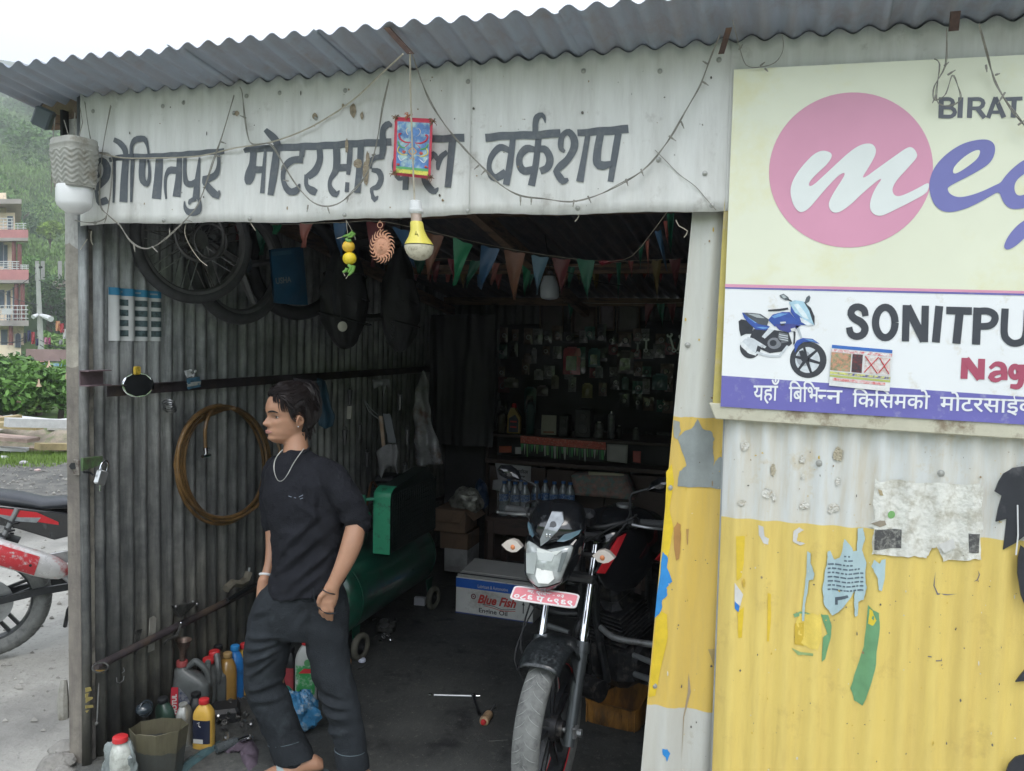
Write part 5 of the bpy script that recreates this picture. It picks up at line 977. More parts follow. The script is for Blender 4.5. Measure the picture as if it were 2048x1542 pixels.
def oil_bottle(label, px, py, h=.22, w_=.095, d_=.06, body=None, cap=None, yaw=0., lab=None, tilt=(0,0), neck=(.0,.017), group=None, cat='bottle', labtext=None, Z=0., name='oil_bottle', loc=None, ribs=True):
    t_=thing(name, label, cat, tuple(loc if loc else onZ(px, py, Z)),(tilt[0], tilt[1], yaw), group)
    nx_, nr_=neck; mb=MB(); R=[]
    for z, f, g_ in ((0,.86,.86),(.015,1,1),(.35,1,1),(.55,1,1),(.68,1,.98),(.76,.9,.9),(.84,.66,.72),(.885,.46,.55)): R.append(ovring(w_*f, d_*g_, z*h, cx_=nx_*max(0,(z-.6)/.28)))
    R.append(ovring(nr_*2, nr_*2,.9*h,2, cx_=nx_)); R.append(ovring(nr_*2, nr_*2,.94*h,2, cx_=nx_)); mb.loft(R); build('bottle_body', mb, body, t_, local=True, ang=35)
    if cap:
        mb=MB(); c_=V((nx_,0,.915*h)); mb.lathe([(nr_*1.2,0),(nr_*1.28,.002),(nr_*1.22, h*.085),(nr_*1.05, h*.097),(.001, h*.1)], c_, n=20); build('cap', mb, cap, t_, local=True)
        for j in range(0): pass
    if lab:
        mb=MB(); z0, z1_=.14*h,.62*h
        def fn(u, v):
            a = -pi/2+(u-.5)*1.9; ca, sa=cos(a), sin(a); return V((math.copysign(abs(ca) ** (2/3.2), ca)*(w_/2+.0008), math.copysign(abs(sa) ** (2/3.2), sa)*(d_/2+.0008), z0+(z1_-z0)*v))
        mb.grid(fn,14,2); build('label', mb, lab, t_, local=True)
        if labtext:
            tx, tm=labtext; build('label_print', text_mb(tx, V((-w_*.3,-d_/2-.002, h*.3)), V((w_*.3,-d_/2-.002, h*.3)), V((-w_*.3,-d_/2-.002, h*.4)), off=.02), tm, t_, local=True, smooth=False)
    return t_
def jerrycan(label, px, py, h=.26, w_=.17, d_=.10, body=None, cap=None, yaw=0., lab=None, tilt=0., group=None):
    t_=thing('jerrycan', label, 'jerrycan', tuple(onZ(px, py,0)),(0, tilt, yaw), group); mb=MB(); nx_ = -w_*.28
    R=[ovring(w_*.94, d_*.94,0,4), ovring(w_, d_,.01,4), ovring(w_, d_, h*.55,4), ovring(w_*.98, d_*.95, h*.62,4), ovring(w_*.72, d_*.85, h*.74,3.5, cx_=-w_*.1), ovring(w_*.38, d_*.55, h*.85,3, cx_=nx_), ovring(.044,.044, h*.89,2, cx_=nx_), ovring(.044,.044, h*.93,2, cx_=nx_)]
    mb.loft(R); build('can_body', mb, body, t_, local=True, ang=35)
    mb=MB(); mb.tube([V((nx_+.02,0, h*.86)), V((nx_+.05,0, h*.97)), V((w_*.12,0, h*.98)), V((w_*.38,0, h*.82)), V((w_*.44,0, h*.62)), V((w_*.43,0, h*.5))], [.012,.014,.014,.014,.014,.012], n=8, sm=2); build('handle', mb, body, t_, local=True)
    if cap: mb=MB(); mb.lathe([(.025,0),(.026,.003),(.0255,.022),(.022,.026),(.001,.027)], V((nx_,0, h*.905)), n=18); build('cap', mb, cap, t_, local=True)
    return t_
mo=jerrycan('grey jerrycan with red and silver side label and a funnel in its neck',385,1432,.255,.165,.10, M_greycan, None, radians(20))
mb=MB(); mb.prism([V((-.08,-.0515,.03)), V((-.045,-.0515,.03)), V((-.045,-.0515,.155)), V((-.075,-.0515,.155))],(0,-.0015,0)); build('red_label', mb, mk('label_red',(.50,.03,.05), rough=.4, var=.1), mo, local=True)
build('label_lettering', text_mb('MOTUL', V((-.052,-.0535,.034)), V((-.052,-.0535,.125)), V((-.072,-.0535,.034)), off=.05), M_lab_w, mo, local=True, smooth=False)
mb=MB(); mb.prism([V((-.042,-.0515,.06)), V((.02,-.0515,.06)), V((-.01,-.0515,.12)), V((-.042,-.0515,.155))],(0,-.0012,0)); build('silver_label', mb, mk('label_silver',(.30,.31,.33), rough=.35, metal=.3, dirt=(.03,.05,.12), damt=.5, dscale=40), mo, local=True)
mb=MB(); mb.lathe([(.024,0),(.0245,.02),(.023,.024)], V((-.046,0,.232)), n=18); build('red_collar', mb, mk('dull_red',(.3,.06,.06), rough=.5, var=.2), mo, local=True)
fu=thing('funnel', 'rusty oil funnel standing in the neck of the grey jerrycan', 'funnel', tuple(mo.location+V((-.043,-.016,.25))),(0,.08,0))
mb=MB(); mb.lathe([(.012,0),(.014,.05),(.018,.06),(.034,.10),(.036,.102),(.03,.098),(.012,.06)],(0,0,0), n=20); build('cone', mb, mk('oily_funnel',(.16,.11,.09), rough=.4, metal=.4, var=.4, dirt=(.05,.05,.04), damt=.5, dscale=20), fu, local=True)
jerrycan('dark grey can with red cap behind the labelled jerrycan',432,1408,.24,.12,.09, M_greycan, M_redcap, radians(-40))
oil_bottle('dark gold oil can beside the red capped grey can',455,1404,.235,.10,.075, M_goldd, mk('gold_cap',(.35,.23,.10), rough=.4), radians(-40))
oil_bottle('bright blue oil bottle behind the gold can',470,1392,.245,.095,.065, M_blueb, mk('blue_cap',(.03,.25,.60), rough=.4), radians(-30))
oil_bottle('gold bottle with red cap standing behind the blue bottle',489,1385,.24,.09,.06, M_gold, M_redcap, radians(-20))
jerrycan('second grey can with a red cap just behind the labelled jerrycan',416,1418,.225,.11,.08, M_greycan, M_redcap, radians(-55))
yb_=oil_bottle('yellow gold oil bottle with red cap and navy label in front of the cans',408,1494,.205,.085,.062, M_gold, M_redcap, radians(10), M_label_dk, labtext=None)
mb=MB(); mb.quad(V((-.03,-.0326,.03)), V((.012,-.0326,.03)), V((.012,-.0326,.048)), V((-.03,-.0326,.048))); build('white_strip', mb, M_lab_w, yb_, local=True)
mb=MB(); mb.tube([V((-.012,-.0335,.115)), V((-.004,-.0335,.122)), V((-.006,-.0335,.105)), V((.002,-.0335,.1))],.0018, n=5); build('silver_emblem', mb, M_lab_w, yb_, local=True)
oil_bottle('dirty silver bottle leaning behind the cut tin',372,1486,.20,.085,.055, M_silver, None, radians(-70), tilt=(0,.18))
oil_bottle('cloudy white bottle with a red cap at the bottom left corner',241,1582,.21,.085,.07, M_clear, M_redcap, radians(-30), neck=(0,.022))
oil_bottle('small black oil bottle between the tin and the yellow bottle',392,1462,.17,.08,.055, M_dark, M_dark, radians(-50))
oil_bottle('dark green oil bottle lying low behind the cut tin',338,1478,.19,.085,.06, mk('murky_green',(.03,.06,.045), rough=.35, var=.4), M_dark, radians(-20), tilt=(.15,0))
oil_bottle('brown oil bottle at the back of the can group against the wall',436,1380,.22,.09,.06, mk('murky_brown',(.09,.06,.035), rough=.35, var=.4), M_dark, radians(-40))
# crumpled grey polythene behind the corner bottle
def crumple(name, label, cat, c, sz, m, seed=0, n=26, amp=.35, group=None, flat=.0):
    mb=MB(); c=V(c)
    def fn(u, v):
        th=2*pi*u; ph=pi*(.02+.96*v); d_=V((cos(th)*sin(ph), sin(th)*sin(ph), cos(ph)))
        r=1+amp*noise.noise(d_*1.7+V((seed,0,0)))+amp*.6*abs(noise.noise(d_*4.5+V((0, seed,0))))+amp*.25*noise.noise(d_*11)
        p_=V((d_.x*sz[0], d_.y*sz[1], d_.z*sz[2]))*r/2; p_.z=max(p_.z,-sz[2]*.46); return c+p_
    mb.grid(fn, n, n // 2); return one(name, mb, m, label, cat, group, ang=25)
M_poly=mk('grey_polythene',(.22,.25,.25), rough=.25, var=.3, scale=14)
crumple('plastic_bag', 'crumpled grey polythene bag behind the corner bottle', 'bag', onZ(238,1530,.09),(.15,.08,.19), M_poly,3,34)
# cut open oil tin
tn=thing('cut_oil_tin', 'eight sided cut open oil tin with oily stains', 'tin', tuple(onZ(318,1548,0)),(0,0,.15))
M_tin=bands('oily_tin',2, [(-9,(.09,.095,.09)),(.145,(.17,.155,.10))], rough=.4, edge=.03, escale=9, dirt=(.055,.05,.035), damt=.6, streak=.5, metal=.35)
mb=MB(); nn=48
def octr(r, z, top=False):
    out=[]
    for j in range(nn):
        a=2*pi*j/nn; k=cos(pi/8)/cos(((a+pi/8) % (pi/4))-pi/8); out.append(V((r*k*cos(a), r*k*.86*sin(a), z+(.010*sin(a*1+2.6)+.004*noise.noise(V((cos(a)*3, sin(a)*3,2))) if top else 0))))
    return out
mb.loft([octr(.085,0), octr(.088,.01), octr(.112,.19, True), octr(.1105,.191, True), octr(.086,.012)], cap=True); build('tin_body', mb, M_tin, tn, local=True, ang=20)
mb=MB(); mb.ball(onX(288,1418, SX+.12),.032, n=18, sz=(1,1.1,.8)); mb.torus(onX(292,1417, SX+.13),(1,-.2,.2),.030,.004, n=24); one('horn_dome', mb, mk('glossy_black',(.03,.04,.05), rough=.15, coat=.6), 'glossy black dome with a chrome ring against the wall behind the tin', 'horn')
# heap of dark engine parts beside the cans
pr=thing('chain_heap', 'heap of oily chain links and bolts in front of the blue bottle', 'chain', tuple(onZ(475,1425,0)))
rr=random.Random(5)
for i in range(46):
    x, y=rr.uniform(428,505), rr.uniform(1385,1450); mb=MB(); c_=onZ(x, y,.012+rr.uniform(0,.05)); ax=V((rr.uniform(-1,1), rr.uniform(-1,1), rr.uniform(-1,1)))
    if i % 3==0: mb.torus(c_, ax,.009,.0035, n=12, k=6)
    elif i % 3==1: mb.cyl(c_, c_+ax.normalized()*.022,.005, n=7)
    else: mb.rbox(c_,(.022,.014,.01),.003, ax.to_track_quat('Z', 'Y').to_matrix())
    build(('chain_link', 'bolt', 'link_plate')[i % 3], mb,(M_grime, M_steel, M_grime)[i % 3], pr)
mb=MB(); mb.rbox(onZ(450,1425,.03),(.13,.12,.07),.015, Matrix.Rotation(.6,3, 'Z')); one('crankcase_cover', mb, M_dark, 'black casing lying beside the yellow oil bottle', 'casing', ang=30)
sh_=thing('shock_absorber', 'steel shock absorber tube lying in front of the yellow bottle', 'shock absorber', tuple(onZ(465,1492,0)))
a, b=onZ(432,1498,.026), onZ(498,1474,.03)
mb=MB(); mb.cyl(a, a.lerp(b,.62),.02, n=18); build('tube', mb, mk('shock_grey',(.16,.18,.19), rough=.25, metal=.6, var=.2), sh_)
mb=MB(); mb.cyl(a.lerp(b,.6), b,.011, n=12); build('piston_rod', mb, M_chrome, sh_)
mb=MB(); mb.torus(b,(0,0,1),.013,.005, n=14); build('eye', mb, M_steel, sh_)
mb=MB(); c_=onZ(454,1474,.035); mb.lathe([(.020,0),(.020,.006),(.008,.007),(.008,-.001)], c_,(-.3,-.85,.4), n=20); one('washer', mb, M_steel, 'steel washer disc leaning behind the shock absorber', 'washer')
# rag and plastic strip
def rag_(name, label, cat, pts, m, h=.02, seed=0, Z=.0):
    C_=[onZ(x, y, Z) for x, y in pts]; cen=sum(C_, V())/len(C_); n=len(C_); mb=MB(); K=8; rings=[]
    for k in range(K+1):
        f_=k/K; ring=[]
        for i in range(n*4):
            a=C_[i // 4]; b=C_[(i // 4+1) % n]; p_=a.lerp(b,(i % 4)/4); q=cen.lerp(p_, max(f_,.03)); q=q+V((0,0, h*(1-f_ ** 3)+h*1.1*noise.noise(V((q.x*25, q.y*25, seed)))*(1-f_ ** 4)+.003)); ring.append(q)
        rings.append(ring)
    mb.loft(rings, cap=True); return one(name, mb, m, label, cat, ang=70)
rag_('oily_rag', 'purple brown rag lying between the shock absorber and the boy', 'rag', [(440,1500),(470,1490),(505,1480),(518,1500),(515,1530),(498,1545),(485,1525),(478,1505),(455,1508)], mk('purple_rag',(.10,.075,.10), rough=.9, var=.3, scale=30),.022,2)
rag_('plastic_strip', 'dark blue green plastic strip trailing in front of the tin', 'strip', [(345,1545),(375,1520),(405,1500),(440,1482),(445,1492),(410,1516),(385,1535),(362,1560)], mk('teal_strip',(.06,.11,.12), rough=.3, var=.3),.012,5)
# things between the boy's legs
cb=oil_bottle('white and green oil bottle standing behind the boy',612,1402,.30,.10,.075, mk('pale_grey_bottle',(.45,.46,.44), rough=.4, var=.1), M_redcap, radians(22), mk('label_green',(.05,.34,.10), rough=.4, var=.15, dirt=(.6,.62,.6), damt=.4, dscale=18))
mb=MB(); mb.prism([V((-.03,-.0395,.15)), V((.035,-.0395,.15)), V((.03,-.0395,.17)), V((-.005,-.0395,.172))],(0,-.001,0)); build('red_flash', mb, mk('flash_red',(.6,.04,.05), rough=.4), cb, local=True)
mb=MB(); mb.lathe([(.016,0),(.016,.001)], V((.012,-.0395,.20)),(0,-1,0), n=18); build('round_emblem', mb, mk('emblem_green',(.1,.3,.12), rough=.4), cb, local=True)
oil_bottle('dark bottle with a red label seen between the legs',580,1392,.24,.07,.06, M_dark, M_dark,0, mk('label_dullred',(.35,.05,.06), rough=.5, var=.3))
mb=MB(); mb.ball(onZ(569,1395,.09),.042, n=18, sz=(1,1,1.3)); one('teal_float', mb, mk('teal_plastic',(.02,.24,.18), rough=.3, var=.1), 'teal plastic float beside the boy knee', 'float')
crumple('blue_plastic_bag', 'crumpled blue plastic bag on the floor behind the boy', 'bag', onZ(600,1425,.075),(.17,.12,.17), mk('blue_polythene',(.05,.22,.42), rough=.2, var=.4, scale=16, dirt=(.35,.42,.45), damt=.3, dscale=18),8,44,.4)
M_cg=mk('compressor_green',(.006,.075,.045), rough=.3, var=.12, scale=5, coat=.5, dirt=(.02,.04,.03), damt=.3, dscale=7); M_cgb=mk('guard_green',(.035,.34,.18), rough=.4, var=.1, dirt=(.03,.12,.07), damt=.25, dscale=18)
cmpr=thing('air_compressor', 'big green air compressor tank with belt guard on small wheels', 'compressor',(-2.13,1.75,0),(0,0, radians(0)))
T=V((-2.13,0,.345)); TR=.215; rings=[]
for y, r in ((1.13,.01),(1.135,.08),(1.15,.14),(1.18,.19),(1.22,.212),(1.24, TR),(2.22, TR),(2.25,.21),(2.30,.185),(2.33,.14),(2.345,.08),(2.35,.01)):
    rings.append([V((T.x+r*cos(a), y, T.z+r*sin(a))) for a in [2*pi*j/40 for j in range(40)]])
mb=MB(); mb.loft(rings); build('tank', mb, M_cg, cmpr)
for y in (1.24,2.22): mb=MB(); mb.torus((T.x, y, T.z),(0,1,0), TR+.0005,.003, n=40, k=6); build('weld_seam', mb, M_cg, cmpr)
gx0, gx1=onY(746,1050,1.45).x, onY(780,1050,1.45).x
mb=MB(); P=[(1.45,.545),(1.45,.85),(1.46,.88),(1.49,.90),(1.53,.908)]; mb.loft([[V((gx0, y, z)), V((gx1, y, z)), V((gx1, y+.005, z-.004)), V((gx0, y+.005, z-.004))] for y, z in P]); build('belt_guard_rim', mb, M_cgb, cmpr, bevel=.002)
M_gd=mk('guard_dark',(.005,.014,.012), rough=.5); mb=MB(); ol=[(1.456,.545),(1.456,.85),(1.49,.895),(1.53,.903),(1.98,.95),(2.10,.86),(2.12,.545)]; mb.prism([V((gx1-.004, y, z)) for y, z in ol],(-.09,0,0)); build('belt_guard_box', mb, M_gd, cmpr, bevel=.004)
mb=MB()
for i in range(22): y=1.48+i*.029; mb.box((gx1+.001, y,.72),(.003,.005,.31))
for j_ in range(11): mb.box((gx1+.001,1.79,.575+j_*.029),(.004,.62,.004))
tag(build('guard_mesh', mb, M_gd, cmpr, smooth=False), kind='stuff')
mb=MB(); mb.rbox((gx0-.10,1.86,.64),(.16,.18,.16),.03); 
for k in range(7): mb.box((gx0-.10,1.86,.74+k*.018),(.15-.004*k,.16,.008))
mb.rbox((gx0-.10,1.86,.89),(.13,.14,.04),.01); build('pump_head', mb, M_dark, cmpr, ang=30)
mb=MB(); mb.cyl((gx0-.06,1.42,.66),(gx0-.26,1.42,.66),.085, n=26); mb.rbox((gx0-.16,1.42,.745),(.08,.05,.04),.008); build('motor', mb, M_cg, cmpr)
for k in range(10): a=k*2*pi/10; mb=MB(); mb.box((gx0-.16,1.42+.088*cos(a),.66+.088*sin(a)),(.17,.006,.012), Matrix.Rotation(a+pi/2,3, 'X')); build('motor_fin', mb, M_cg, cmpr)
mb=MB(); mb.cyl(onY(722,1000,1.38), onY(748,998,1.42),.010, n=8); mb.cyl(onY(724,990,1.38), onY(726,1012,1.38),.02, n=10); mb.ball(onY(733,1030,1.38),.022, n=10); build('valve', mb, mk('valve_green',(.05,.28,.17), rough=.4, metal=.3, var=.3), cmpr)
mb=MB(); mb.tube([V((gx0-.1,1.7,.85)), V((gx0-.09,1.6,.9)), V((gx0-.06,1.44,.7)), V((-2.12,1.40,.56))],.007, n=6, sm=2); build('delivery_pipe', mb, mk('copper_pipe',(.3,.15,.08), rough=.4, metal=.8), cmpr)
for (y, lx) in ((1.31,-1.965),(2.20,-1.915)):
    wz=.075; mb=MB(); mb.torus((lx, y, wz),(1,-.12,0),.058,.017, n=30, k=10, sq=1.1); w_=build('wheel', mb, mk('old_tyre_grey',(.12,.115,.09), rough=.8, var=.25), cmpr)
    mb=MB(); mb.lathe([(.055,-.006),(.045,-.002),(.02,.006),(.012,.014),(.001,.014)],(lx+.004, y, wz),(1,-.12,0), n=24); mb.cyl((lx-.03, y, wz),(lx+.02, y, wz),.01, n=8); build('wheel_disc', mb, M_dark, w_)
    mb=MB(); mb.prism([V((lx-.025, y-.05,.2)), V((lx-.025, y+.05,.2)), V((lx-.025, y+.015,.06)), V((lx-.025, y-.015,.06))],(-.006,0,0)); build('wheel_bracket', mb, M_cg, cmpr)
mb=MB(); mb.box((-2.25,1.3,.08),(.05,.05,.15)); build('support_leg', mb, M_cg, cmpr); mb=MB(); mb.box((-2.25,2.2,.08),(.05,.05,.15)); build('support_leg', mb, M_cg, cmpr)
mb=MB(); mb.ball(onZ(697,1325,.03),.022, n=10, sz=(.6,1,1.3)); one('hub_knob', mb, mk('orange_rust',(.35,.17,.05), rough=.5, var=.4, bump=.3), 'rust orange knob lying beside the near compressor wheel', 'knob')
# dark backing hung behind the compressor: rags, tools, level
M_tool=mk('tool_steel_dark',(.14,.14,.15), rough=.35, metal=.7, var=.3)
def hung(name, lab, cat, pts, Y, m, th=.004, wob=.01, parts=()):
    t_=thing(name, lab, cat, tuple(onY(pts[-1][0], pts[-1][1], Y))); n=len(pts); C_=[onY(x, y, Y) for x, y in pts]
    mb=MB(); r=delaunay_2d_cdt([V((c.x, c.z)) for c in C_], [(i,(i+1) % n) for i in range(n)], [],1,1e-6)
    pl=rag([V((c.x, c.z)) for c in C_],.001,3, n); q=decal(pl, lambda x, z: Y+wob*sin(x*60+z*9)+wob*.8*sin(z*38+x*20),0, step=.012); q.v=list(q.v)
    o=build('panel', q, m, t_, ang=70); s_=o.modifiers.new('s', 'SOLIDIFY'); s_.thickness=th
    return t_
M_pbag=mk('translucent_bag',(.26,.26,.27), rough=.25, var=.3, scale=10, dirt=(.15,.08,.06), damt=.3, dscale=7)
hung('plastic_bag', 'long grey translucent plastic bag hanging above the compressor', 'bag', [(850,740),(858,760),(860,800),(864,840),(875,880),(886,928),(850,930),(833,932),(828,900),(832,860),(828,820),(832,780),(840,750)],2.3, M_pbag, wob=.014)
hung('grey_cloth', 'grey rag folded over a hook above the green belt guard', 'cloth', [(770,890),(795,888),(798,905),(797,948),(790,940),(780,932),(770,938),(766,955),(758,948),(753,930),(755,905)],1.75, mk('grey_felt',(.18,.18,.185), rough=.9, var=.2, scale=30), wob=.016)
hung('blue_cloth', 'dark blue sack hanging on the wall behind the boy head', 'cloth', [(632,756),(650,762),(660,790),(670,830),(668,852),(650,858),(640,850),(636,820),(632,790)],1.6, mk('navy_sack',(.015,.055,.09), rough=.6, var=.3), wob=.012)
def bar3(name, lab, cat, a, b, Y, w_, m, Y2=None, d_=.01):
    p0, p1=onY(*a, Y), onY(*b, Y2 or Y); s_=V((w_/2,0,0)); mb=MB(); mb.prism([p0-s_, p0+s_, p1+s_, p1-s_],(0, d_,0)); return one(name, mb, m, lab, cat, bevel=.001)
bar3('scraper', 'long pale scraper hanging above the belt guard', 'tool',(761,832),(768,905),1.8,.022, mk('pale_scraper',(.36,.25,.18), rough=.6, var=.3, dirt=(.4,.38,.34), damt=.4))
bar3('file_blade', 'grey flat file hanging beside the pale scraper', 'tool',(773,828),(785,886),1.82,.05, mk('grey_blade',(.16,.17,.19), rough=.5, var=.15))
bar3('paint_tube', 'small cream tube hanging left of the scraper', 'tube',(699,812),(698,838),1.6,.028, mk('cream_tube',(.38,.37,.32), rough=.5, var=.15))
mb=MB(); mb.tube([onY(730,800,1.8), onY(738,822,1.8), onY(758,838,1.8)],.004, n=5, sm=1); mb.tube([onY(733,806,1.79), onY(745,820,1.8), onY(756,830,1.8)],.003, n=5, sm=1); one('cable_pair', mb, mk('grey_cable',(.2,.21,.22), rough=.5), 'pair of grey cables hanging left of the pale scraper', 'cable')
hung('clear_sleeve', 'clear plastic sleeve hanging on the rail above the tools', 'sleeve', [(745,758),(783,757),(780,775),(772,770),(768,795),(762,770),(750,778)],1.75, mk('clear_sleeve_m',(.14,.145,.15), rough=.2, var=.3), wob=.01)
rr=random.Random(11)
for i,(x, y) in enumerate([(662,770),(690,860),(720,850),(800,790),(815,860),(735,905),(810,930),(700,780)]):
    c_=onY(x, y,1.9+.1*(i % 3)); mb=MB(); mb.cyl(c_, c_+V((.0,0,-.09)),.014+.004*(i % 2),.01, n=8); mb.torus(c_+V((0,0,.008)),(0,1,0),.012,.003, n=12, k=5)
    one('hanging_tool', mb, M_tool, ['dark tool hanging just right of the boy hair', 'dark tool hanging behind the boy shoulder', 'short dark tool hanging left of the cables', 'dark tool hanging right of the clear sleeve', 'dark tool between the grey blade and the plastic bag', 'dark tool hanging low beside the pale scraper', 'dark tool hanging low beside the plastic bag', 'dark tool hanging above the cream tube'][i], 'tool')
M_cardb=mk('brown_cardboard',(.20,.125,.08), rough=.85, var=.12, scale=8, dirt=(.12,.08,.05), damt=.3)
bf=thing('oil_carton', 'white and blue engine oil carton with red script on the floor', 'box', tuple(onZ(985,1236,0)))
a0=onZ(911,1226,.001); a1=onZ(1062,1248,.001); ex=(a1-a0); ex.z=0; W_=ex.length*1.02; ex.normalize(); ey=V((-ex.y, ex.x,0)); ez=V((0,0,1)); H_=.235; D_=.27
def BX(u, d_, z): return a0+ex*(u*W_)+ey*d_+ez*z
def bquad(name, u0, u1, z0, z1_, m, off, d0=0): mb=MB(); mb.quad(BX(u0,-off, z0), BX(u1,-off, z0), BX(u1,-off, z1_), BX(u0,-off, z1_)); return build(name, mb, m, bf)
mb=MB(); mb.loft([[BX(0,0, z), BX(1,0, z), BX(1, D_, z), BX(0, D_, z)] for z in (0, H_)]); build('carton_body', mb, mk('carton_white',(.70,.70,.68), rough=.6, var=.05, dirt=(.4,.38,.34), damt=.25), bf, bevel=.003)
M_cb=mk('carton_blue',(.02,.13,.55), rough=.5, var=.08)
bquad('blue_band',0,1, H_*.72, H_*.97, M_cb,.001); bquad('blue_foot',0,1,.0,.012, mk('carton_navy',(.03,.06,.25), rough=.5),.001)
def btext(name, s, u0, u1, z0, z1_, m, **k): return build(name, text_mb(s, BX(u0,-.002, z0), BX(u1,-.002, z0), BX(u0,-.002, z1_), **k), m, bf, smooth=False)
btext('lettering', 'Lubricant & Automotive',.29,.68, H_*.77, H_*.86, mk('carton_print_white',(.6,.62,.65), rough=.5), off=.01)
btext('lettering', 'Blue Fish',.29,.79, H_*.37, H_*.60, mk('carton_red',(.55,.06,.05), rough=.5), off=.035, shear=.35)
btext('lettering', 'Engine Oil',.31,.68, H_*.12, H_*.24, mk('carton_black',(.05,.05,.055), rough=.5), off=.02)
mb=MB(); c_=BX(.235,-.002, H_*.52); mb.torus(c_, ey,.014,.003, n=20, k=5); mb.tube([c_+ex*-.006+ez*.004, c_+ex*.006+ez*-.004],.003, n=5); build('round_logo', mb, mk('carton_maroon',(.2,.05,.06), rough=.5), bf)
for k in range(2):
    mb=MB(); mb.tube([BX(.36+.02*k,-.002, H_*.34-k*.008), BX(.5,-.002, H_*.33-k*.012), BX(.62,-.002, H_*.27-k*.008), BX(.78,-.002, H_*.33-k*.012)],.0018, n=4, sm=2); build('swoosh', mb, _M['carton_red'] if k else _M['carton_black'], bf)
mb=MB(); c_=BX(.88,-.002, H_*.25); mb.tube([c_, c_+ez*.05],.003, n=4); mb.prism([c_+ez*.05-ex*.009, c_+ez*.05+ex*.009, c_+ez*.072], ey*.001); build('arrow_mark', mb, _M['carton_black'], bf)
for k,(z_, yy, tl_) in enumerate(((H_+.004,.02,.16),(H_+.016,.07,.2))):
    mb=MB(); mb.loft([[BX(.0+.02*k, yy, z_), BX(1, yy, z_), BX(1, yy+tl_, z_+.02+.01*k), BX(.03, yy+tl_, z_+.02+.01*k)], [BX(.0+.02*k, yy, z_+.004), BX(1, yy, z_+.004), BX(1, yy+tl_, z_+.024+.01*k), BX(.03, yy+tl_, z_+.024+.01*k)]]); fl_=build('flap', mb, mk('carton_flap%d' % k,((.50,.50,.48),(.52,.52,.5))[k], rough=.6, var=.06), bf)
mb=MB(); mb.quad(BX(.0,.03, H_+.0105), BX(1,.03, H_+.0105), BX(1,.045, H_+.013), BX(.0,.045, H_+.013)); build('flap_stripe', mb, mk('carton_stripe',(.05,.05,.06), rough=.6), bf)
def carton(lab, px0, px1, pyb, Y, h, m, d_=.25, name='cardboard_box', flaps=True, z0=0.):
    a=onY(px0, pyb, Y); b=onY(px1, pyb, Y); t_=thing(name, lab, 'box',(a.x, Y, a.z)); mb=MB(); mb.loft([[V((a.x, Y, z)), V((b.x, Y, z)), V((b.x, Y+d_, z)), V((a.x, Y+d_, z))] for z in (a.z, a.z+h)]); build('carton_body', mb, m, t_, bevel=.003)
    if flaps:
        mb=MB(); mb.prism([V((a.x, Y-.002, a.z+h)), V((b.x, Y-.002, a.z+h)), V((b.x-.02, Y-.05, a.z+h*.55)), V((a.x-.005, Y-.05, a.z+h*.52))],(0,-.004,0)); build('flap', mb, m, t_)
        mb=MB(); mb.prism([V((b.x, Y, a.z+h)), V((b.x, Y+d_, a.z+h)), V((b.x+.06, Y+d_, a.z+h*.6)), V((b.x+.06, Y, a.z+h*.6))],(.004,0,0)); build('flap', mb, m, t_)
    return t_
carton('white paper wrapped carton under the brown boxes behind the compressor',888,934,1142,2.75,.17, mk('dusty_white_carton',(.42,.42,.42), rough=.8, var=.12, dirt=(.25,.24,.23), damt=.3), flaps=False)
carton('lower brown cardboard box behind the compressor',880,935,1096,2.75,.12, M_cardb, flaps=False)
carton('open brown cardboard box with flaps hanging out, on top of the stack',868,930,1062,2.72,.16, mk('brown_cardboard_b',(.24,.155,.10), rough=.85, var=.1, dirt=(.14,.09,.06), damt=.3))
crumple('foil_bag', 'crumpled silver grey foil bag lying on the open cardboard box', 'bag', onY(934,1004,2.85),(.22,.14,.2), mk('foil_bag_m',(.33,.33,.29), rough=.35, metal=.3, var=.4, scale=12, dirt=(.12,.11,.1), damt=.4, dscale=18),5,40,.25)
crumple('blue_plastic_lump', 'dark blue plastic bag behind the foil bag', 'bag', onY(962,990,2.95),(.10,.12,.22), mk('navy_poly',(.015,.04,.10), rough=.35),9,24,.3)
mb=MB(); mb.box(onZ(840,1202,.03),(.07,.03,.05), Matrix.Rotation(.1,3, 'Z')); one('white_paper', mb, mk('scrap_white',(.5,.5,.55), rough=.8, var=.1), 'folded white paper on the floor by the far compressor wheel', 'paper')
ep=thing('engine_block', 'oily small engine part lying on the floor before the compressor', 'engine part', tuple(onZ(772,1262,0)))
mb=MB(); c_=onZ(772,1255,.03); mb.rbox(c_,(.11,.08,.05),.012, Matrix.Rotation(.3,3, 'Z')); build('block', mb, M_grime, ep, ang=30)
mb=MB(); mb.cyl(c_+V((0,-.02,.02)), c_+V((0,-.03,.05)),.026, n=16); build('bore', mb, M_steel, ep)
rr=random.Random(3)
for i in range(16):
    c2=onZ(rr.uniform(745,800), rr.uniform(1238,1282),.012+rr.uniform(0,.035)); mb=MB(); (mb.torus(c2,(rr.uniform(-1,1),0,1),.011,.003, n=12, k=5) if i % 2 else mb.cyl(c2, c2+V((rr.uniform(-.03,.03), rr.uniform(-.02,.02),.006)),.004, n=6)); build('small_part', mb,(M_grime, M_steel, M_chrome)[i % 3], ep)
mb=MB(); mb.lathe([(.019,0),(.020,.002),(.0195,.013),(.017,.016),(.001,.0165)], onZ(724,1323,.004), n=24); one('bottle_cap', mb, mk('cap_white_blue',(.68,.72,.85), rough=.4), 'white bottle cap lying on the floor right of the boy', 'cap')
mb=MB(); mb.tube([onZ(706,1341,.008), onZ(722,1336,.008), onZ(732,1330,.008)],.003, n=6); one('bent_nail', mb, M_grime, 'bent wire piece on the floor under the bottle cap', 'wire')
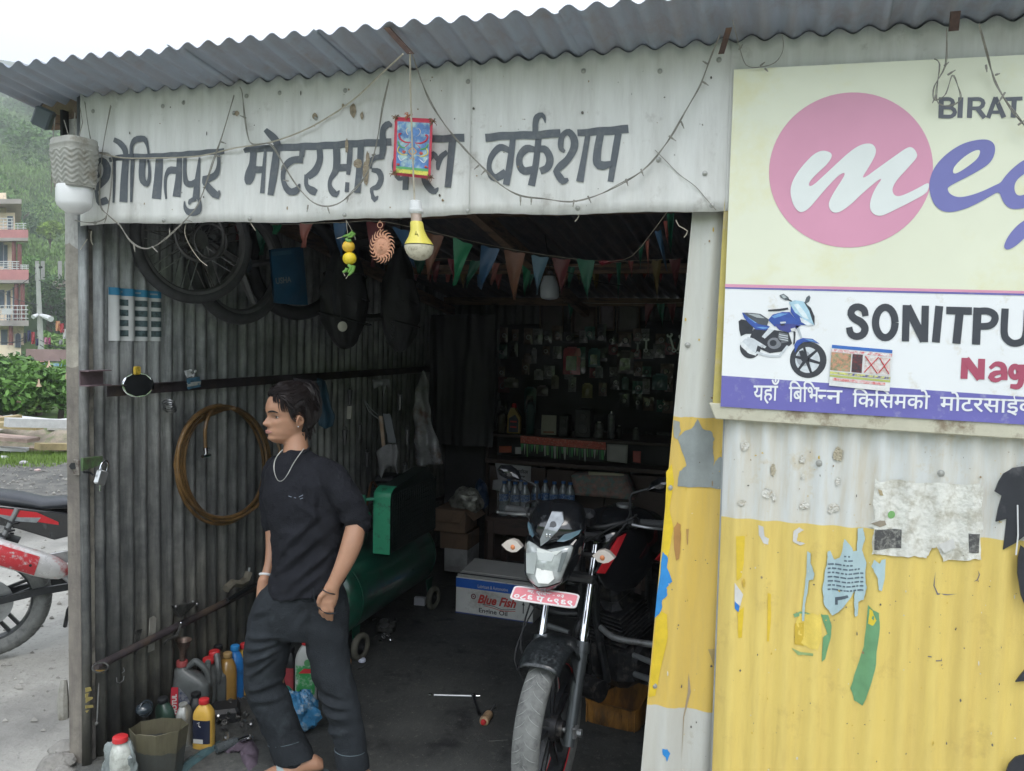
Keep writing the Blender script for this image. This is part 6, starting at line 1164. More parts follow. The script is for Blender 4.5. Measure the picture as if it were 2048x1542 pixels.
tw=thing('t_bar_wrench', 'steel T bar wrench lying on the dark floor', 'wrench', tuple(onZ(905,1392,0)))
mb=MB(); mb.cyl(onZ(868,1390,.012), onZ(945,1392,.012),.0055, n=10); build('bar', mb, mk('bright_steel',(.62,.64,.66), rough=.3, metal=.7, var=.06), tw)
for a_, b_ in (((858,1389.5),(864,1390)),((952,1392),(960,1392))): mb=MB(); mb.cyl(onZ(*a_,.012), onZ(*b_,.012),.0075, n=10); build('end_knob', mb, M_chrome, tw)
mb=MB(); mb.cyl(onZ(946,1391,.012), onZ(959,1428,.012),.0075, n=10); mb.ball(onZ(946,1391,.012),.013, n=10); build('shank', mb, mk('dark_socket',(.05,.05,.055), rough=.35, metal=.8), tw)
sd2=thing('screwdriver', 'screwdriver with cream wooden handle and red end on the floor', 'screwdriver', tuple(onZ(972,1438,0)))
a, b=onZ(967,1444,.02), onZ(985,1418,.02); d_=(b-a).normalized()
mb=MB(); mb.lathe([(.012,0),(.021,.004),(.023,.02),(.019,.035),(.021,.055),(.019,.08),(.012,.085)], a, d_, n=16); build('handle', mb, mk('cream_wood',(.5,.34,.2), rough=.45, var=.15, dirt=(.2,.13,.08), damt=.4, dscale=30), sd2)
mb=MB(); mb.lathe([(.001,-.012),(.011,-.009),(.0135,0),(.013,.006)], a, d_, n=14); build('red_end', mb, M_redcap, sd2)
mb=MB(); mb.cyl(a+d_*.08, a+d_*.17,.004, n=8); build('blade', mb, M_steel, sd2)
mb=MB(); mb.tube([onZ(978,1482,.006), onZ(1016,1480,.008)],.0025, n=6); mb.cyl(onZ(1004,1481,.008), onZ(1016,1480,.008),.004, n=6); one('dark_rod', mb, M_grime, 'thin dark rod on the floor left of the front tyre', 'rod')
# orange brown oil pan under the motorcycle
pan=thing('oil_pan', 'cut amber plastic oil pan on the floor under the motorcycle', 'pan', tuple(onZ(1228,1455,0)))
M_amb=mk('amber_plastic',(.36,.165,.035), rough=.35, var=.25, scale=9, dirt=(.10,.05,.02), damt=.55, dscale=11, stretch=(1,1,.3))
pc=[onZ(1166,1444,0), onZ(1276,1470,0)]; ex_=(pc[1]-pc[0]); Wp=ex_.length; ex_.normalize(); ey_=V((-ex_.y, ex_.x,0)); cen=pc[0]+ex_*Wp/2+ey_*.10
def pring(w_, d_, z, hi=0.): return [cen+ex_*p_.x+ey_*p_.y+V((0,0, z+hi*(p_.y/.1)+(.006*sin(p_.x*55) if hi else 0))) for p_ in ovring(w_, d_,0,6,56)]
mb=MB(); mb.loft([pring(Wp*.96,.19,0), pring(Wp,.2,.012), pring(Wp*1.01,.205,.06), pring(Wp*1.0,.2,.066), pring(Wp*1.03,.21,.125,.022), pring(Wp*1.012,.2,.126,.022), pring(Wp*.96,.18,.016)], cap=True); build('pan_body', mb, M_amb, pan, ang=40)
for k in range(8): mb=MB(); u=(k+.5)/8; p0=pc[0]+ex_*Wp*u-ey_*.002; mb.box(p0+V((0,0,.05)),(.005,.004,.085), Matrix.Rotation(atan2(ex_.y, ex_.x),3, 'Z')); build('rib', mb, M_amb, pan)
M_blk=mat('gloss_black_paint',(.008,.009,.011), rough=.16, var=.3, coat=.8, dirt=(.06,.065,.07), damt=.08, dscale=20)
M_blkm=mat('satin_black',(.018,.02,.023), rough=.45, var=.3, scale=20, dirt=(.06,.06,.06), damt=.2, dscale=25)
M_fend=mat('dusty_black_fender',(.012,.014,.016), rough=.3, var=.3, scale=40, dirt=(.05,.058,.062), damt=.4, dscale=90, coat=.3)
M_tyre=mat('dusty_tyre',(.16,.165,.16), rough=.85, var=.22, scale=30, dirt=(.09,.092,.092), damt=.3, dscale=20, bump=.15)
M_tread=mat('tread_edge_dust',(.27,.28,.27), rough=.9, var=.2)
M_red=mat('red_decal',(.58,.02,.03), rough=.3, var=.06)
M_lens=mat('headlight_lens',(.40,.43,.43), rough=.06, var=.45, scale=16, coat=1., spec=.8)
M_refl=mat('reflector',(.86,.88,.88), rough=.12, metal=.15, coat=1, var=.1)
M_ind=mat('indicator_lens',(.66,.60,.54), rough=.2, var=.15, coat=.6)
M_eng=mat('engine_black_alloy',(.035,.036,.04), rough=.4, metal=.5, var=.5, scale=25, dirt=(.12,.11,.10), damt=.3, dscale=30)
M_alu=mat('dull_aluminium',(.34,.35,.36), rough=.38, metal=.7, var=.25, dirt=(.1,.09,.08), damt=.3)
def bike(t_, FM, style, R=.298):
    I=Matrix.Identity(4); main=style == 'black'
    def B(mb, name, m, M=I, par=None, **k): mb.xf(M); return build(name, mb, m, par or t_, local=True, **k)
    def wheel(cx_, wt, M, rimm, nsp, red):
        mb=MB(); n=64; prof=[]
        for j in range(13):
            a=pi*(j/12) ; prof.append((wt/2*-cos(a), R-wt*.42+wt*.42*(sin(a) ** .8)))
        prof += [(wt*.40, R-wt*.62),(wt*.30, R-wt*.72),(-wt*.30, R-wt*.72),(-wt*.40, R-wt*.62)]
        mb.loft([[V((cx_+r*cos(a), y, R+r*sin(a))) for y, r in prof] for a in [2*pi*i/n for i in range(n)]], loop=True); ty=B(mb, 'tyre', M_tyre, M)
        mb=MB()
        for i in range(46):
            for s_ in (-1,1):
                a0_=2*pi*(i+(.5 if s_>0 else 0))/46; P=[]
                for j in range(6):
                    f_=j/5; y=s_*(.004+f_*wt*.40); aa=math.acos(max(-1, min(1,-y/(wt/2)))); r=R-wt*.42+wt*.42*sin(aa) ** .8+.0006; th=a0_+.10*f_ ** .6; P.append(V((cx_+r*cos(th), y, R+r*sin(th))))
                mb.tube(P, [.0007,.0013,.0016,.0016,.0014,.0008], n=4)
        tag(B(mb, 'tread_pattern', M_tread, M, ty), kind='stuff')
        r0=R-wt*.66; mb=MB(); mb.loft([[V((cx_+r*cos(a), y, R+r*sin(a))) for y, r in ((-wt*.33, r0),(-wt*.28, r0-.016),(0, r0-.022),(wt*.28, r0-.016),(wt*.33, r0),(0, r0-.004))] for a in [2*pi*i/n for i in range(n)]], loop=True); rm=B(mb, 'rim', rimm, M)
        if red:
            for s_ in (-1,1): mb=MB(); mb.loft([[V((cx_+r*cos(a), y, R+r*sin(a))) for y, r in ((s_*wt*.335, r0+.002),(s_*(wt*.33+.0015), r0-.004),(s_*wt*.31, r0-.006))] for a in [2*pi*i/n for i in range(n)]], loop=True); B(mb, 'red_rim_tape', M_red, M, rm)
        for i in range(nsp):
            a=2*pi*i/nsp+.3
            for s_ in (-1,1):
                mb=MB(); b1, b2=a+s_*.35, a+s_*.13
                mb.loft([[V((cx_+r*cos(b)-w_*sin(b) , y, R+r*sin(b)+w_*cos(b))) for y, w_ in ((-.010,-.008),(.010,-.008),(.010,.008),(-.010,.008))] for r, b in ((.035, b1),(.11,(b1+b2)/2),(r0-.014, b2))]); B(mb, 'spoke', rimm, M, rm)
        mb=MB(); mb.cyl((cx_,-.055, R),(cx_,.055, R),.032, n=20); mb.cyl((cx_,-.035, R),(cx_,.035, R),.046, n=20); B(mb, 'hub', M_eng, M)
        mb=MB(); mb.cyl((cx_,.045, R),(cx_,.049, R),.125 if not main else .12, n=36); B(mb, 'brake_disc', M_alu, M)
        mb=MB(); mb.cyl((cx_,-.12, R),(cx_,.12, R),.009, n=10); mb.cyl((cx_,-.125, R),(cx_,-.105, R),.015, n=8); mb.cyl((cx_,.105, R),(cx_,.125, R),.015, n=8); B(mb, 'axle', M_alu, M)
    rimm=M_blkm
    wheel(0,.098, FM, rimm,5, main); wheel(1.34,.12, I, rimm,5, False)
    # fork
    rk=.47; fx=lambda z: (z-R)*rk
    for s_ in (-1,1):
        y=s_*.083
        mb=MB(); mb.cyl((fx(.25)+.0, y,.25),(fx(.55), y,.55),.021,.025, n=16); mb.cyl((fx(.55), y,.55),(fx(.585), y,.585),.029, n=16); fl=B(mb, 'fork_slider', mat('fork_slider_grey',(.075,.085,.09), rough=.35, metal=.4, var=.2), FM)
        mb=MB(); mb.cyl((fx(.57), y,.57),(fx(.92), y,.92),.0165, n=16); B(mb, 'fork_tube', M_chrome, FM)
        mb=MB(); mb.rbox((fx(.3), y+s_*.016,.30),(.05,.02,.05),.008); B(mb, 'axle_clamp', M_alu, FM)
    mb=MB(); mb.rbox((fx(.80),0,.80),(.06,.21,.035),.01); mb.rbox((fx(.95),0,.955),(.06,.21,.03),.01); mb.cyl((fx(.78)+.03,0,.76),(fx(.97)+.03,0,.97),.028, n=14); B(mb, 'triple_clamp', M_blkm, FM)
    mb=MB(); mb.rbox((.075,.070,.40),(.05,.04,.09),.012); B(mb, 'brake_caliper', M_eng, FM)
    mb=MB(); mb.tube([V((.08,.075,.44)), V((.06,.14,.55)), V((.12,.13,.7)), V((.2,.09,.86))],.004, n=6, sm=2); mb.tube([V((.06,.10,.40)), V((.02,.15,.52)), V((.08,.12,.66)), V((.2,.06,.8))],.003, n=6, sm=2); B(mb, 'brake_hose', M_rubber, FM)
    # fender
    mb=MB(); K=26
    def fen(u, v):
        a=radians(60)+(radians(150)-radians(60))*u; hw=.078+.012*sin(pi*u) ; b=(v-.5)*2
        r=R+.036-.030*abs(b) ** 2.6-(.006 if abs(b)>.9 else 0); k=1.0
        if abs(b)>.55 and .36<u<.66: r -= .05*(abs(b)-.55)/.45*sin((u-.36)/.3*pi)
        return V((-r*cos(a)*-1*-1, b*hw, R+r*sin(a)))
    mb.grid(lambda u, v: (lambda p_: V((p_.x, p_.y, p_.z)))(fen(u, v)), K,14); o=B(mb, 'front_fender', M_fend, FM, ang=60); s=o.modifiers.new('s', 'SOLIDIFY'); s.thickness=.003
    for s_ in (-1,1): mb=MB(); mb.prism([V((-.02, s_*.072, R+.30)), V((.15, s_*.076, R+.27)), V((.14, s_*.078, R+.14)), V((.07, s_*.08, R+.12)), V((.02, s_*.078, R+.22))],(0, s_*.004,0)); B(mb, 'fender_bracket', M_fend, FM, bevel=.002)
    # head unit from outlines measured against a front view; units: px at 1.95 mm
    k_=.00193
    def yz(p_): X, Y=980+p_[0]/4.0575,920+p_[1]/4.0575; return (-(X-1112)*k_,.985-(Y-1090)*k_)
    glass=[yz(p_) for p_ in [(325,700),(345,682),(400,695),(460,722),(500,724),(560,706),(640,684),(690,676),(702,692),(690,760),(660,850),(635,945),(590,965),(540,985),(470,1000),(420,985),(375,955),(350,925),(338,860),(330,780)]]
    outer=[yz(p_) for p_ in [(296,690),(318,640),(380,640),(455,690),(500,692),(580,660),(650,640),(740,600),(760,640),(752,740),(718,850),(680,930),(620,985),(540,1028),(480,1035),(410,1020),(345,975),(318,920),(302,850),(295,770)]]
    gc=(sum(p_[0] for p_ in glass)/20, sum(p_[1] for p_ in glass)/20)
    def hx(y, z): return -.06+.42*(z-.88)*.55+2.2*y*y
    mb=MB(); rings=[]
    for f_ in (1,.97,.8,.6,.4,.2,.02): rings.append([V((hx(*q)-.020*(1-f_*f_)-(.004 if f_<1 else -.006), q[0], q[1])) for q in [(gc[0]+(y-gc[0])*f_, gc[1]+(z-gc[1])*f_) for y, z in glass]])
    mb.loft(rings); B(mb, 'headlight_lens', M_lens, FM, ang=60)
    mb=MB(); 
    mb.loft([[V((hx(y, z)+.004, y, z)) for y, z in glass], [V((hx(y, z)-.002, y, z)) for y, z in [(gc[0]+(a-gc[0])*1.03, gc[1]+(b-gc[1])*1.03) for a, b in glass]], [V((hx(y, z)+.018, y, z)) for y, z in outer], [V((hx(y, z)+.09, y*.92, z+(gc[1]-z)*.12)) for y, z in outer], [V((.13, y*.6, z+(gc[1]-z)*.4)) for y, z in outer]]); B(mb, 'headlight_mask', M_blk, FM, ang=50)
    # bright inner pieces
    for pts_, m_ in (([(455,850),(580,860),(600,910),(560,950),(480,955),(450,910)], mat('bright_bulb_glass',(.9,.9,.88), rough=.05, coat=1)),([(440,730),(590,730),(570,790),(460,790)], mat('lens_mid_facet',(.62,.65,.65), rough=.1, coat=.8)),([(640,720),(680,712),(640,860),(620,860)], mat('lens_dark_facet',(.16,.18,.19), rough=.15, coat=.8)),([(350,760),(450,740),(440,900),(370,900)], mat('lens_grey_facet',(.42,.45,.45), rough=.15, coat=.8)),([(440,705),(560,720),(640,700),(600,740),(450,735)], M_refl)):
        mb=MB(); mb.prism([V((hx(*yz(p_))-.0245-.0002*(pts_[0][0] % 7), *yz(p_))) for p_ in pts_],(.006,0,0)); B(mb, 'reflector_facet', m_, FM)
    cow=[(318,560),(340,470),(365,400),(430,388),(500,384),(580,386),(640,395),(700,425),(740,500),(765,560),(730,640),(600,655),(500,690),(455,690),(390,650),(330,650)]
    cow=[yz(p_) for p_ in cow]; cc=(sum(p_[0] for p_ in cow)/len(cow), sum(p_[1] for p_ in cow)/len(cow))
    def cxx(y, z): return hx(y, z)+.005+.9*max(0, z-1.05) ** 1.2+.6*y*y
    rings=[]
    for f_ in (1,.9,.7,.5,.3,.12): rings.append([V((cxx(cc[0]+(y-cc[0])*f_, cc[1]+(z-cc[1])*f_)-.028*(1-f_ ** 2), cc[0]+(y-cc[0])*f_, cc[1]+(z-cc[1])*f_)) for y, z in cow])
    rings=[[V((.15+.05*(q.z-.98), q.y*.8, q.z-.01)) for q in rings[0]]]+rings
    mb=MB(); mb.loft(rings); B(mb, 'cowl', M_blk, FM, ang=60)
    def onface(pts, off, name, m):
        P=[yz(p_) for p_ in pts]; mb=MB(); a_=[V((cxx(y, z)-.028-off+.10*abs(y-cc[0]) , y, z)) for y, z in P]; mb.prism(a_,(.012,0,0)); return B(mb, name, m, FM, smooth=False)
    onface([(322,545),(350,560),(395,630),(385,645),(350,620),(328,580)],.0, 'pilot_lamp', mat('pilot_smoke_blue',(.10,.17,.22), rough=.12, coat=.8, var=.2)); onface([(590,645),(640,592),(700,575),(752,560),(740,590),(690,625),(640,645)],.0, 'pilot_lamp', _M['pilot_smoke_blue'])
    onface([(520,440),(600,440),(625,500),(590,570),(520,650),(470,690),(462,640),(490,560)],.006, 'silver_streak', mat('silver_decal',(.30,.32,.34), rough=.3, metal=.4, var=.3, scale=30))
    for dx in (0,.012): mb=MB(); mb.ball((hx(0,1.02)-.032,.008-dx,1.026),.006, n=8, sz=(.5,.7,1.5)); B(mb, 'badge', M_chrome, FM)
    # number plate
    pc_=V((-.055,.012,.800)); pw_, ph_=.252,.066; tl_=radians(56)
    Rm=Matrix.Rotation(tl_,3, 'Y'); 
    def PL(y, z, o=0): return pc_+Rm @ V((-o, y, z))
    mb=MB(); q=ovring(pw_, ph_,0,8,40); mb.loft([[PL(p_.x, p_.y,0) for p_ in q], [PL(p_.x, p_.y,.003) for p_ in q]]); pl0=B(mb, 'number_plate', mat('plate_white',(.75,.72,.72), rough=.4, var=.03) if main else M_red, FM)
    if main:
        mb=MB(); q=ovring(pw_-.014, ph_-.014,0,10,40); mb.loft([[PL(p_.x, p_.y,.003) for p_ in q], [PL(p_.x, p_.y,.0038) for p_ in q]]); B(mb, 'plate_field', mat('plate_red',(.72,.24,.28), rough=.45, var=.06), FM, pl0)
        for s_, w0, z0, z1_ in (('बा. प्रदेश - ०३',.07,.006,.024),('०८६ प ५९६९',.112,-.026,-.002)):
            mb=text_mb(s_, PL(w0, z0,.0046), PL(-w0, z0,.0046), PL(w0, z1_,.0046), off=.03); B(mb, 'plate_lettering', mat('plate_text_white',(.8,.78,.78), rough=.5), FM, pl0, smooth=False)
    # indicators
    for s_ in (-1,1):
        c_=V((.055, s_*.178+.002,.945)); mb=MB(); mb.loft([[c_+V((x, s_*y, z*(1))) for y, z in ((-.042,0),(-.02,.021),(0,.026),(.02,.02),(.042,0),(.02,-.018),(0,-.024),(-.02,-.02))] for x in (-.012,.012)]+[[c_+V((.03, s_*y*.5, z*.5)) for y, z in ((-.042,0),(-.02,.021),(0,.026),(.02,.02),(.042,0),(.02,-.018),(0,-.024),(-.02,-.02))]]); ind=B(mb, 'indicator', M_ind, FM, ang=25)
        mb=MB(); mb.ball(c_+V((-.006,-s_*.004,-.004)),.012, n=8); B(mb, 'amber_bulb', mat('amber_bulb',(.7,.25,.1), rough=.3), FM, ind)
        mb=MB(); mb.cyl(c_+V((.01,-s_*.03,-.004)), V((.10, s_*.07,.93)),.009, n=8); B(mb, 'indicator_stalk', M_rubber, FM)
    # handlebar, mirrors, levers
    hb=[V((fx(1.0)-.0,0,.985)), V((fx(1.0)+.0,.09,.985)), V((fx(1.0)+.02,.15,1.0)), V((fx(1.0)+.06,.23,1.005)), V((fx(1.0)+.10,.33,1.0))]
    P=[V((p_.x,-p_.y, p_.z)) for p_ in hb[::-1]]+hb[1:]; mb=MB(); mb.tube(P,.011, n=10, sm=2); B(mb, 'handlebar', M_blkm, FM)
    for s_ in (-1,1):
        a, b=V((fx(1.0)+.062, s_*.235,1.005)), V((fx(1.0)+.10, s_*.345,1.0)); d_=b-a
        mb=MB(); mb.lathe([(.016,0)]+[((.0155 if j % 2 else .0170), d_.length*(j+1)/14) for j in range(13)]+[(.019, d_.length),(.012, d_.length+.012)], a, d_, n=16); B(mb, 'grip', mat('grip_rubber',(.06,.063,.065), rough=.6, var=.2), FM)
        mb=MB(); mb.rbox(a+V((-.01,-s_*.025,0)),(.045,.05,.045),.01); mb.rbox(a+V((-.035,-s_*.03,.01)),(.03,.04,.03),.008); B(mb, 'switch_gear', M_blkm, FM, ang=30)
        mb=MB(); mb.tube([a+V((-.05,-s_*.02,.0)), a+V((-.065, s_*.04,-.002)), a+V((-.02, s_*.13,-.012))], [.006,.0055,.004], n=7, sm=1); mb.ball(a+V((-.02, s_*.135,-.012)),.006, n=8); B(mb, 'lever', M_alu, FM)
        mr0=a+V((-.02,-s_*.035,.02)); mb=MB(); mb.tube([mr0, mr0+V((0,-s_*.003,.085)), mr0+V((.0, s_*.02,.105)), mr0+V((.0, s_*.075,.125))],.005, n=7, sm=1); st_=B(mb, 'mirror_stalk', M_blkm, FM)
        mc=mr0+V((0, s_*.115,.14)); mb=MB()
        ol=[(-.055,-.026),(-.035,.012),(.0,.034),(.045,.032),(.062,.012),(.05,-.014),(.01,-.030)]
        mb.loft([[mc+V((.008, s_*y*.9, z*.9)) for y, z in ol], [mc+V((0, s_*y, z)) for y, z in ol], [mc+V((-.016, s_*y*.8, z*.75)) for y, z in ol], [mc+V((-.026, s_*y*.35, z*.3)) for y, z in ol]]); B(mb, 'mirror_shell', M_blk, FM, ang=30)
        mb=MB(); mb.quad(*[mc+V((.0085, s_*y*.82, z*.82)) for y, z in ol]); B(mb, 'mirror_glass', M_chrome, FM, smooth=False)
    mb=MB(); mb.rbox((fx(1.0)-.05,0,1.03),(.06,.16,.07),.015, Matrix.Rotation(-.5,3, 'Y')); B(mb, 'instrument_cluster', M_blkm, FM, ang=30)
    for i,(y0_, z0_, y1_) in enumerate([(-.2,1.06,-.05),(.2,1.06,.06),(-.22,1.04,.05),(.15,1.05,-.05)]):
        mb=MB(); mb.tube([V((fx(1.0)+.03, y0_, z0_)), V((fx(1.0)-.07, y0_*1.05, z0_-.03+.02*i)), V((fx(1.0)-.06, y1_+y0_*.4,.93)), V((.34, y1_,.84))],.0038, n=6, sm=2); B(mb, 'control_cable', M_rubber, FM)
    # tank and bodywork (fixed to the frame)
    tb=M_blk; rings=[]
    for x, hw, zb_, zt_ in ((.36,.06,.86,.93),(.40,.115,.83,.985),(.50,.15,.80,1.03),(.62,.155,.79,1.035),(.74,.13,.79,1.0),(.82,.095,.79,.94),(.87,.07,.79,.87)):
        ring=[]
        for j in range(20):
            a=2*pi*j/20; ca, sa=cos(a), sin(a); ring.append(V((x, math.copysign(abs(ca) ** .75, ca)*hw,(zb_+zt_)/2+math.copysign(abs(sa) ** .8, sa)*(zt_-zb_)/2)))
        rings.append(ring)
    mb=MB(); mb.loft(rings); B(mb, 'fuel_tank', tb, I, ang=60)
    mb=MB(); mb.cyl((.6,0,1.025),(.6,0,1.04),.035, n=18); B(mb, 'fuel_cap', M_alu)
    for s_ in (-1,1):
        ol=[(.25,.84),(.33,.965),(.46,.99),(.62,.96),(.66,.85),(.56,.79),(.44,.755),(.34,.75),(.28,.78)]
        fy=lambda x, z: s_*(.135+.05*sin(max(0, min(1,(x-.24)/.4))*pi)-.25*max(0, z-.9) ** 1.0)
        mb=MB(); mb.loft([[V((x, fy(x, z)-s_*.012, z)) for x, z in ol], [V((x, fy(x, z), z)) for x, z in ol], [V((.45+(x-.45)*.8, fy(x, z)+s_*.010,.84+(z-.84)*.8)) for x, z in ol]]); B(mb, 'tank_shroud', tb, I, ang=40)
        ol=[(.245,.84),(.285,.90),(.345,.965),(.385,.975),(.32,.90),(.275,.835)] if main else [(.28,.78),(.5,.9),(.62,.88),(.42,.80)]
        mb=MB(); mb.loft([[V((x, fy(x, z)+s_*.003, z)) for x, z in ol], [V((x, fy(x, z)+s_*.011, z)) for x, z in ol]]); B(mb, 'red_shroud_edge', M_red, I, smooth=False)
        if main: mb=MB(); mb.prism([V((x, s_*.188, z)) for x, z in ((.56,.845),(.66,.90),(.69,.965),(.72,.965),(.715,.885),(.60,.83))],(0, s_*.006,0)); B(mb, 'red_shroud_tail', M_red, I, smooth=False)
    rings=[]
    for x, hw, zb_, zt_ in ((.80,.075,.78,.86),(.92,.115,.77,.825),(1.08,.125,.775,.825),(1.18,.12,.79,.86),(1.34,.11,.82,.895),(1.50,.085,.86,.915),(1.56,.05,.875,.915)):
        rings.append([V((x, math.copysign(abs(cos(a)) ** .7, cos(a))*hw,(zb_+zt_)/2+sin(a)*(zt_-zb_)/2)) for a in [2*pi*j/18 for j in range(18)]])
    mb=MB(); mb.loft(rings); B(mb, 'seat', mat('seat_vinyl',(.022,.026,.034), rough=.42, var=.2, bump=.1), I, ang=60)
    for s_ in (-1,1):
        mb=MB(); ol=[(.92,.75),(1.06,.78),(1.30,.83),(1.58,.89),(1.62,.86),(1.40,.76),(1.2,.70),(1.02,.62),(.93,.64)]; mb.loft([[V((x, s_*(.10 if x<1.45 else .07), z)) for x, z in ol], [V((x, s_*(.125 if x<1.45 else .085), z)) for x, z in ol]]); B(mb, 'side_panel', tb, I, bevel=.006)
        mb=MB(); ol=[(1.10,.775),(1.30,.815),(1.56,.88),(1.34,.79),(1.18,.745),(1.0,.70),(1.0,.715)]; mb.loft([[V((x, s_*(.124 if x<1.45 else .084), z)) for x, z in ol], [V((x, s_*(.1275 if x<1.45 else .0875), z)) for x, z in ol]]); B(mb, 'red_side_stripe', M_red, I, smooth=False)
        mb=MB(); ol=[(1.08,.745),(1.18,.755),(1.30,.785),(1.22,.74),(1.10,.72)]; mb.loft([[V((x, s_*.125, z)) for x, z in ol], [V((x, s_*.128, z)) for x, z in ol]]); B(mb, 'silver_side_stripe', _M['silver_decal'], I, smooth=False)
        mb=MB(); mb.tube([V((1.18, s_*.10,.80)), V((1.22, s_*.10,.72)), V((1.36, s_*.10,.32))], [.008,.008,.008], n=8); B(mb, 'shock_rod', M_chrome)
        mb=MB(); P=[];
        for j in range(90): f_=j/89; c_=V((1.20, s_*.125,.74)).lerp(V((1.33, s_*.125,.46)), f_); P.append(c_+V((.024*cos(f_*2*pi*8),.024*sin(f_*2*pi*8),0)))
        mb.tube(P,.0055, n=6); B(mb, 'shock_spring', M_eng if main else M_rubber)
        mb=MB(); mb.cyl((1.185, s_*.125,.80),(1.30, s_*.125,.54),.014, n=10); mb.cyl((1.30, s_*.125,.52),(1.36, s_*.12,.33),.02, n=10); B(mb, 'shock_body', M_alu)
        mb=MB(); mb.loft([[V((x, s_*(.075+w_), z+h_)) for w_, h_ in ((-.012,-.018),(.012,-.018),(.012,.018),(-.012,.018))] for x, z in ((.86,.36),(1.1,.34),(1.36, R))]); B(mb, 'swingarm', M_blkm)
        mb=MB(); mb.tube([V((1.42, s_*.10,.88)), V((1.55, s_*.115,.93)), V((1.62, s_*.06,.95)), V((1.63,0,.95))],.011, n=8, sm=2); B(mb, 'grab_rail', mat('grab_grey',(.10,.11,.13), rough=.3, metal=.3))
        mb=MB(); mb.cyl((1.58, s_*.08,.80),(1.60, s_*.19,.80),.009, n=8); mb.lathe([(.012,0),(.026,.02),(.028,.05),(.020,.06),(.001,.062)],(1.60, s_*.20,.80),(1,.0,0), n=14); B(mb, 'rear_indicator', M_alu if not main else M_ind)
    # engine
    mb=MB(); mb.rbox((.66,0,.38),(.34,.24,.22),.05); B(mb, 'crankcase', M_eng, ang=30)
    for s_ in (-1,1): mb=MB(); mb.lathe([(.085,0),(.083,.03),(.06,.04),(.001,.042)],(.60, s_*.115,.39),(0, s_,0), n=24); B(mb, 'engine_cover', M_eng)
    Rc=Matrix.Rotation(radians(-18),3, 'Y')
    mb=MB(); mb.rbox(V((.56,0,.56)),(.14,.16,.22),.03, Rc); B(mb, 'cylinder', M_eng, ang=30)
    for j in range(9): mb=MB(); mb.rbox(V((.56,0,.56))+Rc @ V((0,0,-.08+j*.019)),(.19,.215,.006),.002, Rc); B(mb, 'cooling_fin', M_eng, ang=30)
    mb=MB(); mb.rbox(V((.53,0,.695)),(.16,.15,.07),.02, Rc); B(mb, 'cylinder_head', M_alu if not main else M_eng, ang=30)
    mb=MB(); mb.tube([V((.47,.02,.62)), V((.36,.03,.56)), V((.36,.05,.38)), V((.44,.09,.24)), V((.7,.12,.19)), V((.95,.13,.22))],.021, n=12, sm=2); B(mb, 'exhaust_header', M_eng)
    mb=MB(); mb.cyl((.40,-.06,.30),(.40,.06,.30),.045, n=16); B(mb, 'horn', M_eng)
    for s_ in (-1,1):
        mb=MB(); mb.tube([V((.36, s_*.03,.86)), V((.38, s_*.04,.6)), V((.45, s_*.05,.33))],.017, n=8); mb.tube([V((.36, s_*.03,.90)), V((.7, s_*.07,.80)), V((.92, s_*.09,.70)), V((.90, s_*.09,.36))],.015, n=8, sm=1); B(mb, 'frame_tube', M_blkm)
    # leg guard bars and foot pegs
    mb=MB(); mb.tube([V((.40,.03,.60)), V((.36,.14,.585)), V((.36,.27,.585)), V((.39,.33,.575))] ,.0125, n=10, sm=2); B(mb, 'leg_guard', M_blkm)
    mb=MB(); mb.tube([V((.40,-.03,.575)), V((.36,-.14,.56)), V((.36,-.27,.575)), V((.36,-.335,.585))],.0125, n=10, sm=2); mb.cyl((.36,-.332,.585),(.36,-.352,.586),.016, n=12); B(mb, 'leg_guard', M_alu if main else M_blkm)
    for s_ in (-1,1):
        mb=MB(); mb.cyl((.84, s_*.16,.34),(.84, s_*.285,.345),.014, n=12); mb.cyl((.84, s_*.285,.345),(.84, s_*.298,.345),.018, n=12); B(mb, 'foot_peg', mat('peg_rubber',(.14,.15,.155), rough=.4, var=.2))
        mb=MB(); mb.cyl((.46, s_*.17,.47),(.44, s_*.30,.475),.010,.013, n=10); mb.cyl((.44, s_*.30,.475),(.44, s_*.308,.475),.017, n=10); mb.cyl((.50, s_*.15,.375),(.48, s_*.30,.385),.012,.015, n=10); mb.cyl((.48, s_*.30,.385),(.48, s_*.31,.385),.018, n=10); B(mb, 'front_peg_bar', _M['peg_rubber'])
        mb=MB(); mb.cyl((.84, s_*.08,.36),(.84, s_*.17,.34),.012, n=8); B(mb, 'peg_bracket', M_blkm)
    mb=MB(); mb.tube([V((.9,-.12,.30)), V((.98,-.20,.14)), V((1.0,-.25,.03))],.011, n=8); B(mb, 'side_stand', M_blkm)
    mb=MB(); mb.rbox((1.62,0,.86),(.03,.12,.05),.01); B(mb, 'tail_light', M_red)
    mb=MB(); mb.loft([[V((1.34+r*cos(a), y, R+r*sin(a))) for y, r in ((-.075, R+.045),(0, R+.06),(.075, R+.045),(.0, R+.055))] for a in [radians(20+8*i) for i in range(13)]]); B(mb, 'rear_mudguard', M_blkm)
    mb=MB(); mb.loft([[V((x, y, z)) for y in (-.08,.08) for z in ()] or [V((x,-.06, z)), V((x,.06, z)), V((x,.05, z+.02)), V((x,-.05, z+.02))] for x, z in ((1.5,.84),(1.66,.74),(1.74,.62))]); B(mb, 'number_bracket', M_blkm)
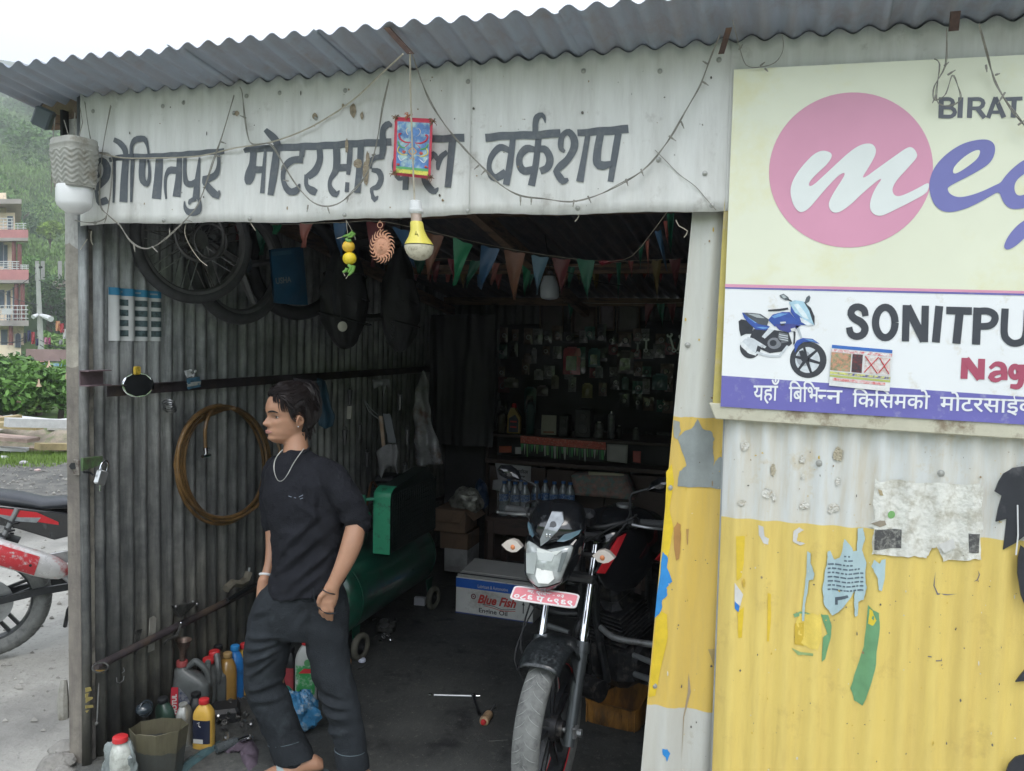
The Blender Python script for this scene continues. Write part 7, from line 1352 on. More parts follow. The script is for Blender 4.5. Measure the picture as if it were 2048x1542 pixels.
    if main:
        mb=MB(); mb.cyl((.95,.14,.24),(1.5,.17,.36),.045,.055, n=20); B(mb, 'silencer', M_eng)
    else:
        a, b=V((.98,.19,.47)), V((1.50,.215,.71)); d_=b-a
        mb=MB(); mb.lathe([(.022,-.03),(.045,.0),(.058,.05),(.064,.12),(.066, d_.length-.06),(.06, d_.length-.01),(.045, d_.length),(.03, d_.length-.005)], a, d_, n=26, sx=1, sy=1); si=B(mb, 'silencer', mat('silencer_paint',(.66,.65,.64), rough=.28, metal=.2, var=.12, scale=9, dirt=(.45,.08,.08), damt=.3, dscale=9))
        mb=MB(); dn=d_.normalized(); u_, w_=frame(dn); mb.grid(lambda u, v: a+dn*(.12+.30*u)+(V((0,1,0))*cos((v-.5)*1.6)+V((-.3,0,1)).normalized()*sin((v-.5)*1.6))*.068,10,6); B(mb, 'heat_shield', mat('shield_red',(.5,.03,.04), rough=.35, var=.1, dirt=(.5,.5,.5), damt=.25, dscale=30), I, si)
        for u in (.15,.39): mb=MB(); c_=a+dn*u+V((0,.069,0)); mb.cyl(c_, c_+V((0,.004,0)),.007, n=10); B(mb, 'shield_bolt', M_dark, I, si)
        mb=MB(); mb.tube([V((.44,.09,.24)), V((.7,.15,.24)), V((.88,.18,.36)), V((.99,.19,.47))],.021, n=12, sm=2); B(mb, 'exhaust_pipe', M_alu)
        mb=MB(); mb.prism([V((.80,.15,.40)), V((.90,.16,.58)), V((1.06,.16,.56)), V((1.12,.16,.50)), V((1.02,.16,.52)), V((.93,.16,.50)), V((.88,.16,.38))],(0,.014,0)); B(mb, 'foot_hanger', M_alu, bevel=.004)
azB=radians(28); P0=V((-.664,.61,0)); org=P0-.28*V((sin(azB), cos(azB),0))
mt=thing('motorcycle', 'black motorcycle with red shroud edges and a red number plate facing out of the workshop', 'motorcycle', tuple(org),(0,0, pi/2-azB))
FM=Matrix.Translation((.28,0,0)) @ Matrix.Rotation(azB-radians(4),4, 'Z') @ Matrix.Translation((-.28,0,0))
bike(mt, FM, 'black')
ra=onZ(-24,1312,0); fwd=V((.74,.67,0)).normalized(); org2=ra+fwd*1.34
m2=thing('motorcycle', 'black and red motorcycle with a big white and red silencer parked outside on the left', 'motorcycle', tuple(org2),(0,0, atan2(-fwd.y,-fwd.x)))
bike(m2, Matrix.Identity(4), 'old')
def fuse(name, mb, m, par, voxel=.006, smooth=4, disp=None):
    me=bpy.data.meshes.new('tmp'); me.from_pydata([tuple(p_) for p_ in mb.v], [], mb.f)
    bm=bmesh.new(); bm.from_mesh(me); bmesh.ops.recalc_face_normals(bm, faces=bm.faces); bm.to_mesh(me); bm.free()
    o=bpy.data.objects.new('tmp', me); COL.objects.link(o)
    r=o.modifiers.new('r', 'REMESH'); r.mode = 'VOXEL'; r.voxel_size=voxel
    s=o.modifiers.new('s', 'SMOOTH'); s.factor=.5; s.iterations=smooth
    dg=bpy.context.evaluated_depsgraph_get(); me2=bpy.data.meshes.new_from_object(o.evaluated_get(dg)); bpy.data.objects.remove(o); bpy.data.meshes.remove(me)
    if disp:
        ns=[v.normal.copy() for v in me2.vertices]
        for v, n_ in zip(me2.vertices, ns): v.co=v.co+n_*disp(v.co, n_)
    me2.materials.clear(); me2.materials.append(m); me2.polygons.foreach_set('use_smooth', [True]*len(me2.polygons)); me2.name=name
    o=bpy.data.objects.new(name, me2); COL.objects.link(o); o.parent=par; o.matrix_parent_inverse=par.matrix_basis.inverted(); return o
boy=thing('person', 'boy in a black sweater and dark trousers walking left with his hands in his pockets', 'person', tuple(onZ(640,1575,0)))
M_skin=mat('skin',(.40,.215,.135), rough=.5, var=.06, scale=14, sss=.15, bump=.05, bscale=300)
M_hair=mat('black_hair',(.008,.007,.008), rough=.5, spec=.25, var=.5, scale=60, stretch=(1,1,1))
M_swt=mat('black_sweater',(.017,.018,.023), rough=.92, var=.3, scale=9, bump=.6, bscale=260, spec=.15)
M_trs=mat('charcoal_trousers',(.022,.026,.031), rough=.85, var=.3, scale=7, bump=.45, bscale=240, dirt=(.04,.048,.055), damt=.12, dscale=5, spec=.2)
RH=V((RT.x, RT.y,0)).normalized(); FH=V((FW.x, FW.y,0)).normalized(); D0=3.10; PX=D0/FPX
def J(x, y, dd=0.0): return onD(x, y, D0+dd)
def limb(mb, pts, n=20, sq_=1.0):
    """pts=[(x,y,r_px,ddepth,(depth_scale))]"""
    P=[J(q[0], q[1], q[3]) for q in pts]; K=len(P); rings=[]
    for i, p_ in enumerate(P):
        d_=(P[min(K-1, i+1)]-P[max(0, i-1)]).normalized(); u=RH-d_*RH.dot(d_); u.normalize(); w_=d_.cross(u); r=pts[i][2]*PX; ds=pts[i][4] if len(pts[i])>4 else 1
        rings.append([p_+u*cos(a)*r+w_*sin(a)*r*ds for a in [2*pi*j/n for j in range(n)]])
    mb.loft(rings)
    for q, p_ in ((pts[0], P[0]),(pts[-1], P[-1])): mb.ball(p_, q[2]*PX*.98, n=14)
def smooth_pts(pts, it=2):
    for _ in range(it):
        q=[pts[0]]
        for a, b in zip(pts, pts[1:]): q.append(tuple(x*.5+y*.5 for x, y in zip(a, b))); q.append(b)
        r=[q[0]]+[tuple((x+2*y+z)/4 for x, y, z in zip(q[i-1], q[i], q[i+1])) for i in range(1, len(q)-1)]+[q[-1]]; pts=r
    return pts
# head frame
hd=(-RH*cos(radians(40))-FH*sin(radians(40))).normalized(); hl=V((0,0,1)).cross(hd); hu=V((0,0,1))
tiltm=Matrix.Rotation(radians(-3),3, hl); hd=tiltm @ hd; hu=tiltm @ hu
hc=J(577,829,.02); HH=.226
def itp(t, tab):
    for (a, x),(b, y) in zip(tab, tab[1:]):
        if t <= b: k=(t-a)/(b-a); k=k*k*(3-2*k)*.5+k*.5; return x+(y-x)*k
    return tab[-1][1]
XF=[(0,.030),(.03,.060),(.09,.078),(.14,.074),(.18,.077),(.22,.080),(.27,.076),(.35,.078),(.46,.076),(.54,.086),(.62,.089),(.75,.082),(.87,.058),(.95,.030),(1,.004)]
XB=[(0,-.02),(.1,-.022),(.2,-.04),(.3,-.062),(.42,-.082),(.56,-.097),(.7,-.099),(.84,-.082),(.94,-.048),(1,-.004)]
WD=[(0,.016),(.04,.032),(.1,.045),(.2,.056),(.3,.063),(.42,.068),(.55,.071),(.7,.072),(.83,.060),(.93,.036),(1,.004)]
NS=[(0,0),(.27,0),(.295,.012),(.325,.026),(.36,.025),(.42,.015),(.48,.007),(.54,.003),(.6,0),(1,0)]
def hp_(a, v):
    xf, xb, w_=itp(v, XF), itp(v, XB), itp(v, WD); ca, sa=cos(a), sin(a); x0 = -.012
    ex=.86; x=x0+math.copysign(abs(ca) ** ex, ca)*((xf-x0) if ca>0 else (x0-xb)); y=math.copysign(abs(sa) ** .92, sa)*w_
    if ca>0:
        sg=.0085 if v>.36 else .013; x += itp(v, NS)*math.exp(-(y/sg) ** 2)
        x -= .0085*(math.exp(-((abs(y)-.031)/.013) ** 2)*math.exp(-((v-.465)/.04) ** 2))
        x += .004*math.exp(-((abs(y)-.035)/.016) ** 2)*math.exp(-((v-.37)/.05) ** 2)
        x += .0045*math.exp(-(y/.022) ** 2)*(math.exp(-((v-.222)/.012) ** 2)+math.exp(-((v-.188)/.013) ** 2))-.004*math.exp(-(y/.024) ** 2)*math.exp(-((v-.205)/.006) ** 2)
        x += .003*math.exp(-((abs(y)-.03)/.02) ** 2)*math.exp(-((v-.545)/.025) ** 2)
    return x, y
def HP(x, y, z): return hc+hd*x+hl*y+hu*z
def headpt(a, v, off=0):
    x, y=hp_(a, v); r=1+off/max(.02, sqrt(x*x+y*y)); return HP(x*r, y*r,(v-.5)*HH+off*max(0,(v-.6)*2))
body=MB()
NA, NV=96,80
body.loft([[headpt(2*pi*i/NA, v) for i in range(NA)] for v in [j/NV for j in range(NV+1)]])
for s_ in (-1,1):  # ears
    ec=HP(-.012, s_*.074,(.42-.5)*HH); Rm_=Matrix((hd, hl, hu)).transposed() @ Matrix.Rotation(s_*.35,3, 'Z') @ Matrix.Rotation(.2,3, 'Y')
    body.ball(ec,.016, n=18, sz=(1.0,.38,1.75), rot=Rm_); body.torus(ec+hl*s_*.006, Rm_ @ V((0,1,0)),.0165,.0042, n=26, k=8)
limb(body, [(590,868,24,.03),(592,890,24,.02),(592,912,27,.01),(600,935,30,0)])
# torso core and arms under the clothes
limb(body, smooth_pts([(600,930,30,0),(606,965,42,.0),(610,1020,52,0),(612,1090,48,0),(608,1160,54,0),(606,1200,50,0)]))
limb(body, smooth_pts([(655,960,15,-.06),(688,990,15,-.08),(714,1035,17,-.06),(708,1075,21.5,-.09),(696,1110,19,-.11),(680,1145,15,-.125),(668,1166,13,-.13),(664,1178,13.5,-.13)]))
limb(body, smooth_pts([(552,955,14,.13),(542,1000,15,.17),(545,1058,15,.17),(546,1095,14,.14),(540,1130,11,.10),(533,1150,10.5,.08),(528,1168,12,.06)]))
# near hand sliding into the pocket: palm, four fingers, thumb
limb(body, [(664,1174,14,-.13),(660,1190,17,-.13,.6),(655,1206,17,-.125,.55),(652,1216,14,-.12,.5)])
for k,(x, y) in enumerate([(640,1210),(646,1217),(654,1221),(662,1221)]): limb(body, [(652+k*3,1204,4.6,-.14),(x+2, y,4.4,-.135),(x+1, y+14,3.8,-.11),(x+2, y+24,3,-.09)], n=10)
limb(body, [(650,1184,6,-.145),(640,1194,5,-.15),(637,1204,4.6,-.145),(639,1213,4,-.13)], n=10)
limb(body, [(528,1160,12,.06),(526,1178,13,.05,.6),(524,1195,12,.04,.5)])
for k in range(4): limb(body, [(519+k*4,1190,4.2,.04),(518+k*4,1206,3.6,.04),(518+k*4,1216,3,.05)], n=8)
# shins and feet
limb(body, smooth_pts([(560,1220,42,0),(530,1330,28,.02),(560,1450,19,.05),(598,1522,15,.03),(604,1545,15,.02)]))
limb(body, smooth_pts([(645,1220,42,-.03),(662,1340,27,-.03),(690,1450,19,-.04),(703,1530,13.5,-.05),(705,1560,14,-.05)]))
def foot(px, py, dd, yaw, lift):
    c_=J(px, py, dd); c_.z=.03+lift; f_=V((cos(yaw), sin(yaw),0)); s_=V((-sin(yaw), cos(yaw),0)); rings=[]
    for t_, h, w_, up in ((-.075,.022,.026,.012),(-.05,.036,.034,.018),(0,.042,.036,.026),(.06,.032,.040,.014),(.11,.022,.045,.004),(.135,.016,.044,-.002)):
        rings.append([c_+f_*t_+s_*cos(a)*w_+V((0,0, up+sin(a)*h*(1 if sin(a)>0 else .7))) for a in [2*pi*j/16 for j in range(16)]])
    body.loft(rings)
    for k in range(5): q=c_+f_*(.135-.007*abs(k-1))+s_*(-.034+.017*k); body.ball(q+f_*.008+V((0,0,-.004)),.011-.001*k, n=10, sz=(1.3,1,.85))
    a0_=J(px, py-30, dd); body.tube([a0_, c_+V((0,0,.03))], [.033,.034], n=14)
    sole=MB(); n_=26; ol=[]
    for j in range(n_): a=2*pi*j/n_; ol.append(c_+f_*(.035+.135*cos(a))+s_*(.046*sin(a)*(1+.12*cos(a)))+V((0,0,-.030)))
    sole.prism(ol,(0,0,.016)); sl_=build('slipper_sole', sole, mat('slipper_foam',(.12,.16,.17), rough=.7, var=.1), boy, bevel=.003)
    st=MB(); st.loft([[c_+f_*(.07+x_)+s_*(.053*cos(a))+V((0,0,-.022+.060*sin(a) ** .7)) for a in [pi*j/12 for j in range(13)]] for x_ in (-.03,.0,.03)], closed=False, cap=False); o=build('slipper_strap', st, mat('slipper_strap_grey',(.25,.30,.31), rough=.6), boy); s2=o.modifiers.new('s', 'SOLIDIFY'); s2.thickness=.005
toe=atan2(-RH.y,-RH.x)
foot(606,1548,.02, toe+.35,.012); foot(708,1572,-.05, toe+.3,0)
fuse('body', body, M_skin, boy, voxel=.0042, smooth=3)
# face details
def hface(y, v, off=.0006):
    # find angle for given y on the front
    best=None
    for k in range(200):
        a=(k/200-.5)*pi; x_, y_=hp_(a, v)
        if best is None or abs(y_-y)<best[0]: best=(abs(y_-y), x_, y_)
    return HP(best[1]+off, best[2],(v-.5)*HH)
for s_ in (-1,1):
    mb=MB(); mb.ball(hface(s_*.031,.465)-hd*.0085,.0115, n=16); ey_b=build('eye', mb, mat('eye_white',(.55,.52,.48), rough=.2), boy)
    mb=MB(); mb.ball(hface(s_*.031,.465)-hd*.0082+(hd*.9+hl*.05).normalized()*.0075,.0055, n=12); build('iris', mb, mat('dark_iris',(.02,.012,.01), rough=.15), ey_b)
    mb=MB(); P=[hface(s_*y, v,.0022) for y, v in ((.016,.478),(.022,.494),(.031,.500),(.040,.492),(.047,.476))]; mb.tube(P, [.0013,.0022,.0024,.0022,.0012], n=7, sm=2); build('upper_eyelid', mb, mat('lid_skin',(.28,.15,.10), rough=.5), boy)
    mb=MB(); P=[hface(s_*y, v,.0016) for y, v in ((.018,.456),(.031,.440),(.044,.452))]; mb.tube(P, [.001,.0016,.001], n=6, sm=2); build('lower_eyelid', mb, _M['lid_skin'], boy)
    mb=MB(); P=[hface(s_*y, v,.0028) for y, v in ((.013,.538),(.025,.556),(.038,.562),(.050,.545))]; mb.tube(P, [.002,.0036,.0034,.0014], n=8, sm=2); build('eyebrow', mb, M_hair, boy)
M_lip=mat('lip_skin',(.38,.17,.14), rough=.45, var=.05)
mb=MB(); mb.tube([hface(y,.222-abs(y)*.5,.0006) for y in (-.024,-.014,-.005,0,.005,.014,.024)], [.001,.003,.0036,.0032,.0036,.003,.001], n=8, sm=1); mb.tube([hface(y,.190+abs(y)*.5,.0006) for y in (-.022,-.012,0,.012,.022)], [.001,.0036,.0042,.0036,.001], n=8, sm=1); build('lips', mb, M_lip, boy)
mb=MB(); mb.tube([hface(y,.207-abs(y)*.1,.0025) for y in (-.022,0,.022)],.0008, n=5, sm=2); build('mouth_line', mb, mat('mouth_dark',(.16,.07,.06), rough=.6), boy)
for s_ in (-1,1): mb=MB(); mb.ball(hface(s_*.007,.292,.001),.0022, n=8, sz=(1,1,.6)); build('nostril', mb, _M['mouth_dark'], boy)
# hair
def hairline(a):
    """lowest v covered by hair at angle a (0 front, pi/2 his left side)"""
    t_=abs((a+pi) % (2*pi)-pi)
    return itp(t_, [(0,.80),(.55,.80),(.85,.74),(1.1,.66),(1.25,.48),(1.42,.46),(1.55,.56),(1.75,.54),(1.95,.30),(2.2,.14),(pi,.06)])
hair=MB(); NR=26
def hairpt(a, t):
    v0=hairline(a); v=v0+(1-v0)*t; e=min(1, t*7); t_=abs((a+pi) % (2*pi)-pi)
    th=(.008+.011*max(0,(v-.62)/.38)+.024*(max(0, cos(a+pi)) ** 1.5)*(1-abs(v-.45)))*e
    th += (.003*noise.noise(V((a*3.0*2, v*3,1)))+.002*noise.noise(V((sin(a)*9, cos(a)*9, v*5))))*e+.012*math.exp(-((v-.93)/.08) ** 2)*e*max(0,.4-cos(a)) 
    return headpt(a, min(v,1), max(th,-.002))
hair.loft([[hairpt(2*pi*i/96, t) for i in range(96)] for t in [j/NR for j in range(NR+1)]], cap=True)
ho=build('hair', hair, M_hair, boy, ang=180)
mb=MB(); rr=random.Random(4)
for i in range(1100):
    a=rr.uniform(0,2*pi); t=rr.uniform(.0,.95) ** .8; P=[]; v0=hairline(a); v=v0+(1-v0)*t
    side=1 if sin(a)>0 else -1; front=cos(a)>0 or v>.8
    for j in range(5):
        f_=j/4
        if v>.72: aa=a+side*f_*.8*(1 if cos(a) > -.3 else 0); vv=min(.995, v+(.10*f_ if cos(a)>.2 else -.12*f_))
        else: aa=a+side*f_*.40*(1 if cos(a) > -.5 else -.1); vv=v-.20*f_
        vv=max(.0, vv); vb=max(v0, min(1, vv)); tt=(vb-v0)/max(1e-3,1-v0)
        p_=hairpt(aa, max(.12, tt))+(HP(0,0,(vv-vb)*HH)-HP(0,0,0)); nn_=(p_-hc).normalized(); P.append(p_+nn_*(.0012+.003*sin(f_*2.5)*rr.random()))
    mb.tube(P, [.0010,.0017,.0017,.0013,.0004], n=4)
for i in range(60):  # nape and crown tuft
    a=pi+rr.uniform(-1.15,1.15); P=[]; p0=headpt(a, rr.uniform(.16,.4),.012)
    for j in range(4): f_=j/3; P.append(p0+hd*(-.012*f_-.004*f_*f_)+hu*(-.045*f_)+hl*rr.uniform(-.002,.002))
    mb.tube(P, [.003,.0034,.0026,.0006], n=4)
for i in range(34):  # fringe falling beside the forehead
    a=rr.uniform(.25,1.05); P=[]
    for j in range(5): f_=j/4; P.append(headpt(a+.22*f_,.86-(.16+.14*(a>.6))*f_,.010-.004*f_))
    mb.tube(P, [.0018,.002,.0018,.0012,.0004], n=4)
for i in range(26):
    a=pi+rr.uniform(-.7,.7); p0=headpt(a, rr.uniform(.9,.99),.012); q=V((rr.uniform(-.02,.02),0,0)); mb.tube([p0, p0+hu*.014-hd*.018+hl*q.x, p0+hu*.016-hd*.045+hl*q.x*1.6], [.0025,.002,.0005], n=4)
tag(build('hair_strands', mb, mat('brown_black_hair',(.014,.010,.010), rough=.45, spec=.3, var=.5, scale=50), boy), kind='stuff')
# sweater: torso+sleeves
sw=MB(); rings=[]
TOR=[(898,577,612,.05),(908,562,628,.062),(922,546,656,.085),(940,533,684,.105),(965,528,698,.118),(1000,528,700,.125),(1040,538,695,.12),(1085,545,690,.118),(1130,545,684,.12),(1160,536,690,.134),(1180,540,686,.136)]
for y, xl_, xr_, dp in TOR:
    c_=J((xl_+xr_)/2, y); hw=(xr_-xl_)/2*PX; rings.append([c_+RH*cos(a)*hw+FH*sin(a)*dp+V((0,0,.022*cos(a)*(1 if y>1150 else .5 if y>1120 else 0))) for a in [2*pi*j/40 for j in range(40)]])
sw.loft(rings)
slv=smooth_pts([(640,938,27,-.03),(664,950,29,-.06),(680,974,30,-.08),(696,1000,29.5,-.08),(708,1025,27,-.07),(715,1042,26,-.06),(718,1049,25.5,-.065)],3)
K=len(slv); slv=[(x, y, r+(2.6*sin(i/K*30)*max(0,(i/K-.3))*2.2), d_) for i,(x, y, r, d_) in enumerate(slv)]
limb(sw, slv,28); limb(sw, smooth_pts([(556,935,26,.10),(546,960,27,.14),(543,1010,25,.17),(545,1050,23,.17)]),24)
def fold(p_, n_):
    q=p_-J(610,1040); x, z=q.dot(RH), q.z; s_=0
    # long diagonal drags from the armpit to the hem and from the shoulder to the chest
    for (ax_, az_, bx_, bz_, w_, h) in ((.09,.06,-.09,-.12,.012,.007),(.12,.0,-.10,-.20,.014,.008),(.14,-.07,-.07,-.255,.013,.007),(.05,.14,.07,.0,.012,.006),(-.02,.10,.10,.02,.012,.005),(.10,-.16,-.03,-.27,.012,.006),(.0,.17,.03,.08,.014,.005)):
        dx, dz=bx_-ax_, bz_-az_; L2=dx*dx+dz*dz; t_=((x-ax_)*dx+(z-az_)*dz)/L2; t2=max(0, min(1, t_)); d2=(x-ax_-dx*t2) ** 2+(z-az_-dz*t2) ** 2; s_ += h*math.exp(-d2/w_ ** 2)*(sin(pi*min(1, max(.08, t2))))
        off=sqrt(L2); px_, pz_ = -dz/off*.024, dx/off*.024; d3=(x-ax_-px_-dx*t2) ** 2+(z-az_-pz_-dz*t2) ** 2; s_ -= h*.9*math.exp(-d3/w_ ** 2)*(sin(pi*min(1, max(.08, t2))))
    return s_*1.5*(1 if n_.dot(FH)<.3 else 0)+.007*noise.noise(V((p_.x*11, p_.y*11, p_.z*20)))+.0025*noise.noise(p_*45)
fuse('sweater', sw, M_swt, boy, voxel=.006, smooth=5, disp=fold)
# collar, cuff and hem ribs
def ring_band(pts_ring, r, name, m): mb=MB(); mb.tube(pts_ring, r, n=8, loop=True); return build(name, mb, m, boy)
c_=J(592,903,.005); ring_band([c_+RH*cos(a)*.047+FH*sin(a)*.056+V((0,0,.012*sin(a)+.008*cos(a))) for a in [2*pi*j/30 for j in range(30)]],.007, 'collar', M_swt)
# necklace
mb=MB(); ch=[(616,886,.03),(606,900,-.02),(594,916,-.075),(584,932,-.105),(577,947,-.125),(568,960,-.132),(559,964,-.132),(552,955,-.128),(548,938,-.12),(549,922,-.105),(556,909,-.08),(566,899,-.04)]
Pn=[J(x, y, d_) for x, y, d_ in ch]; Q=Pn
for _ in range(3):
    q=[]
    for i in range(len(Q)-1): q += [Q[i],(Q[i]+Q[i+1])/2]
    q.append(Q[-1]); Q=[q[0]]+[(q[i-1]+q[i]*2+q[i+1])/4 for i in range(1, len(q)-1)]+[q[-1]]
for i in range(0, len(Q)-1): mb.rbox((Q[i]+Q[i+1])/2-FH*.004,(.0044,.003,(Q[i+1]-Q[i]).length*.86),.0012,(Q[i+1]-Q[i]).to_track_quat('Z', 'Y').to_matrix())
tag(build('necklace', mb, mat('silver_chain',(.62,.62,.58), rough=.3, metal=.55, var=.2), boy), kind='stuff')
mb=MB(); c_=J(659,1181,-.13); mb.torus(c_,(J(668,1166,-.13)-J(656,1196,-.13)),.0295,.0022, n=30, k=6); build('wristband', mb, M_dark, boy)
mb=MB(); mb.torus(J(532,1150,.08),(J(533,1140,.08)-J(528,1165,.06)),.0235,.005, n=26, k=6); build('bracelet', mb, M_sky0, boy)
mb=MB(); mb.ball(HP(-.006,.079,(.325-.5)*HH),.0035, n=8); build('ear_stud', mb, M_chrome, boy)
for p0, p1 in (((577,992),(583,994)),((588,995),(592,996)),((598,994),(606,990)),((600,998),(606,996))):
    mb=MB(); mb.tube([J(*p0,-.128), J(*p1,-.128)],.0015, n=4); build('chest_print', mb, mat('print_grey_blue',(.18,.21,.27), rough=.6), boy)
# trousers
tr=MB(); rings=[]
for y, xl_, xr_, dp in ((1160,545,684,.10),(1185,524,692,.112),(1215,510,699,.118),(1245,504,699,.112),(1268,520,690,.10)):
    c_=J((xl_+xr_)/2, y); hw=(xr_-xl_)/2*PX; rings.append([c_+RH*cos(a)*hw+FH*sin(a)*dp for a in [2*pi*j/36 for j in range(36)]])
tr.loft(rings)
limb(tr, smooth_pts([(556,1215,49,.0),(546,1250,50,.0),(537,1290,46,.0),(528,1325,41.5,.01),(528,1360,39,.02),(540,1400,39,.03),(556,1440,37.5,.04),(574,1480,35,.04),(585,1508,38,.035),(588,1516,37,.035)]),28)
limb(tr, smooth_pts([(650,1215,48,-.02),(652,1255,45,-.03),(655,1298,42,-.03),(663,1339,37,-.03),(676,1385,37,-.035),(686,1425,36,-.04),(696,1465,30.5,-.045),(703,1500,28.5,-.05),(705,1518,31,-.05),(706,1526,30,-.05)]),28)
def foldt(p_, n_):
    q=p_-J(600,1290); x, z=q.dot(RH), q.z; s_=0
    for (ax_, az_, bx_, bz_, w_, h) in ((-.03,.07,-.19,.05,.011,.007),(-.03,.05,-.20,.0,.011,.008),(-.04,.03,-.20,-.06,.012,.008),(-.06,.0,-.19,-.11,.012,.006),(-.09,.17,-.18,.13,.012,.005),(-.07,-.13,-.19,-.16,.012,.006),(-.05,-.19,-.17,-.20,.012,.004),(.02,.11,.06,.17,.014,.004),(.08,-.17,.22,-.20,.013,.008),(.09,-.22,.22,-.23,.012,.007),(.10,-.30,.22,-.28,.013,.005),(.05,-.08,.09,-.2,.014,.004)):
        dx, dz=bx_-ax_, bz_-az_; L2=dx*dx+dz*dz; t2=max(0, min(1,((x-ax_)*dx+(z-az_)*dz)/L2)); e=sin(pi*min(1, max(.1, t2))) ** .7
        d2=(x-ax_-dx*t2) ** 2+(z-az_-dz*t2) ** 2; s_ += h*math.exp(-d2/w_ ** 2)*e; off=sqrt(L2); px_, pz_ = -dz/off*.022, dx/off*.022
        d3=(x-ax_-px_-dx*t2) ** 2+(z-az_-pz_-dz*t2) ** 2; s_ -= h*math.exp(-d3/w_ ** 2)*e
    return s_*1.5*(1 if n_.dot(FH)<.3 else 0)+.007*noise.noise(V((p_.x*9, p_.y*9, p_.z*17)))+.002*noise.noise(p_*40)
fuse('trousers', tr, M_trs, boy, voxel=.006, smooth=4, disp=foldt)
# pocket edge and turned up cuffs
mb=MB(); mb.tube([J(627,1176,-.118), J(629,1198,-.128), J(638,1215,-.138), J(655,1227,-.142), J(673,1226,-.138)],.003, n=6, sm=2); build('pocket_edge', mb, M_trs, boy)
for (pts, nm) in (([(574,1482,36.5,.04),(583,1500,39.5,.035),(590,1520,39.5,.03)],0),([(701,1498,30.5,-.05),(704,1514,33,-.05),(706,1531,33,-.05)],1)):
    mb=MB(); P=[J(q[0], q[1], q[3]) for q in pts]; ax_=(P[2]-P[0]).normalized(); tl2=(ax_+RH*(-.30 if nm==0 else -.22)).normalized(); u=RH-tl2*RH.dot(tl2); u.normalize(); w_=tl2.cross(u)
    mb.loft([[p_+(u*cos(a)+w_*sin(a))*q[2]*PX*k*(1+.02*sin(a*5)) for a in [2*pi*j/36 for j in range(36)]] for q, p_, k in ((pts[0], P[0],.97),(pts[0], P[0],1.01),(pts[1], P[1],1.01),(pts[2], P[2],.99),(pts[2], P[2],.93),(pts[1], P[1],.92))], cap=False); build('turned_cuff', mb, M_trs, boy)
    mb=MB(); mb.tube([P[0]+(u*cos(a)+w_*sin(a))*pts[0][2]*PX*1.015 for a in [2*pi*j/36 for j in range(36)]],.0015, n=5, loop=True); build('cuff_stitch', mb, mat('stitch_grey',(.10,.13,.15), rough=.8), boy)
M_cw=mat('dark_counter_wood',(.06,.036,.028), rough=.5, var=.25, scale=5, stretch=(1,1,4), dirt=(.03,.02,.018), damt=.3)
M_glass=mat('dusty_glass',(.05,.055,.06), rough=.1, var=.3, coat=.5)
CY_=3.2
def c3(px, py, Y=CY_): return onY(px, py, Y)
ct=thing('counter', 'dark wooden display counter across the back of the workshop', 'counter', tuple(V((-1.3, CY_,0))))
xl_, xr_=c3(972,900).x, c3(1345,900).x; zt1=c3(1000,868).z; zt0=c3(1000,918).z
def cbox(name, x0, x1, y0, y1, z0, z1_, m, par=ct, bv=.003): mb=MB(); mb.box(((x0+x1)/2,(y0+y1)/2,(z0+z1_)/2),(x1-x0, y1-y0, z1_-z0)); return build(name, mb, m, par, bevel=bv)
cbox('counter_top', xl_, xr_, CY_-.01, CY_+.5, zt1-.02, zt1, M_cw); cbox('counter_shelf', xl_, xr_, CY_-.02, CY_+.48, zt0-.03, zt0, M_cw)
cbox('display_back', xl_+.02, xr_-.02, CY_+.2, CY_+.22, zt0, zt1-.02, M_dark); cbox('side_panel', xl_, xl_+.02, CY_, CY_+.48,0, zt1-.02, M_cw); cbox('side_panel', xr_-.02, xr_, CY_, CY_+.48,0, zt1-.02, M_cw)
nd=3
for k in range(nd): x0=xl_+.03+k*(xr_-xl_-.06)/nd; x1=xl_+.03+(k+1)*(xr_-xl_-.06)/nd; d_=cbox('cupboard_door', x0+.005, x1-.005, CY_-.004, CY_+.014,.08, zt0-.05, M_cw); mb=MB(); mb.ball((x1-.04, CY_-.012,.45),.01, n=8); build('door_knob', mb, M_steel, d_)
def cq(name, lab, cat, pts, m, Y=CY_-.015, th=.003, wob=0., **k):
    t_=thing(name, lab, cat, tuple(onY(pts[2][0], pts[2][1], Y))); a, b, c_, d_=[onY(x, y, Y) for x, y in pts]; mb=MB()
    mb.grid(lambda u, v: a.lerp(b, u).lerp(d_.lerp(c_, u), v)+V((0, wob*noise.noise(V((u*3, v*3, pts[0][0])))-.0,0)),6,6); o=build('sheet', mb, m, t_); s_=o.modifiers.new('s', 'SOLIDIFY'); s_.thickness=th; s_.offset=1; return t_
def on(t_, name, pts, Y, m): mb=MB(); mb.quad(*[onY(x, y, Y) for x, y in pts]); return build(name, mb, m, t_, smooth=False)
def Q(x0, y0, x1, y1): return [(x0, y0),(x1, y0),(x1, y1),(x0, y1)]
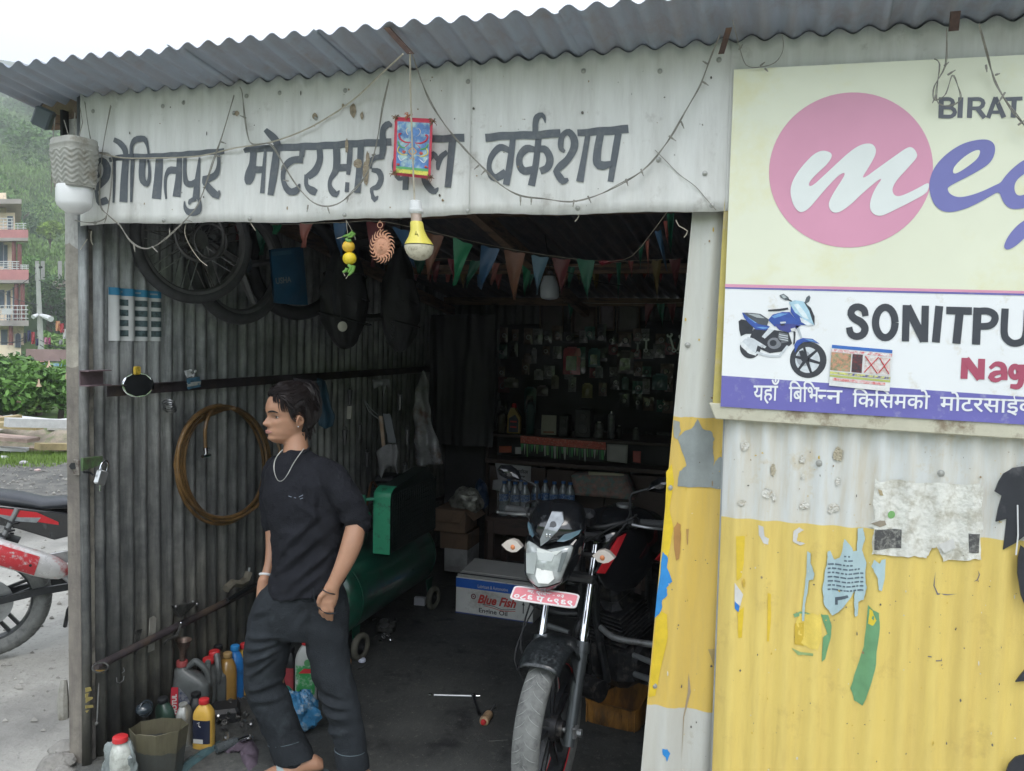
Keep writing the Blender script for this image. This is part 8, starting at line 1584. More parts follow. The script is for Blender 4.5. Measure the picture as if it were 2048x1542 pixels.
# red garland with green fringe along the display
gv=thing('red_garland', 'red printed ribbon with a green and white fringe along the counter front', 'garland', tuple(c3(1125,915)))
a, b, c_, d_=[onY(x, y, CY_-.02) for x, y in ((1041,871),(1211,885),(1212,900),(1041,886))]
mb=MB(); mb.grid(lambda u, v: a.lerp(b, u).lerp(d_.lerp(c_, u), v)+V((0,.006*sin(u*40),0)),40,2); build('ribbon', mb, mat('ribbon_red',(.55,.10,.06), rough=.5, var=.25, scale=60, dirt=(.65,.3,.25), damt=.3, dscale=80), gv)
rr=random.Random(8)
for k in range(34):
    u=(k+.5)/34; x=1042+170*u; y=887+14*u; l=rr.uniform(12,26); w_=rr.uniform(1.6,3.4)
    on(gv, 'fringe_strip', [(x-w_, y),(x+w_, y),(x+w_*.4+rr.uniform(-2,2), y+l),(x-w_*.4, y+l)], CY_-.018-.001*(k % 3), mat('fringe_'+('green', 'white', 'leaf', 'dark')[k % 4],((.06,.32,.10),(.38,.40,.38),(.14,.36,.12),(.05,.12,.08))[k % 4], rough=.5))
for nm, lab, q_, col in (('label_card', 'small orange label on the left end of the counter display', Q(998,892,1023,905),(.45,.10,.05)),('label_card', 'tiny white card beside the left end of the red ribbon', Q(1030,894,1042,908),(.45,.45,.45)),('label_card', 'large pale grey card at the right end of the red ribbon', [(1214,888),(1256,890),(1254,927),(1214,922)],(.42,.42,.40)),('label_card', 'orange edged label at the right end of the counter display', [(1266,902),(1282,903),(1281,926),(1266,924)],(.42,.09,.07))):
    cq(nm, lab, 'label', q_, mat('lab%d' % q_[0][0], col, rough=.6, var=.15))
mb=text_px('Castle',(1001,884),(1020,885),(1001,875), CY_-.02) ; 
# papers and bottle pack in front of the cupboard
pw=cq('paper_notice', 'white printed notice pinned on the counter behind the left mirror', 'paper', [(990,926),(1062,933),(1061,965),(996,960)], mat('notice_white',(.42,.42,.44), rough=.8, var=.06), Y=CY_-.03)
for (s_, bl_, br_, tl_) in (('यस यहाँ को अधिकतम',(1010,944),(1056,948),(1010,935)),('कार्य',(1020,958),(1050,961),(1020,949))): build('lettering', text_px(s_, bl_, br_, tl_, CY_-.036, off=.02), M_dark, pw, smooth=False)
cq('paper_notice', 'small white paper under the printed notice on the counter', 'paper', [(986,960),(1010,958),(1004,983),(984,979)], mat('notice_white2',(.40,.40,.42), rough=.8, var=.06), Y=CY_-.04)
cq('printed_carton', 'pink and white printed carton lying on the shelf behind the handlebar', 'box', [(1142,951),(1250,953),(1268,1000),(1150,990)], mat('pink_print',(.28,.17,.15), rough=.7, var=.4, scale=25, dirt=(.12,.22,.20), damt=.5, dscale=20), Y=2.95, th=.2)
cq('yellowed_card', 'yellowish card strip standing behind the pink carton', 'card', [(1177,943),(1248,948),(1248,955),(1177,953)], mat('yellowed',(.42,.40,.28), rough=.7, var=.1), Y=2.98)
# bench with the packs of water bottles
bn=thing('low_bench', 'low dark bench holding plastic bottles in front of the counter', 'bench', tuple(onZ(1080,1180,0)))
bx0, bx1=onY(975,1040,2.75).x, onY(1290,1040,2.75).x; zb2=onY(1030,1036,2.75).z
cbox('bench_top', bx0, bx1,2.72,3.12, zb2-.03, zb2, M_cw, bn); 
for x in (bx0+.03,(bx0+bx1)/2, bx1-.03):
    for y in (2.75,3.08): cbox('bench_leg', x-.02, x+.02, y-.02, y+.02,0, zb2-.03, M_cw, bn)
cbox('bench_rail', bx0, bx1,2.74,2.76, zb2-.12, zb2-.03, M_cw, bn)
def pet(lab, px, Y, h=.24, r=.034, tint=(.20,.23,.25), capc=(.02,.10,.30), base=None, group='plastic water bottles on the bench'):
    p_=onY(px,1000, Y); t_=thing('water_bottle', lab, 'bottle',(p_.x, Y, zb2+.001), group=group)
    mb=MB(); mb.lathe([(r*.8,0),(r,.008),(r*.94,.04),(r,.05),(r*.94,.09),(r,.10),(r,.16),(r*.9,.175),(r*.45, h-.03),(.013, h-.018),(.013, h-.008)],(0,0,0), n=16); build('bottle_body', mb, mat('pet_plastic', tint, rough=.12, var=.35, scale=30, coat=.6), t_, local=True)
    mb=MB(); mb.cyl((0,0,.105),(0,0,.155), r+.0008, n=16, cap=False); build('label', mb, mat('pet_label',(.03,.12,.34), rough=.4, var=.4, scale=60, dirt=(.4,.45,.5), damt=.4, dscale=60), t_, local=True)
    mb=MB(); mb.cyl((0,0, h-.016),(0,0, h),.015, n=12); build('cap', mb, mat('pet_cap', capc, rough=.4), t_, local=True); return t_
places=[(1008,2.80),(1030,2.80),(1050,2.82),(1072,2.9),(1090,2.95),(1108,2.92),(1126,2.96),(1018,2.92),(1041,2.93),(1140,2.94)]
rank=['first', 'second', 'third', 'fourth', 'fifth', 'sixth', 'seventh', 'rear left', 'rear middle', 'last']
w0=None
for i,(x, Y) in enumerate(places):
    lab = '%s plastic water bottle along the bench, counted from the left mirror' % rank[i] if i<7 else '%s plastic water bottle standing at the back of the bench row' % rank[i]
    if w0 is None: w0=pet(lab, x, Y)
    else: p_=onY(x,1000, Y); dup(w0,(p_.x, Y, zb2+.001), label=lab)
mb=MB(); xa, xb=onY(994,1010,2.76).x, onY(1062,1010,2.76).x
mb.grid(lambda u, v: V((xa+(xb-xa)*u,2.755+.01*noise.noise(V((u*5, v*5,0))), zb2+.012+.17*v*(1-.12*sin(u*3)))),14,8); one('shrink_wrap', mb, mat('shrink_film',(.3,.32,.34), rough=.1, var=.3, alpha=.25, coat=1), 'clear shrink film round the leftmost water bottles', 'film')
# things standing on the counter top
def cnt(px): return V((onY(px,865, CY_+.1).x, CY_+.1, zt1+.001))
fb=thing('boxed_oil_bottle', 'black oil bottle with a yellow outlined label on the counter top', 'bottle', tuple(cnt(1029)))
mb=MB(); s_=.0037; P=[(-13,0),(13,0),(13,32),(4,46),(1,52),(-7,52),(-13,36)]; mb.prism([V((x*s_,-.03, z*s_)) for x, z in P],(0,.05,0)); build('yellow_body', mb, mat('yellow_outline',(.42,.26,.05), rough=.4), fb, local=True)
mb=MB(); mb.prism([V((x*s_*.78,-.0335,.01+z*s_*.78)) for x, z in P[:3]+P[3:4]+P[6:]],(0,.003,0)); build('navy_label', mb, M_label_dk, fb, local=True)
for z, c in ((.09, 'flash_red'),(.05, 'flash_red')): mb=MB(); mb.box((0,-.035, z),(.05,.001,.012)); build('label_print', mb, _M[c], fb, local=True)
mb=MB(); mb.lathe([(.018,0),(.018,.02),(.012,.035),(.001,.036)],(-.008,0,.19), n=14); build('red_cap', mb, M_redcap, fb, local=True)
cd_=thing('payment_card', 'pale framed card standing on the counter top', 'card', tuple(cnt(1097)))
mb=MB(); mb.prism([V((-.058,0,0)), V((.058,-.0,.004)), V((.050,.03,.145)), V((-.062,.03,.145))],(0,.006,0)); build('card_board', mb, mat('card_cream',(.40,.38,.32), rough=.6, var=.08), cd_, local=True)
mb=MB(); mb.prism([V((-.04,-.002,.014)), V((.042,-.002,.018)), V((.041,.001,.028)), V((-.04,.001,.026))],(0,.002,0)); build('print_strip', mb, mat('card_brown',(.28,.10,.06), rough=.6), cd_, local=True)
for i,(px, w_, h_, lab) in enumerate([(1130,.075,.16, 'small black speaker right of the pale card'),(1168,.12,.21, 'large black speaker box on the counter top')]):
    t_=thing('speaker', lab, 'speaker', tuple(cnt(px))); mb=MB(); mb.rbox((0,0, h_/2),(w_,.12, h_),.008); build('cabinet', mb, M_dark, t_, local=True, ang=30)
    for z, r in ((h_*.3, w_*.3),(h_*.72, w_*.2)): mb=MB(); mb.torus((0,-.061, z),(0,1,0), r,.004, n=20, k=6); mb.lathe([(r*.9,0),(r*.3,.01),(.001,.004)],(0,-.062, z),(0,1,0), n=18); build('speaker_cone', mb, M_blkm, t_, local=True)
def smallcan(name, lab, px, r, h, m, capm=None, cat='can'):
    t_=thing(name, lab, cat, tuple(cnt(px))); mb=MB(); mb.lathe([(r*.9,0),(r,.004),(r, h*.82),(r*.85, h*.88),(r*.4, h*.92)],(0,0,0), n=18); build('can_body', mb, m, t_, local=True)
    mb=MB(); mb.cyl((0,0, h*.9),(0,0, h), r*.42, n=12); build('cap', mb, capm or M_steel, t_, local=True); return t_
smallcan('spray_can', 'silver spray can standing right of the black speakers',1222,.026,.20, mat('spray_silver',(.16,.17,.18), rough=.3, metal=.4, var=.5, scale=30), M_chrome)
smallcan('small_bottle', 'stubby black and white bottle left of the spray can',1198,.032,.12, mat('bw_bottle',(.14,.14,.14), rough=.4, var=.8, scale=20), M_lab_w)
smallcan('small_bottle', 'short dark bottle right of the spray can',1238,.02,.10, M_dark, M_steel); smallcan('small_bottle', 'small grey jar near the right end of the counter',1272,.024,.09, mat('grey_jar',(.1,.1,.1), rough=.4), M_steel)
smallcan('small_bottle', 'dark green jar right of the yellow outlined bottle',1060,.034,.26, mat('green_jar',(.012,.05,.055), rough=.4), M_dark)
smallcan('small_bottle', 'brown jar left of the yellow outlined bottle',1003,.03,.15, mat('brown_jar',(.10,.08,.05), rough=.5, var=.4), M_dark)
# steel rods in a red holder at the left of the spares
rd_=thing('rod_holder', 'shiny steel rods standing in a dark red holder at the back corner', 'rods', tuple(onY(968,830,3.55)))
for i,(x, y0_, y1_) in enumerate([(951,655,742),(953,778,800),(960,660,742),(966,672,742),(972,668,795),(984,650,715),(986,775,800),(995,660,700),(978,690,742)]):
    mb=MB(); mb.cyl(onY(x, y0_,3.55), onY(x, y1_+2,3.55),.007-.001*(i % 3), n=8); build('rod', mb, mat('rod_steel',(.22,.24,.26), rough=.25, metal=.5, var=.3), rd_)
mb=MB(); mb.rbox(onY(967,753,3.53),(.15,.06,.10),.01); build('holder', mb, mat('holder_red',(.12,.02,.02), rough=.5, var=.3), rd_, ang=30)
# perforated board with hanging packets
cq('spares_board', 'dark board on the back wall carrying hanging spare packets', 'board', [(1000,650),(1395,640),(1395,866),(1000,858)], mat('spares_board_m',(.028,.028,.032), rough=.7, var=.3, scale=10), Y=3.78, th=.01)
rr=random.Random(21)
packs=[(1143,722,36,54,(.42,.06,.08), 'red foil packet hanging at the centre of the spares board',.3),(1188,716,24,36,(.05,.16,.17), 'teal packet hanging right of the red foil packet',.3),(1022,766,32,18,(.20,.19,.15), 'cream card pinned left on the spares board',.6),(1077,750,20,20,(.22,.23,.22), 'small white packet left of the red foil packet',.4),(1110,765,16,26,(.13,.12,.09), 'brown clear packet under the red foil packet',.3),(1174,782,22,28,(.20,.17,.06), 'yellowish packet below the teal packet',.3),(1250,725,34,44,(.08,.06,.07), 'dim maroon packet right of the teal packet',.3),(1319,765,30,30,(.04,.12,.12), 'round teal gasket packet near the pillar',.3),(1250,768,14,24,(.08,.14,.13), 'small green packet under the dim maroon packet',.3),(1060,800,26,52,(.012,.07,.08), 'dark teal pouch hanging above the counter',.4),(1085,782,24,20,(.13,.10,.12), 'mauve packet above the pale card',.3),(1055,718,16,18,(.15,.11,.10), 'pinkish metal clip packet at the upper left of the board',.3),(1068,712,12,30,(.22,.22,.23), 'shiny hose clip packet at the upper left of the board',.15),(1198,745,16,22,(.20,.22,.23), 'clear packet of bolts under the teal packet',.15)]
for (x, y, w_, h_, col, lab, ro) in packs:
    t_=thing('spare_packet', lab, 'packet', tuple(onY(x, y+h_/2,3.70)), group='packets hanging on the spares board'); sc_=6.2/FPX; W2, H2=w_*sc_/2, h_*sc_; mb=MB()
    mb.grid(lambda u, v: V((W2*(2*u-1)*(1-.12*(v>.9)),-.012*sin(pi*u)*sin(pi*min(1, v))+.008*noise.noise(V((u*5, v*5, x))), H2*v)),8,8); build('foil', mb, mat('pk%d_%d' % (x, y), col, rough=ro, var=.35, scale=25, coat=.5), t_, local=True)
    mb=MB(); mb.box((0,-.004, H2+.004),(W2*1.1,.002,.012)); build('header_card', mb, mat('pkh%d_%d' % (x, y), tuple(min(.4, c*1.4+.02) for c in col), rough=.6), t_, local=True)
    if h_>30:
        mb=MB(); mb.grid(lambda u, v: V((W2*.6*(2*u-1),-.018+.006*noise.noise(V((u*9, v*9,1))), H2*(.15+.55*v))),5,5); build('window', mb, mat('packet_window',(.05,.045,.05), rough=.1, coat=1, var=.6, scale=40), t_, local=True)
words=['dark', 'dim brown', 'smoky grey', 'dull green', 'dusky red']
cols=[(.07,.07,.08),(.14,.10,.09),(.20,.20,.21),(.06,.14,.12),(.17,.06,.07)]
xs=list(range(1008,1345,22)); nrow = {672: 'top row',703: 'upper row',738: 'middle row',772: 'lower row',805: 'bottom row'}; ordn=['first', 'second', 'third', 'fourth', 'fifth', 'sixth', 'seventh', 'eighth', 'ninth', 'tenth', 'eleventh', 'twelfth', 'thirteenth', 'fourteenth', 'fifteenth', 'sixteenth']
for yrow in (672,703,738,772,805):
    for i, x in enumerate(xs):
        if any(abs(x-p_[0])<13 and abs(yrow+8-p_[1])<22 for p_ in packs) or (yrow==805 and x<1250 and x>1010): continue
        k=rr.randrange(5); px_, py_=x+rr.uniform(-5,5), yrow+rr.uniform(-8,8); t_=thing('spare_packet', '%s %s packet, %s in the %s of the spares board' % ('faint', words[k], ordn[i], nrow[yrow]), 'packet', tuple(onY(px_, py_+14,3.72)), group='packets hanging on the spares board')
        W2, H2=rr.uniform(.028,.05), rr.uniform(.07,.13); mb=MB(); mb.grid(lambda u, v: V((W2*(2*u-1),-.01*sin(pi*u)*sin(pi*v)+.008*noise.noise(V((u*4, v*4, x+yrow))), H2*v)),6,6); build('foil', mb, mat('pkd%d' % k, cols[k], rough=.2, var=.6, scale=25, coat=.6), t_, local=True)
        mb=MB(); mb.torus((rr.uniform(-.01,.01),-.014, H2*.45),(rr.uniform(-.4,.4),1, rr.uniform(-.4,.4)), W2*.45,.004, n=16, k=5); build('part_inside', mb, M_tool if i % 2 else M_steel, t_, local=True)
# spanners
def spanner(lab, x, y, l, m, tilt=0., Y=3.6):
    t_=thing('spanner', lab, 'spanner', tuple(onY(x, y+l, Y)),(0, tilt,0), group='spanners hanging near the pillar'); L_=l*6.1/FPX; mb=MB()
    mb.prism([V((-.007,0,0)), V((.007,0,0)), V((.006,0, L_*.8)), V((-.006,0, L_*.8))],(0,.006,0)); mb.prism([V((-.006,0, L_*.78)), V((.006,0, L_*.78)), V((.022,0, L_*.88)), V((.022,0, L_*1.02)), V((.010,0, L_*1.06)), V((.009,0, L_*.94)), V((0,0, L_*.90)), V((-.009,0, L_*.94)), V((-.010,0, L_*1.06)), V((-.022,0, L_*1.02)), V((-.022,0, L_*.88))],(0,.006,0)); mb.torus((0,.003,-.01),(0,1,0),.012,.004, n=16, k=6); build('spanner_body', mb, m, t_, local=True); return t_
M_sp=mat('spanner_steel',(.42,.44,.45), rough=.3, metal=.4, var=.15)
spanner('bright spanner hanging on the back wall, middle of the three',1292,678,20, M_sp); spanner('dim small spanner left of the bright one',1275,684,17, M_tool); spanner('large bright spanner hanging closest to the pillar',1347,668,30, M_sp,-.3); spanner('dull spanner half behind the large one at the pillar',1356,672,28, M_steel,.2)
# frames and calendars on the upper back wall
for lab, q_, col in (('dim brown picture frame on the upper back wall', Q(1143,612,1193,672),(.075,.045,.042)),('picture of figures in pink and blue on the upper back wall', Q(1200,607,1228,660),(.13,.09,.12)),('grey brown calendar right of the small pink picture', Q(1234,602,1279,665),(.07,.055,.055)),('dark poster left of the brown picture frame', Q(1080,604,1126,668),(.05,.035,.04))):
    t_=cq('picture', lab, 'picture', q_, mat('pic%d' % q_[0][0], col, rough=.4, var=.4, scale=12), Y=3.77); x0, y0_=q_[0]; x1, y1_=q_[2]
    for a_, b_ in (((x0, y0_),(x1, y0_)),((x1, y0_),(x1, y1_)),((x1, y1_),(x0, y1_)),((x0, y1_),(x0, y0_))): mb=MB(); mb.tube([onY(*a_,3.76), onY(*b_,3.76)],.006, n=4); build('frame_bar', mb, mat('frame_dim',(.12,.08,.06), rough=.5), t_)
# hanging white bulb and crates of the left back
wb=thing('white_bulb', 'white bulb hanging among the pennants in the middle of the room', 'light bulb', tuple(onY(1099,600,1.5)))
Lz('diffuser', [(11,552),(16,566),(18,574),(18,592),(15,597),(8,599),(1,600)], mat('dim_white_bulb',(.42,.45,.50), rough=.4, var=.05),(1099,570,1099), wb, Y=1.5)
Lz('bulb_base', [(6,542),(8,550),(11,553)], M_chrome,(1099,545,1099), wb, Y=1.5)
mb=MB(); mb.tube([onY(1100,535,1.5), onY(1099,545,1.5)],.003, n=5); mb.tube([onY(1100,535,1.5), onY(1090,470,1.7)],.002, n=5); build('cord', mb, M_dark, wb)
mb=MB(); mb.tube([onY(1100,530,1.5), onY(1180,560,1.4), onY(1245,572,1.2)],.0022, n=5, sm=2); one('drooping_cord', mb, M_dark, 'dark cord drooping between the pennants near the bulb', 'cord')
sh2=thing('dark_cabinet', 'dark tall cabinet standing left of the counter', 'cabinet', tuple(onZ(935,1120,0)))
x0, x1=onY(890,900,3.35).x, onY(972,900,3.35).x; cbox('cabinet_body', x0, x1,3.35,3.8,0,.95, mat('cabinet_dark',(.022,.022,.026), rough=.5, var=.3), sh2); cbox('cabinet_door', x0+.01, x1-.01,3.34,3.348,.04,.93, mat('cabinet_dark2',(.03,.03,.034), rough=.45, var=.3), sh2)
for i,(x0p, w_, z0, h_) in enumerate([(905,30,.95,.16),(938,26,.95,.2)]):
    p_=onY(x0p,900,3.5); mb=MB(); mb.rbox((p_.x+.05,3.5, z0+h_/2+.001),(.1,.1, h_),.012); one('dark_box', mb, mat('dim_box%d' % i,((.04,.05,.06),(.05,.035,.03))[i], rough=.5, var=.3),('bluish dark box on top of the dark cabinet', 'brownish dark box on top of the dark cabinet')[i], 'box')
rr=random.Random(77)
def leafball(mb, c, r, n, ls, rnd, sz=(1,1,1), lo=0.0):
    for _ in range(n):
        th=rnd.uniform(0,2*pi); z=rnd.uniform(-1,1); q=sqrt(1-z*z); rad=r*(rnd.uniform(.35,1) ** .5); d_=V((q*cos(th), q*sin(th), z)); p_=V(c)+V((d_.x*sz[0], d_.y*sz[1], d_.z*sz[2]))*rad
        if p_.z<lo: continue
        a=V((rnd.uniform(-1,1), rnd.uniform(-1,1), rnd.uniform(-.6,1))).normalized(); b=a.cross(V((rnd.uniform(-1,1), rnd.uniform(-1,1), rnd.uniform(-1,1)))).normalized(); s_=ls*rnd.uniform(.6,1.3)
        mb.quad(p_-a*s_, p_-b*s_*.42, p_+a*s_, p_+b*s_*.42)
def leafm(name, c): return mat(name, c, rough=.6, var=.45, scale=1.3, spec=.3)
M_lf=[leafm('leaf_mid',(.12,.24,.055)), leafm('leaf_dark',(.06,.13,.045)), leafm('leaf_light',(.19,.32,.075)), leafm('leaf_lime',(.22,.34,.05))]
M_bark=mat('bark',(.12,.09,.07), rough=.9, var=.3, scale=12)
def tree(lab, px, D, ybase, h, r, mi, n=900, ls=.16, name='tree', cat='tree', trunk=True, sz=(1,1,1.1), group=None):
    g_=onD(px, ybase, D); g_.z=hgt(g_.x, g_.y); t_=thing(name, lab, cat, tuple(g_), group=group); rd2=random.Random(int(px*7+D)); mb=MB()
    for k in range(9):
        o_=V((rd2.uniform(-1,1), rd2.uniform(-1,1), rd2.uniform(-.7,.9)))*r*.62; leafball(mb, V((0,0, h-r))+V((o_.x*sz[0], o_.y*sz[1], o_.z*sz[2])), r*rd2.uniform(.35,.6), n // 9, ls, rd2, lo=0.02)
    build('crown', mb, M_lf[mi], t_, local=True, smooth=False)
    if trunk:
        mb=MB(); mb.tube([V((0,0,-.3)), V((.05,.03, h*.4)), V((0,.06, h-r*.6))], [r*.10, r*.07, r*.03], n=7)
        for k in range(4): a=k*1.7; mb.tube([V((.04,.03, h*.42)), V((cos(a)*r*.5, sin(a)*r*.5, h-r*.7))], [r*.045, r*.015], n=5)
        build('trunk', mb, M_bark, t_, local=True)
    return t_
# near shrub row with pale trumpet flowers
for k,(px, D, y, h, r, mi, lab) in enumerate([(20,15,860,1.3,.8,0, 'leafy roadside shrub at the left edge of the view'),(75,16.5,850,1.2,.75,2, 'lighter roadside shrub with pale trumpet flowers'),(118,15.5,850,1.1,.65,0, 'roadside shrub right beside the corner post'),(-40,15,860,1.3,.8,1, 'dark roadside shrub just outside the left edge'),(45,18,840,1.3,.8,1, 'darker shrub behind the two leafy shrubs')]):
    t_=tree(lab, px, D, y, h, r, mi, n=2600, ls=.075, name='shrub', cat='shrub', sz=(1.15,1,.9))
    if k in (0,1,2):
        for j in range(6): 
            mb=MB(); a=j*1.1+k; p_=V((cos(a)*r*.7, sin(a)*r*.7-.3, h*.45+.12*j)); mb.lathe([(.012,0),(.02,.08),(.05,.14),(.045,.14),(.015,.08)], p_,(0,0,-1), n=9, cap=False); build('flower', mb, mat('pale_trumpet',(.60,.42,.30), rough=.6, var=.15), t_, local=True)
# rubble wall, grass strip and litter
mb=MB(); rw_=random.Random(5)
rub=thing('rubble_pile', 'pile of old planks and rubble lying in front of the shrubs', 'rubble', tuple(onZ(60,880,0)))
M_pl=[mat('plank_pink',(.34,.25,.21), rough=.9, var=.3, scale=5), mat('plank_grey',(.38,.37,.34), rough=.9, var=.3, scale=5), mat('plank_ochre',(.34,.27,.14), rough=.9, var=.3, scale=5), mat('plank_white',(.55,.55,.54), rough=.8, var=.15)]
for k in range(34):
    x=rw_.uniform(-80,175); y=rw_.uniform(838,902); D=1.74*FPX/max(200,(905-650))*rw_.uniform(1.0,1.25); p_=onD(x, y, D); mb=MB(); yaw=rw_.uniform(-.5,.6)+.7; mb.box((p_.x, p_.y, max(.05, p_.z)),(rw_.uniform(.5,1.9), rw_.uniform(.12,.3), rw_.uniform(.03,.12)), Matrix.Rotation(yaw,3, 'Z') @ Matrix.Rotation(rw_.uniform(-.12,.12),3, 'Y')); build('plank', mb, M_pl[k % 4], rub)
mb=MB(); p_=onD(30,870,11.6); n_=30
a=onZ(-120,905,0); b=onZ(180,905,0); d_=(b-a).normalized(); nn=V((-d_.y, d_.x,0))*(1 if V((-d_.y, d_.x,0)).dot(FW)>0 else -1)
mb.grid(lambda u, v: a+(b-a)*u+nn*v*1.6+V((0,0,.42*sin(pi*min(1, v*1.1+.05))*(.7+.4*noise.noise(V((u*7, v*3,0))))-.02)),50,10); build('rubble_mound', mb, mat('rubble_earth',(.26,.22,.17), rough=.95, var=.35, scale=6, bump=.8, bscale=20, dirt=(.12,.16,.06), damt=.4), rub, ang=180)
mb=MB(); rg=random.Random(9)
for k in range(9000):
    t_=rg.random(); o_=rg.uniform(-.9,.15)*(1 if rg.random()<.8 else 1.4); p_=a+(b-a)*t_+nn*o_; p_.z=hgt(p_.x, p_.y); h_=rg.uniform(.03,.11); w_=V((rg.uniform(-1,1), rg.uniform(-1,1),0)).normalized()*.007; l_=V((rg.uniform(-.04,.04), rg.uniform(-.04,.04), h_)); n0=mb.add([p_-w_, p_+w_, p_+l_]); mb.face(n0, n0+1, n0+2)
o=build('grass_strip', mb, mat('bright_grass',(.17,.27,.05), rough=.7, var=.3), None, local=True, smooth=False); tag(o, 'strip of short bright grass at the edge of the gravel', 'grass', kind='stuff')
mb=MB()
for k in range(2600):
    if k % 3: x, y=rg.uniform(-9,-2.75), rg.uniform(-1.4,6)
    else: x, y=rg.uniform(-10,-4.2), rg.uniform(3.2,7)
    s_=rg.uniform(.004,.02)*(1.6 if k % 3==0 else 1); z=hgt(x, y); c_=V((x, y, z+s_*.3)); n0=mb.add([c_+V((s_,0,0)), c_+V((-s_*.5, s_*.8,0)), c_+V((-s_*.6,-s_*.7,0)), c_+V((0,0, s_*.8)), c_-V((0,0, s_*.6))])
    for f_ in ((0,1,3),(1,2,3),(2,0,3),(1,0,4),(2,1,4),(0,2,4)): mb.face(*[n0+q for q in f_])
tag(build('gravel', mb, mat('gravel_stone',(.27,.26,.24), rough=.9, var=.5, scale=3), None, local=True, smooth=False), 'loose gravel scattered over the yard', 'gravel', kind='stuff')
for lab, x, y, s_, c in (('scrap of white paper litter on the gravel behind the parked motorcycle',22,903,.10,(.55,.55,.56)),('grey cloth litter near the grass edge',48,925,.12,(.4,.38,.4)),('pinkish litter scrap on the dark gravel',75,940,.08,(.5,.36,.34)),('white litter bag further along the gravel',8,915,.13,(.6,.6,.62))):
    crumple('litter', lab, 'litter', onZ(x, y,.02),(s_, s_*.7, s_*.35), mat('litter%d' % x, c, rough=.7), x,12,.4)
def stone(lab, x, y, s_, sd, c=(.24,.23,.21)):
    mb=MB(); c_=onZ(x, y, s_*.25)
    mb.grid(lambda u, v: (lambda d_: c_+V((d_.x*s_, d_.y*s_*.8, max(-.25, d_.z*.5)*s_))*(1+.35*noise.noise(d_*1.6+V((sd,0,0)))+.15*noise.noise(d_*4+V((0, sd,0)))))(V((sin(pi*v)*cos(2*pi*u), sin(pi*v)*sin(2*pi*u), cos(pi*v)))),16,9); one('stone', mb, mat('stone_grey', c, rough=.9, var=.25, scale=20, bump=.6, bscale=60), lab, 'stone', ang=35)
stone('large flat stone at the foot of the corner post',112,1528,.07,1); stone('smaller stone behind the large flat stone at the post',128,1500,.06,4); stone('broken stone chip half out of view below the post',128,1548,.05,9); stone('pale stone lying left of the post foot',90,1545,.04,13)
mb=MB(); c_=onY(137,1420,-.05); mb.tube([onY(128,1360,.02), onY(126,1400,.0), onY(127,1437,.0)], [.012,.022,.02], n=8); one('bent_sheet_strip', mb, M_greys, 'bent grey tin strip curling out left of the corner post foot', 'strip')
HD=50.0; hs_=thing('apartment_house', 'peach coloured three storey house with red balconies on the left', 'building', tuple(onD(0,715, HD)))
M_peach=mat('peach_wall',(.95,.78,.60), rough=.8, var=.08, scale=.6, dirt=(.5,.38,.28), damt=.3, dscale=.8); M_bred=mat('balcony_red',(.55,.24,.24), rough=.7, var=.15, scale=1); M_slab=mat('roof_slab',(.40,.36,.34), rough=.85, var=.2, scale=.8); M_rail2=mat('rail_white',(.6,.6,.6), rough=.5); M_win=mat('window_blueglass',(.10,.13,.17), rough=.15, var=.3, scale=.7); M_wfr=mat('window_frame_pale',(.45,.45,.46), rough=.6); M_mar=mat('maroon_column',(.20,.07,.06), rough=.6, var=.2)
r_=ray(30,700); vb=V((r_.x, r_.y,0)).normalized()
o0=onD(0,700, HD)
def HB(x, y, d=0.): q=onD(x, y, HD); return V((q.x, q.y, q.z))+vb*d
def hbox(name, x0, y0, x1, y1, d0, d1, m, par=hs_): mb=MB(); p_=[HB(x0, y0, d0), HB(x1, y0, d0), HB(x1, y1, d0), HB(x0, y1, d0)]; mb.prism(p_, vb*(d1-d0)); return build(name, mb, m, par)
hbox('storey_wall',-260,690,42,745,0,9, M_peach); hbox('storey_wall',-260,548,48,690,.3,9, M_peach); hbox('storey_wall',-260,424,30,548,.3,9, M_peach)
hbox('stair_turret',-260,380,12,424,1.2,6, M_peach)
for x0, y0, x1, y1 in ((-260,402,43,411), ): hbox('roof_slab', x0, y0, x1, y1,-.9,9.3, M_slab)
for (y0, y1, x1, yr) in ((462,482,56,450),(541,565,57,0),(641,650,57,0)):
    hbox('balcony_slab',-260, y1-4, x1, y1+2,-.8,.3, M_slab); hbox('balcony_parapet',-260, y0, x1, y1-4,-.8,-.65, M_bred if y0<600 else M_slab)
for (yt, yb, x0, x1) in ((450,466,30,52),(532,544,40,57),(612,641,-30,56),(440,462,-40,28),(525,541,-40,38)):
    mb=MB(); 
    for k in range(4): y=yt+(yb-yt)*k/3.5; mb.tube([HB(x0, y,-.75), HB(x1, y,-.75)],.03, n=5)
    for k in range(max(2, int((x1-x0)/8))): x=x0+(x1-x0)*(k+.5)/max(2, int((x1-x0)/8)); mb.tube([HB(x, yt,-.75), HB(x, yb,-.75)],.025, n=5)
    tag(build('balcony_railing', mb, M_rail2, hs_), kind='stuff')
for (x0, y0, x1, y1) in ((-6,482,6,530),(8,490,14,536),(-6,580,8,615),(14,582,20,640),(26,575,38,640),(25,492,31,530),(15,432,25,458),(2,660,14,700)):
    f_=hbox('window', x0-1, y0-1, x1+1, y1+1,.24,.32, M_wfr); hbox('pane', x0, y0, x1, y1,.20,.25, M_win, f_)
f_=hbox('arched_window',29,668,42,695,-.06,.02, M_wfr); mb=MB(); P=[HB(31,695,-.1), HB(41,695,-.1)]+[HB(36+5*cos(a),674-8*sin(a),-.1) for a in [pi*k/8 for k in range(9)]]; mb.prism(P, vb*.08); build('pane', mb, M_win, f_)
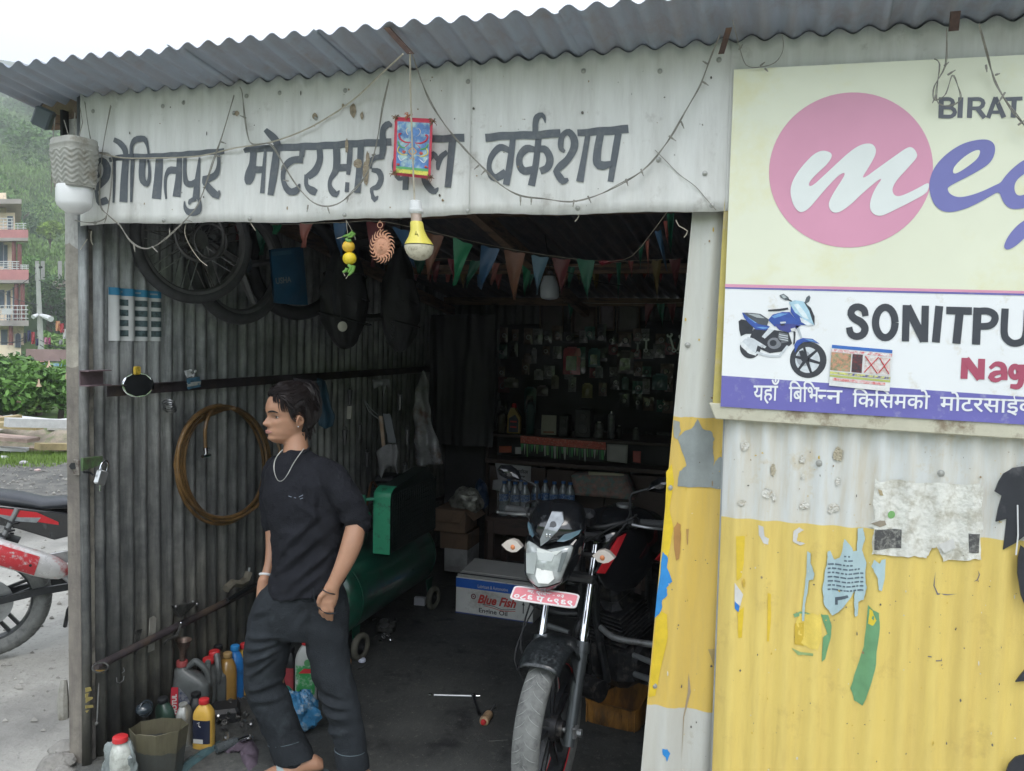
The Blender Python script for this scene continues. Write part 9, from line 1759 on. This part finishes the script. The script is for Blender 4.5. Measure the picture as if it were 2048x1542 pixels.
for x, y0, y1 in ((28,482,541),(39,490,541),(33,568,641),(45,568,641),(22,650,690)): mb=MB(); mb.cyl(HB(x, y0,-.5), HB(x, y1,-.5),.12, n=8); build('column', mb, M_mar, hs_)
hbox('satellite_dish_plate',4,618,24,630,-1.6,-1.55, M_rail2)
# small house further right, walls and the pole
sh3=thing('small_house', 'small pale house with a grey balcony behind the utility pole', 'building', tuple(onD(120,660,60)))
def SB(name, x0, y0, x1, y1, d0, d1, m, D=60): mb=MB(); mb.prism([onD(x, y, D)+vb*d0 for x, y in ((x0, y0),(x1, y0),(x1, y1),(x0, y1))], vb*(d1-d0)); return build(name, mb, m, sh3)
SB('upper_wall',113,570,160,602,0,5, mat('pale_pink_wall',(.52,.44,.38), rough=.8, var=.1)); SB('roof_slab',108,562,160,570,-.6,5, M_slab); SB('balcony',110,604,160,630,-1.5,0, mat('grey_concrete',(.22,.22,.23), rough=.9, var=.2)); SB('lower_wall',92,612,112,635,.5,5, mat('cream_wall',(.55,.48,.40), rough=.8, var=.1))
for x in (72,84,120,134): SB('concrete_column', x,516, x+8,556,3,3.6, mat('grey_column',(.34,.35,.34), rough=.9, var=.1))
SB('stilt',103,635,110,700,0,.4, _M['grey_concrete']); SB('stilt',126,630,131,700,0,.4, _M['grey_concrete'])
pole=thing('utility_pole', 'tall grey concrete utility pole with a red and white foot', 'pole', tuple(onD(82,730,44)))
mb=MB(); mb.tube([onD(83,730,44), onD(75,528,44)], [.16,.10], n=10); build('pole_shaft', mb, mat('pole_grey',(.40,.41,.38), rough=.85, var=.15, scale=2), pole)
mb=MB(); mb.tube([onD(83,731,43.95), onD(82.6,720,43.95)],.17, n=10); build('red_band', mb, M_bred, pole); mb=MB(); mb.tube([onD(82.6,720,43.95), onD(82.2,712,43.95)],.168, n=10); build('white_band', mb, M_rail2, pole)
mb=MB(); mb.tube([onD(70,537,44), onD(84,534,44)],.06, n=6); mb.tube([onD(77,534,44), onD(74,552,44)],.05, n=6); build('cross_arm', mb, M_dark, pole)
mb=MB(); mb.tube([onD(80,630,44), onD(92,634,43.6), onD(102,638,43.3)], [.08,.14,.16], n=8); mb.tube([onD(78,628,44), onD(66,634,43.6)], [.06,.12], n=8); build('street_lamp_head', mb, M_sky0, pole)
for k,(a_, b_) in enumerate([((-30,595),(75,545)),((-30,690),(78,660)),((-30,680),(78,672)),((78,560),(150,576)),((80,690),(150,706)),((80,680),(150,690)),((75,610),(-30,560))]):
    mb=MB(); p0, p1=onD(*a_,40), onD(*b_,44); mb.tube([p0, p0.lerp(p1,.5)-V((0,0,.25)), p1],.018, n=4, sm=2); build('wire', mb, M_dark, pole)
wl=thing('boundary_wall', 'reddish garden wall with a blue strip behind the shrubs', 'wall', tuple(onD(100,725,40)))
mb=MB(); mb.prism([onD(x, y,40) for x, y in ((52,698),(150,700),(150,722),(52,722))], vb*.3); build('wall_face', mb, mat('dusty_red_wall',(.30,.20,.19), rough=.9, var=.2, scale=1.5), wl); mb=MB(); mb.prism([onD(x, y,39.8) for x, y in ((88,727),(150,728),(150,741),(88,741))], vb*.3); build('blue_strip', mb, mat('tarp_blue',(.20,.36,.50), rough=.6, var=.1), wl)
rl=random.Random(31)
cl=[('red',(.5,.05,.06)),('navy',(.03,.04,.12)),('pink',(.6,.25,.35)),('white',(.6,.6,.6)),('orange',(.6,.3,.15)),('magenta',(.45,.05,.2)),('grey',(.3,.3,.32)),('black',(.03,.03,.04))]
for k,(x, y, w_, h_, c) in enumerate([(66,676,7,24,0),(58,672,7,22,1),(74,684,6,14,1),(92,682,7,14,2),(99,682,5,14,5),(116,652,9,20,4),(124,656,8,18,0),(130,668,8,20,3),(122,684,7,10,6),(50,676,6,20,7)]):
    mb=MB(); a_, b_, c_, d_=[onD(px, py,41) for px, py in Q(x-w_/2, y-h_/2, x+w_/2, y+h_/2)]; mb.grid(lambda u, v: a_.lerp(b_, u).lerp(d_.lerp(c_, u), v)+vb*.12*sin(u*7+v*3),4,4); t_=one('hanging_laundry', mb, mat('laundry_'+cl[c][0], cl[c][1], rough=.9, var=.15, scale=3), '%s garment drying on the line, number %s from the left by the far wall' % (cl[c][0], ['three', 'two', 'four', 'five', 'six', 'seven', 'eight', 'ten', 'nine', 'one'][k]), 'laundry', 'laundry on the far line')
# trees, maize terraces and the wooded slope
for k,(px, D, yb_, h, r, mi, lab) in enumerate([(98,58,690,4.6,2.2,1, 'dark bushy tree behind the utility pole'),(60,66,600,3.8,1.9,0, 'round green tree right of the peach house'),(100,80,560,4.2,1.1,3, 'slim lime green tree on the terrace'),(125,62,560,3.6,2.0,1, 'dark tree beside the small house roof'),(88,48,715,2.0,1.1,0, 'low tree at the foot of the utility pole'),(8,72,430,4.5,2.4,2, 'light green tree above the roof of the peach house'),(40,90,440,5,2.8,1, 'tree on the slope just over the peach roof'),(105,46,700,1.6,.9,2, 'small light bush by the laundry')]):
    tree(lab, px, D, yb_, h, r, mi, n=1800, ls=.17)
rt=random.Random(12); mb=MB()
for k in range(70):
    D=rt.uniform(95,330); px=rt.uniform(-120,170); q=onD(px,600, D); q.z=hgt(q.x, q.y); h_, r_=rt.uniform(4,8), rt.uniform(2.4,4.2)
    for j_ in range(6): o_=V((rt.uniform(-1,1), rt.uniform(-1,1), rt.uniform(-.6,.9)))*r_*.6; leafball(mb, q+V((0,0, h_-r_))+o_, r_*rt.uniform(.4,.65),90,.38, rt)
tag(build('hillside_wood', mb, M_lf[0], None, local=True, smooth=False), 'misty wood covering the upper hillside', 'wood', kind='stuff')
# maize and undergrowth: uncountable
mb=MB(); rm=random.Random(6)
for k in range(40000):
    D=62+200*rm.random() ** 1.4; px=rm.uniform(-160,190); q=onD(px,600, D); z=hgt(q.x, q.y); s_=.12+D*.0016; p_=V((q.x+rm.uniform(-1,1), q.y+rm.uniform(-1,1), z+rm.uniform(0,1.2))); a_=V((rm.uniform(-.5,.5), rm.uniform(-.5,.5),1)).normalized(); b_=a_.cross(V((rm.uniform(-1,1), rm.uniform(-1,1),0))).normalized(); mb.quad(p_-a_*s_, p_-b_*s_*.4, p_+a_*s_, p_+b_*s_*.4)
tag(build('maize_and_undergrowth', mb, mat('undergrowth_leaf',(.16,.27,.07), rough=.7, var=.5, scale=.35), None, local=True, smooth=False), 'maize terraces and undergrowth covering the hillside', 'undergrowth', kind='stuff')
# mist lying over the valley and the hill
mb=MB(); hx0, hx1, hy0, hy1 = -520,40,-12,520
mb.box(((hx0+hx1)/2,(hy0+hy1)/2,84.0),(hx1-hx0, hy1-hy0,172)); 
hz=build('haze', mb, bpy.data.materials.new('air'), None, local=True, smooth=False); tag(hz, kind='stuff')
m_=hz.data.materials[0]; m_.use_nodes=True; t=m_.node_tree; t.nodes.clear(); ou=t.nodes.new('ShaderNodeOutputMaterial'); pv=t.nodes.new('ShaderNodeVolumePrincipled'); pv.inputs['Density'].default_value=.0021; pv.inputs['Color'].default_value=(.95,.97,1,1); pv.inputs['Anisotropy'].default_value=.2
t.links.new(pv.outputs[0], ou.inputs['Volume'])
for r_ in ROOTS:
    if '_root' in r_: del r_['_root']
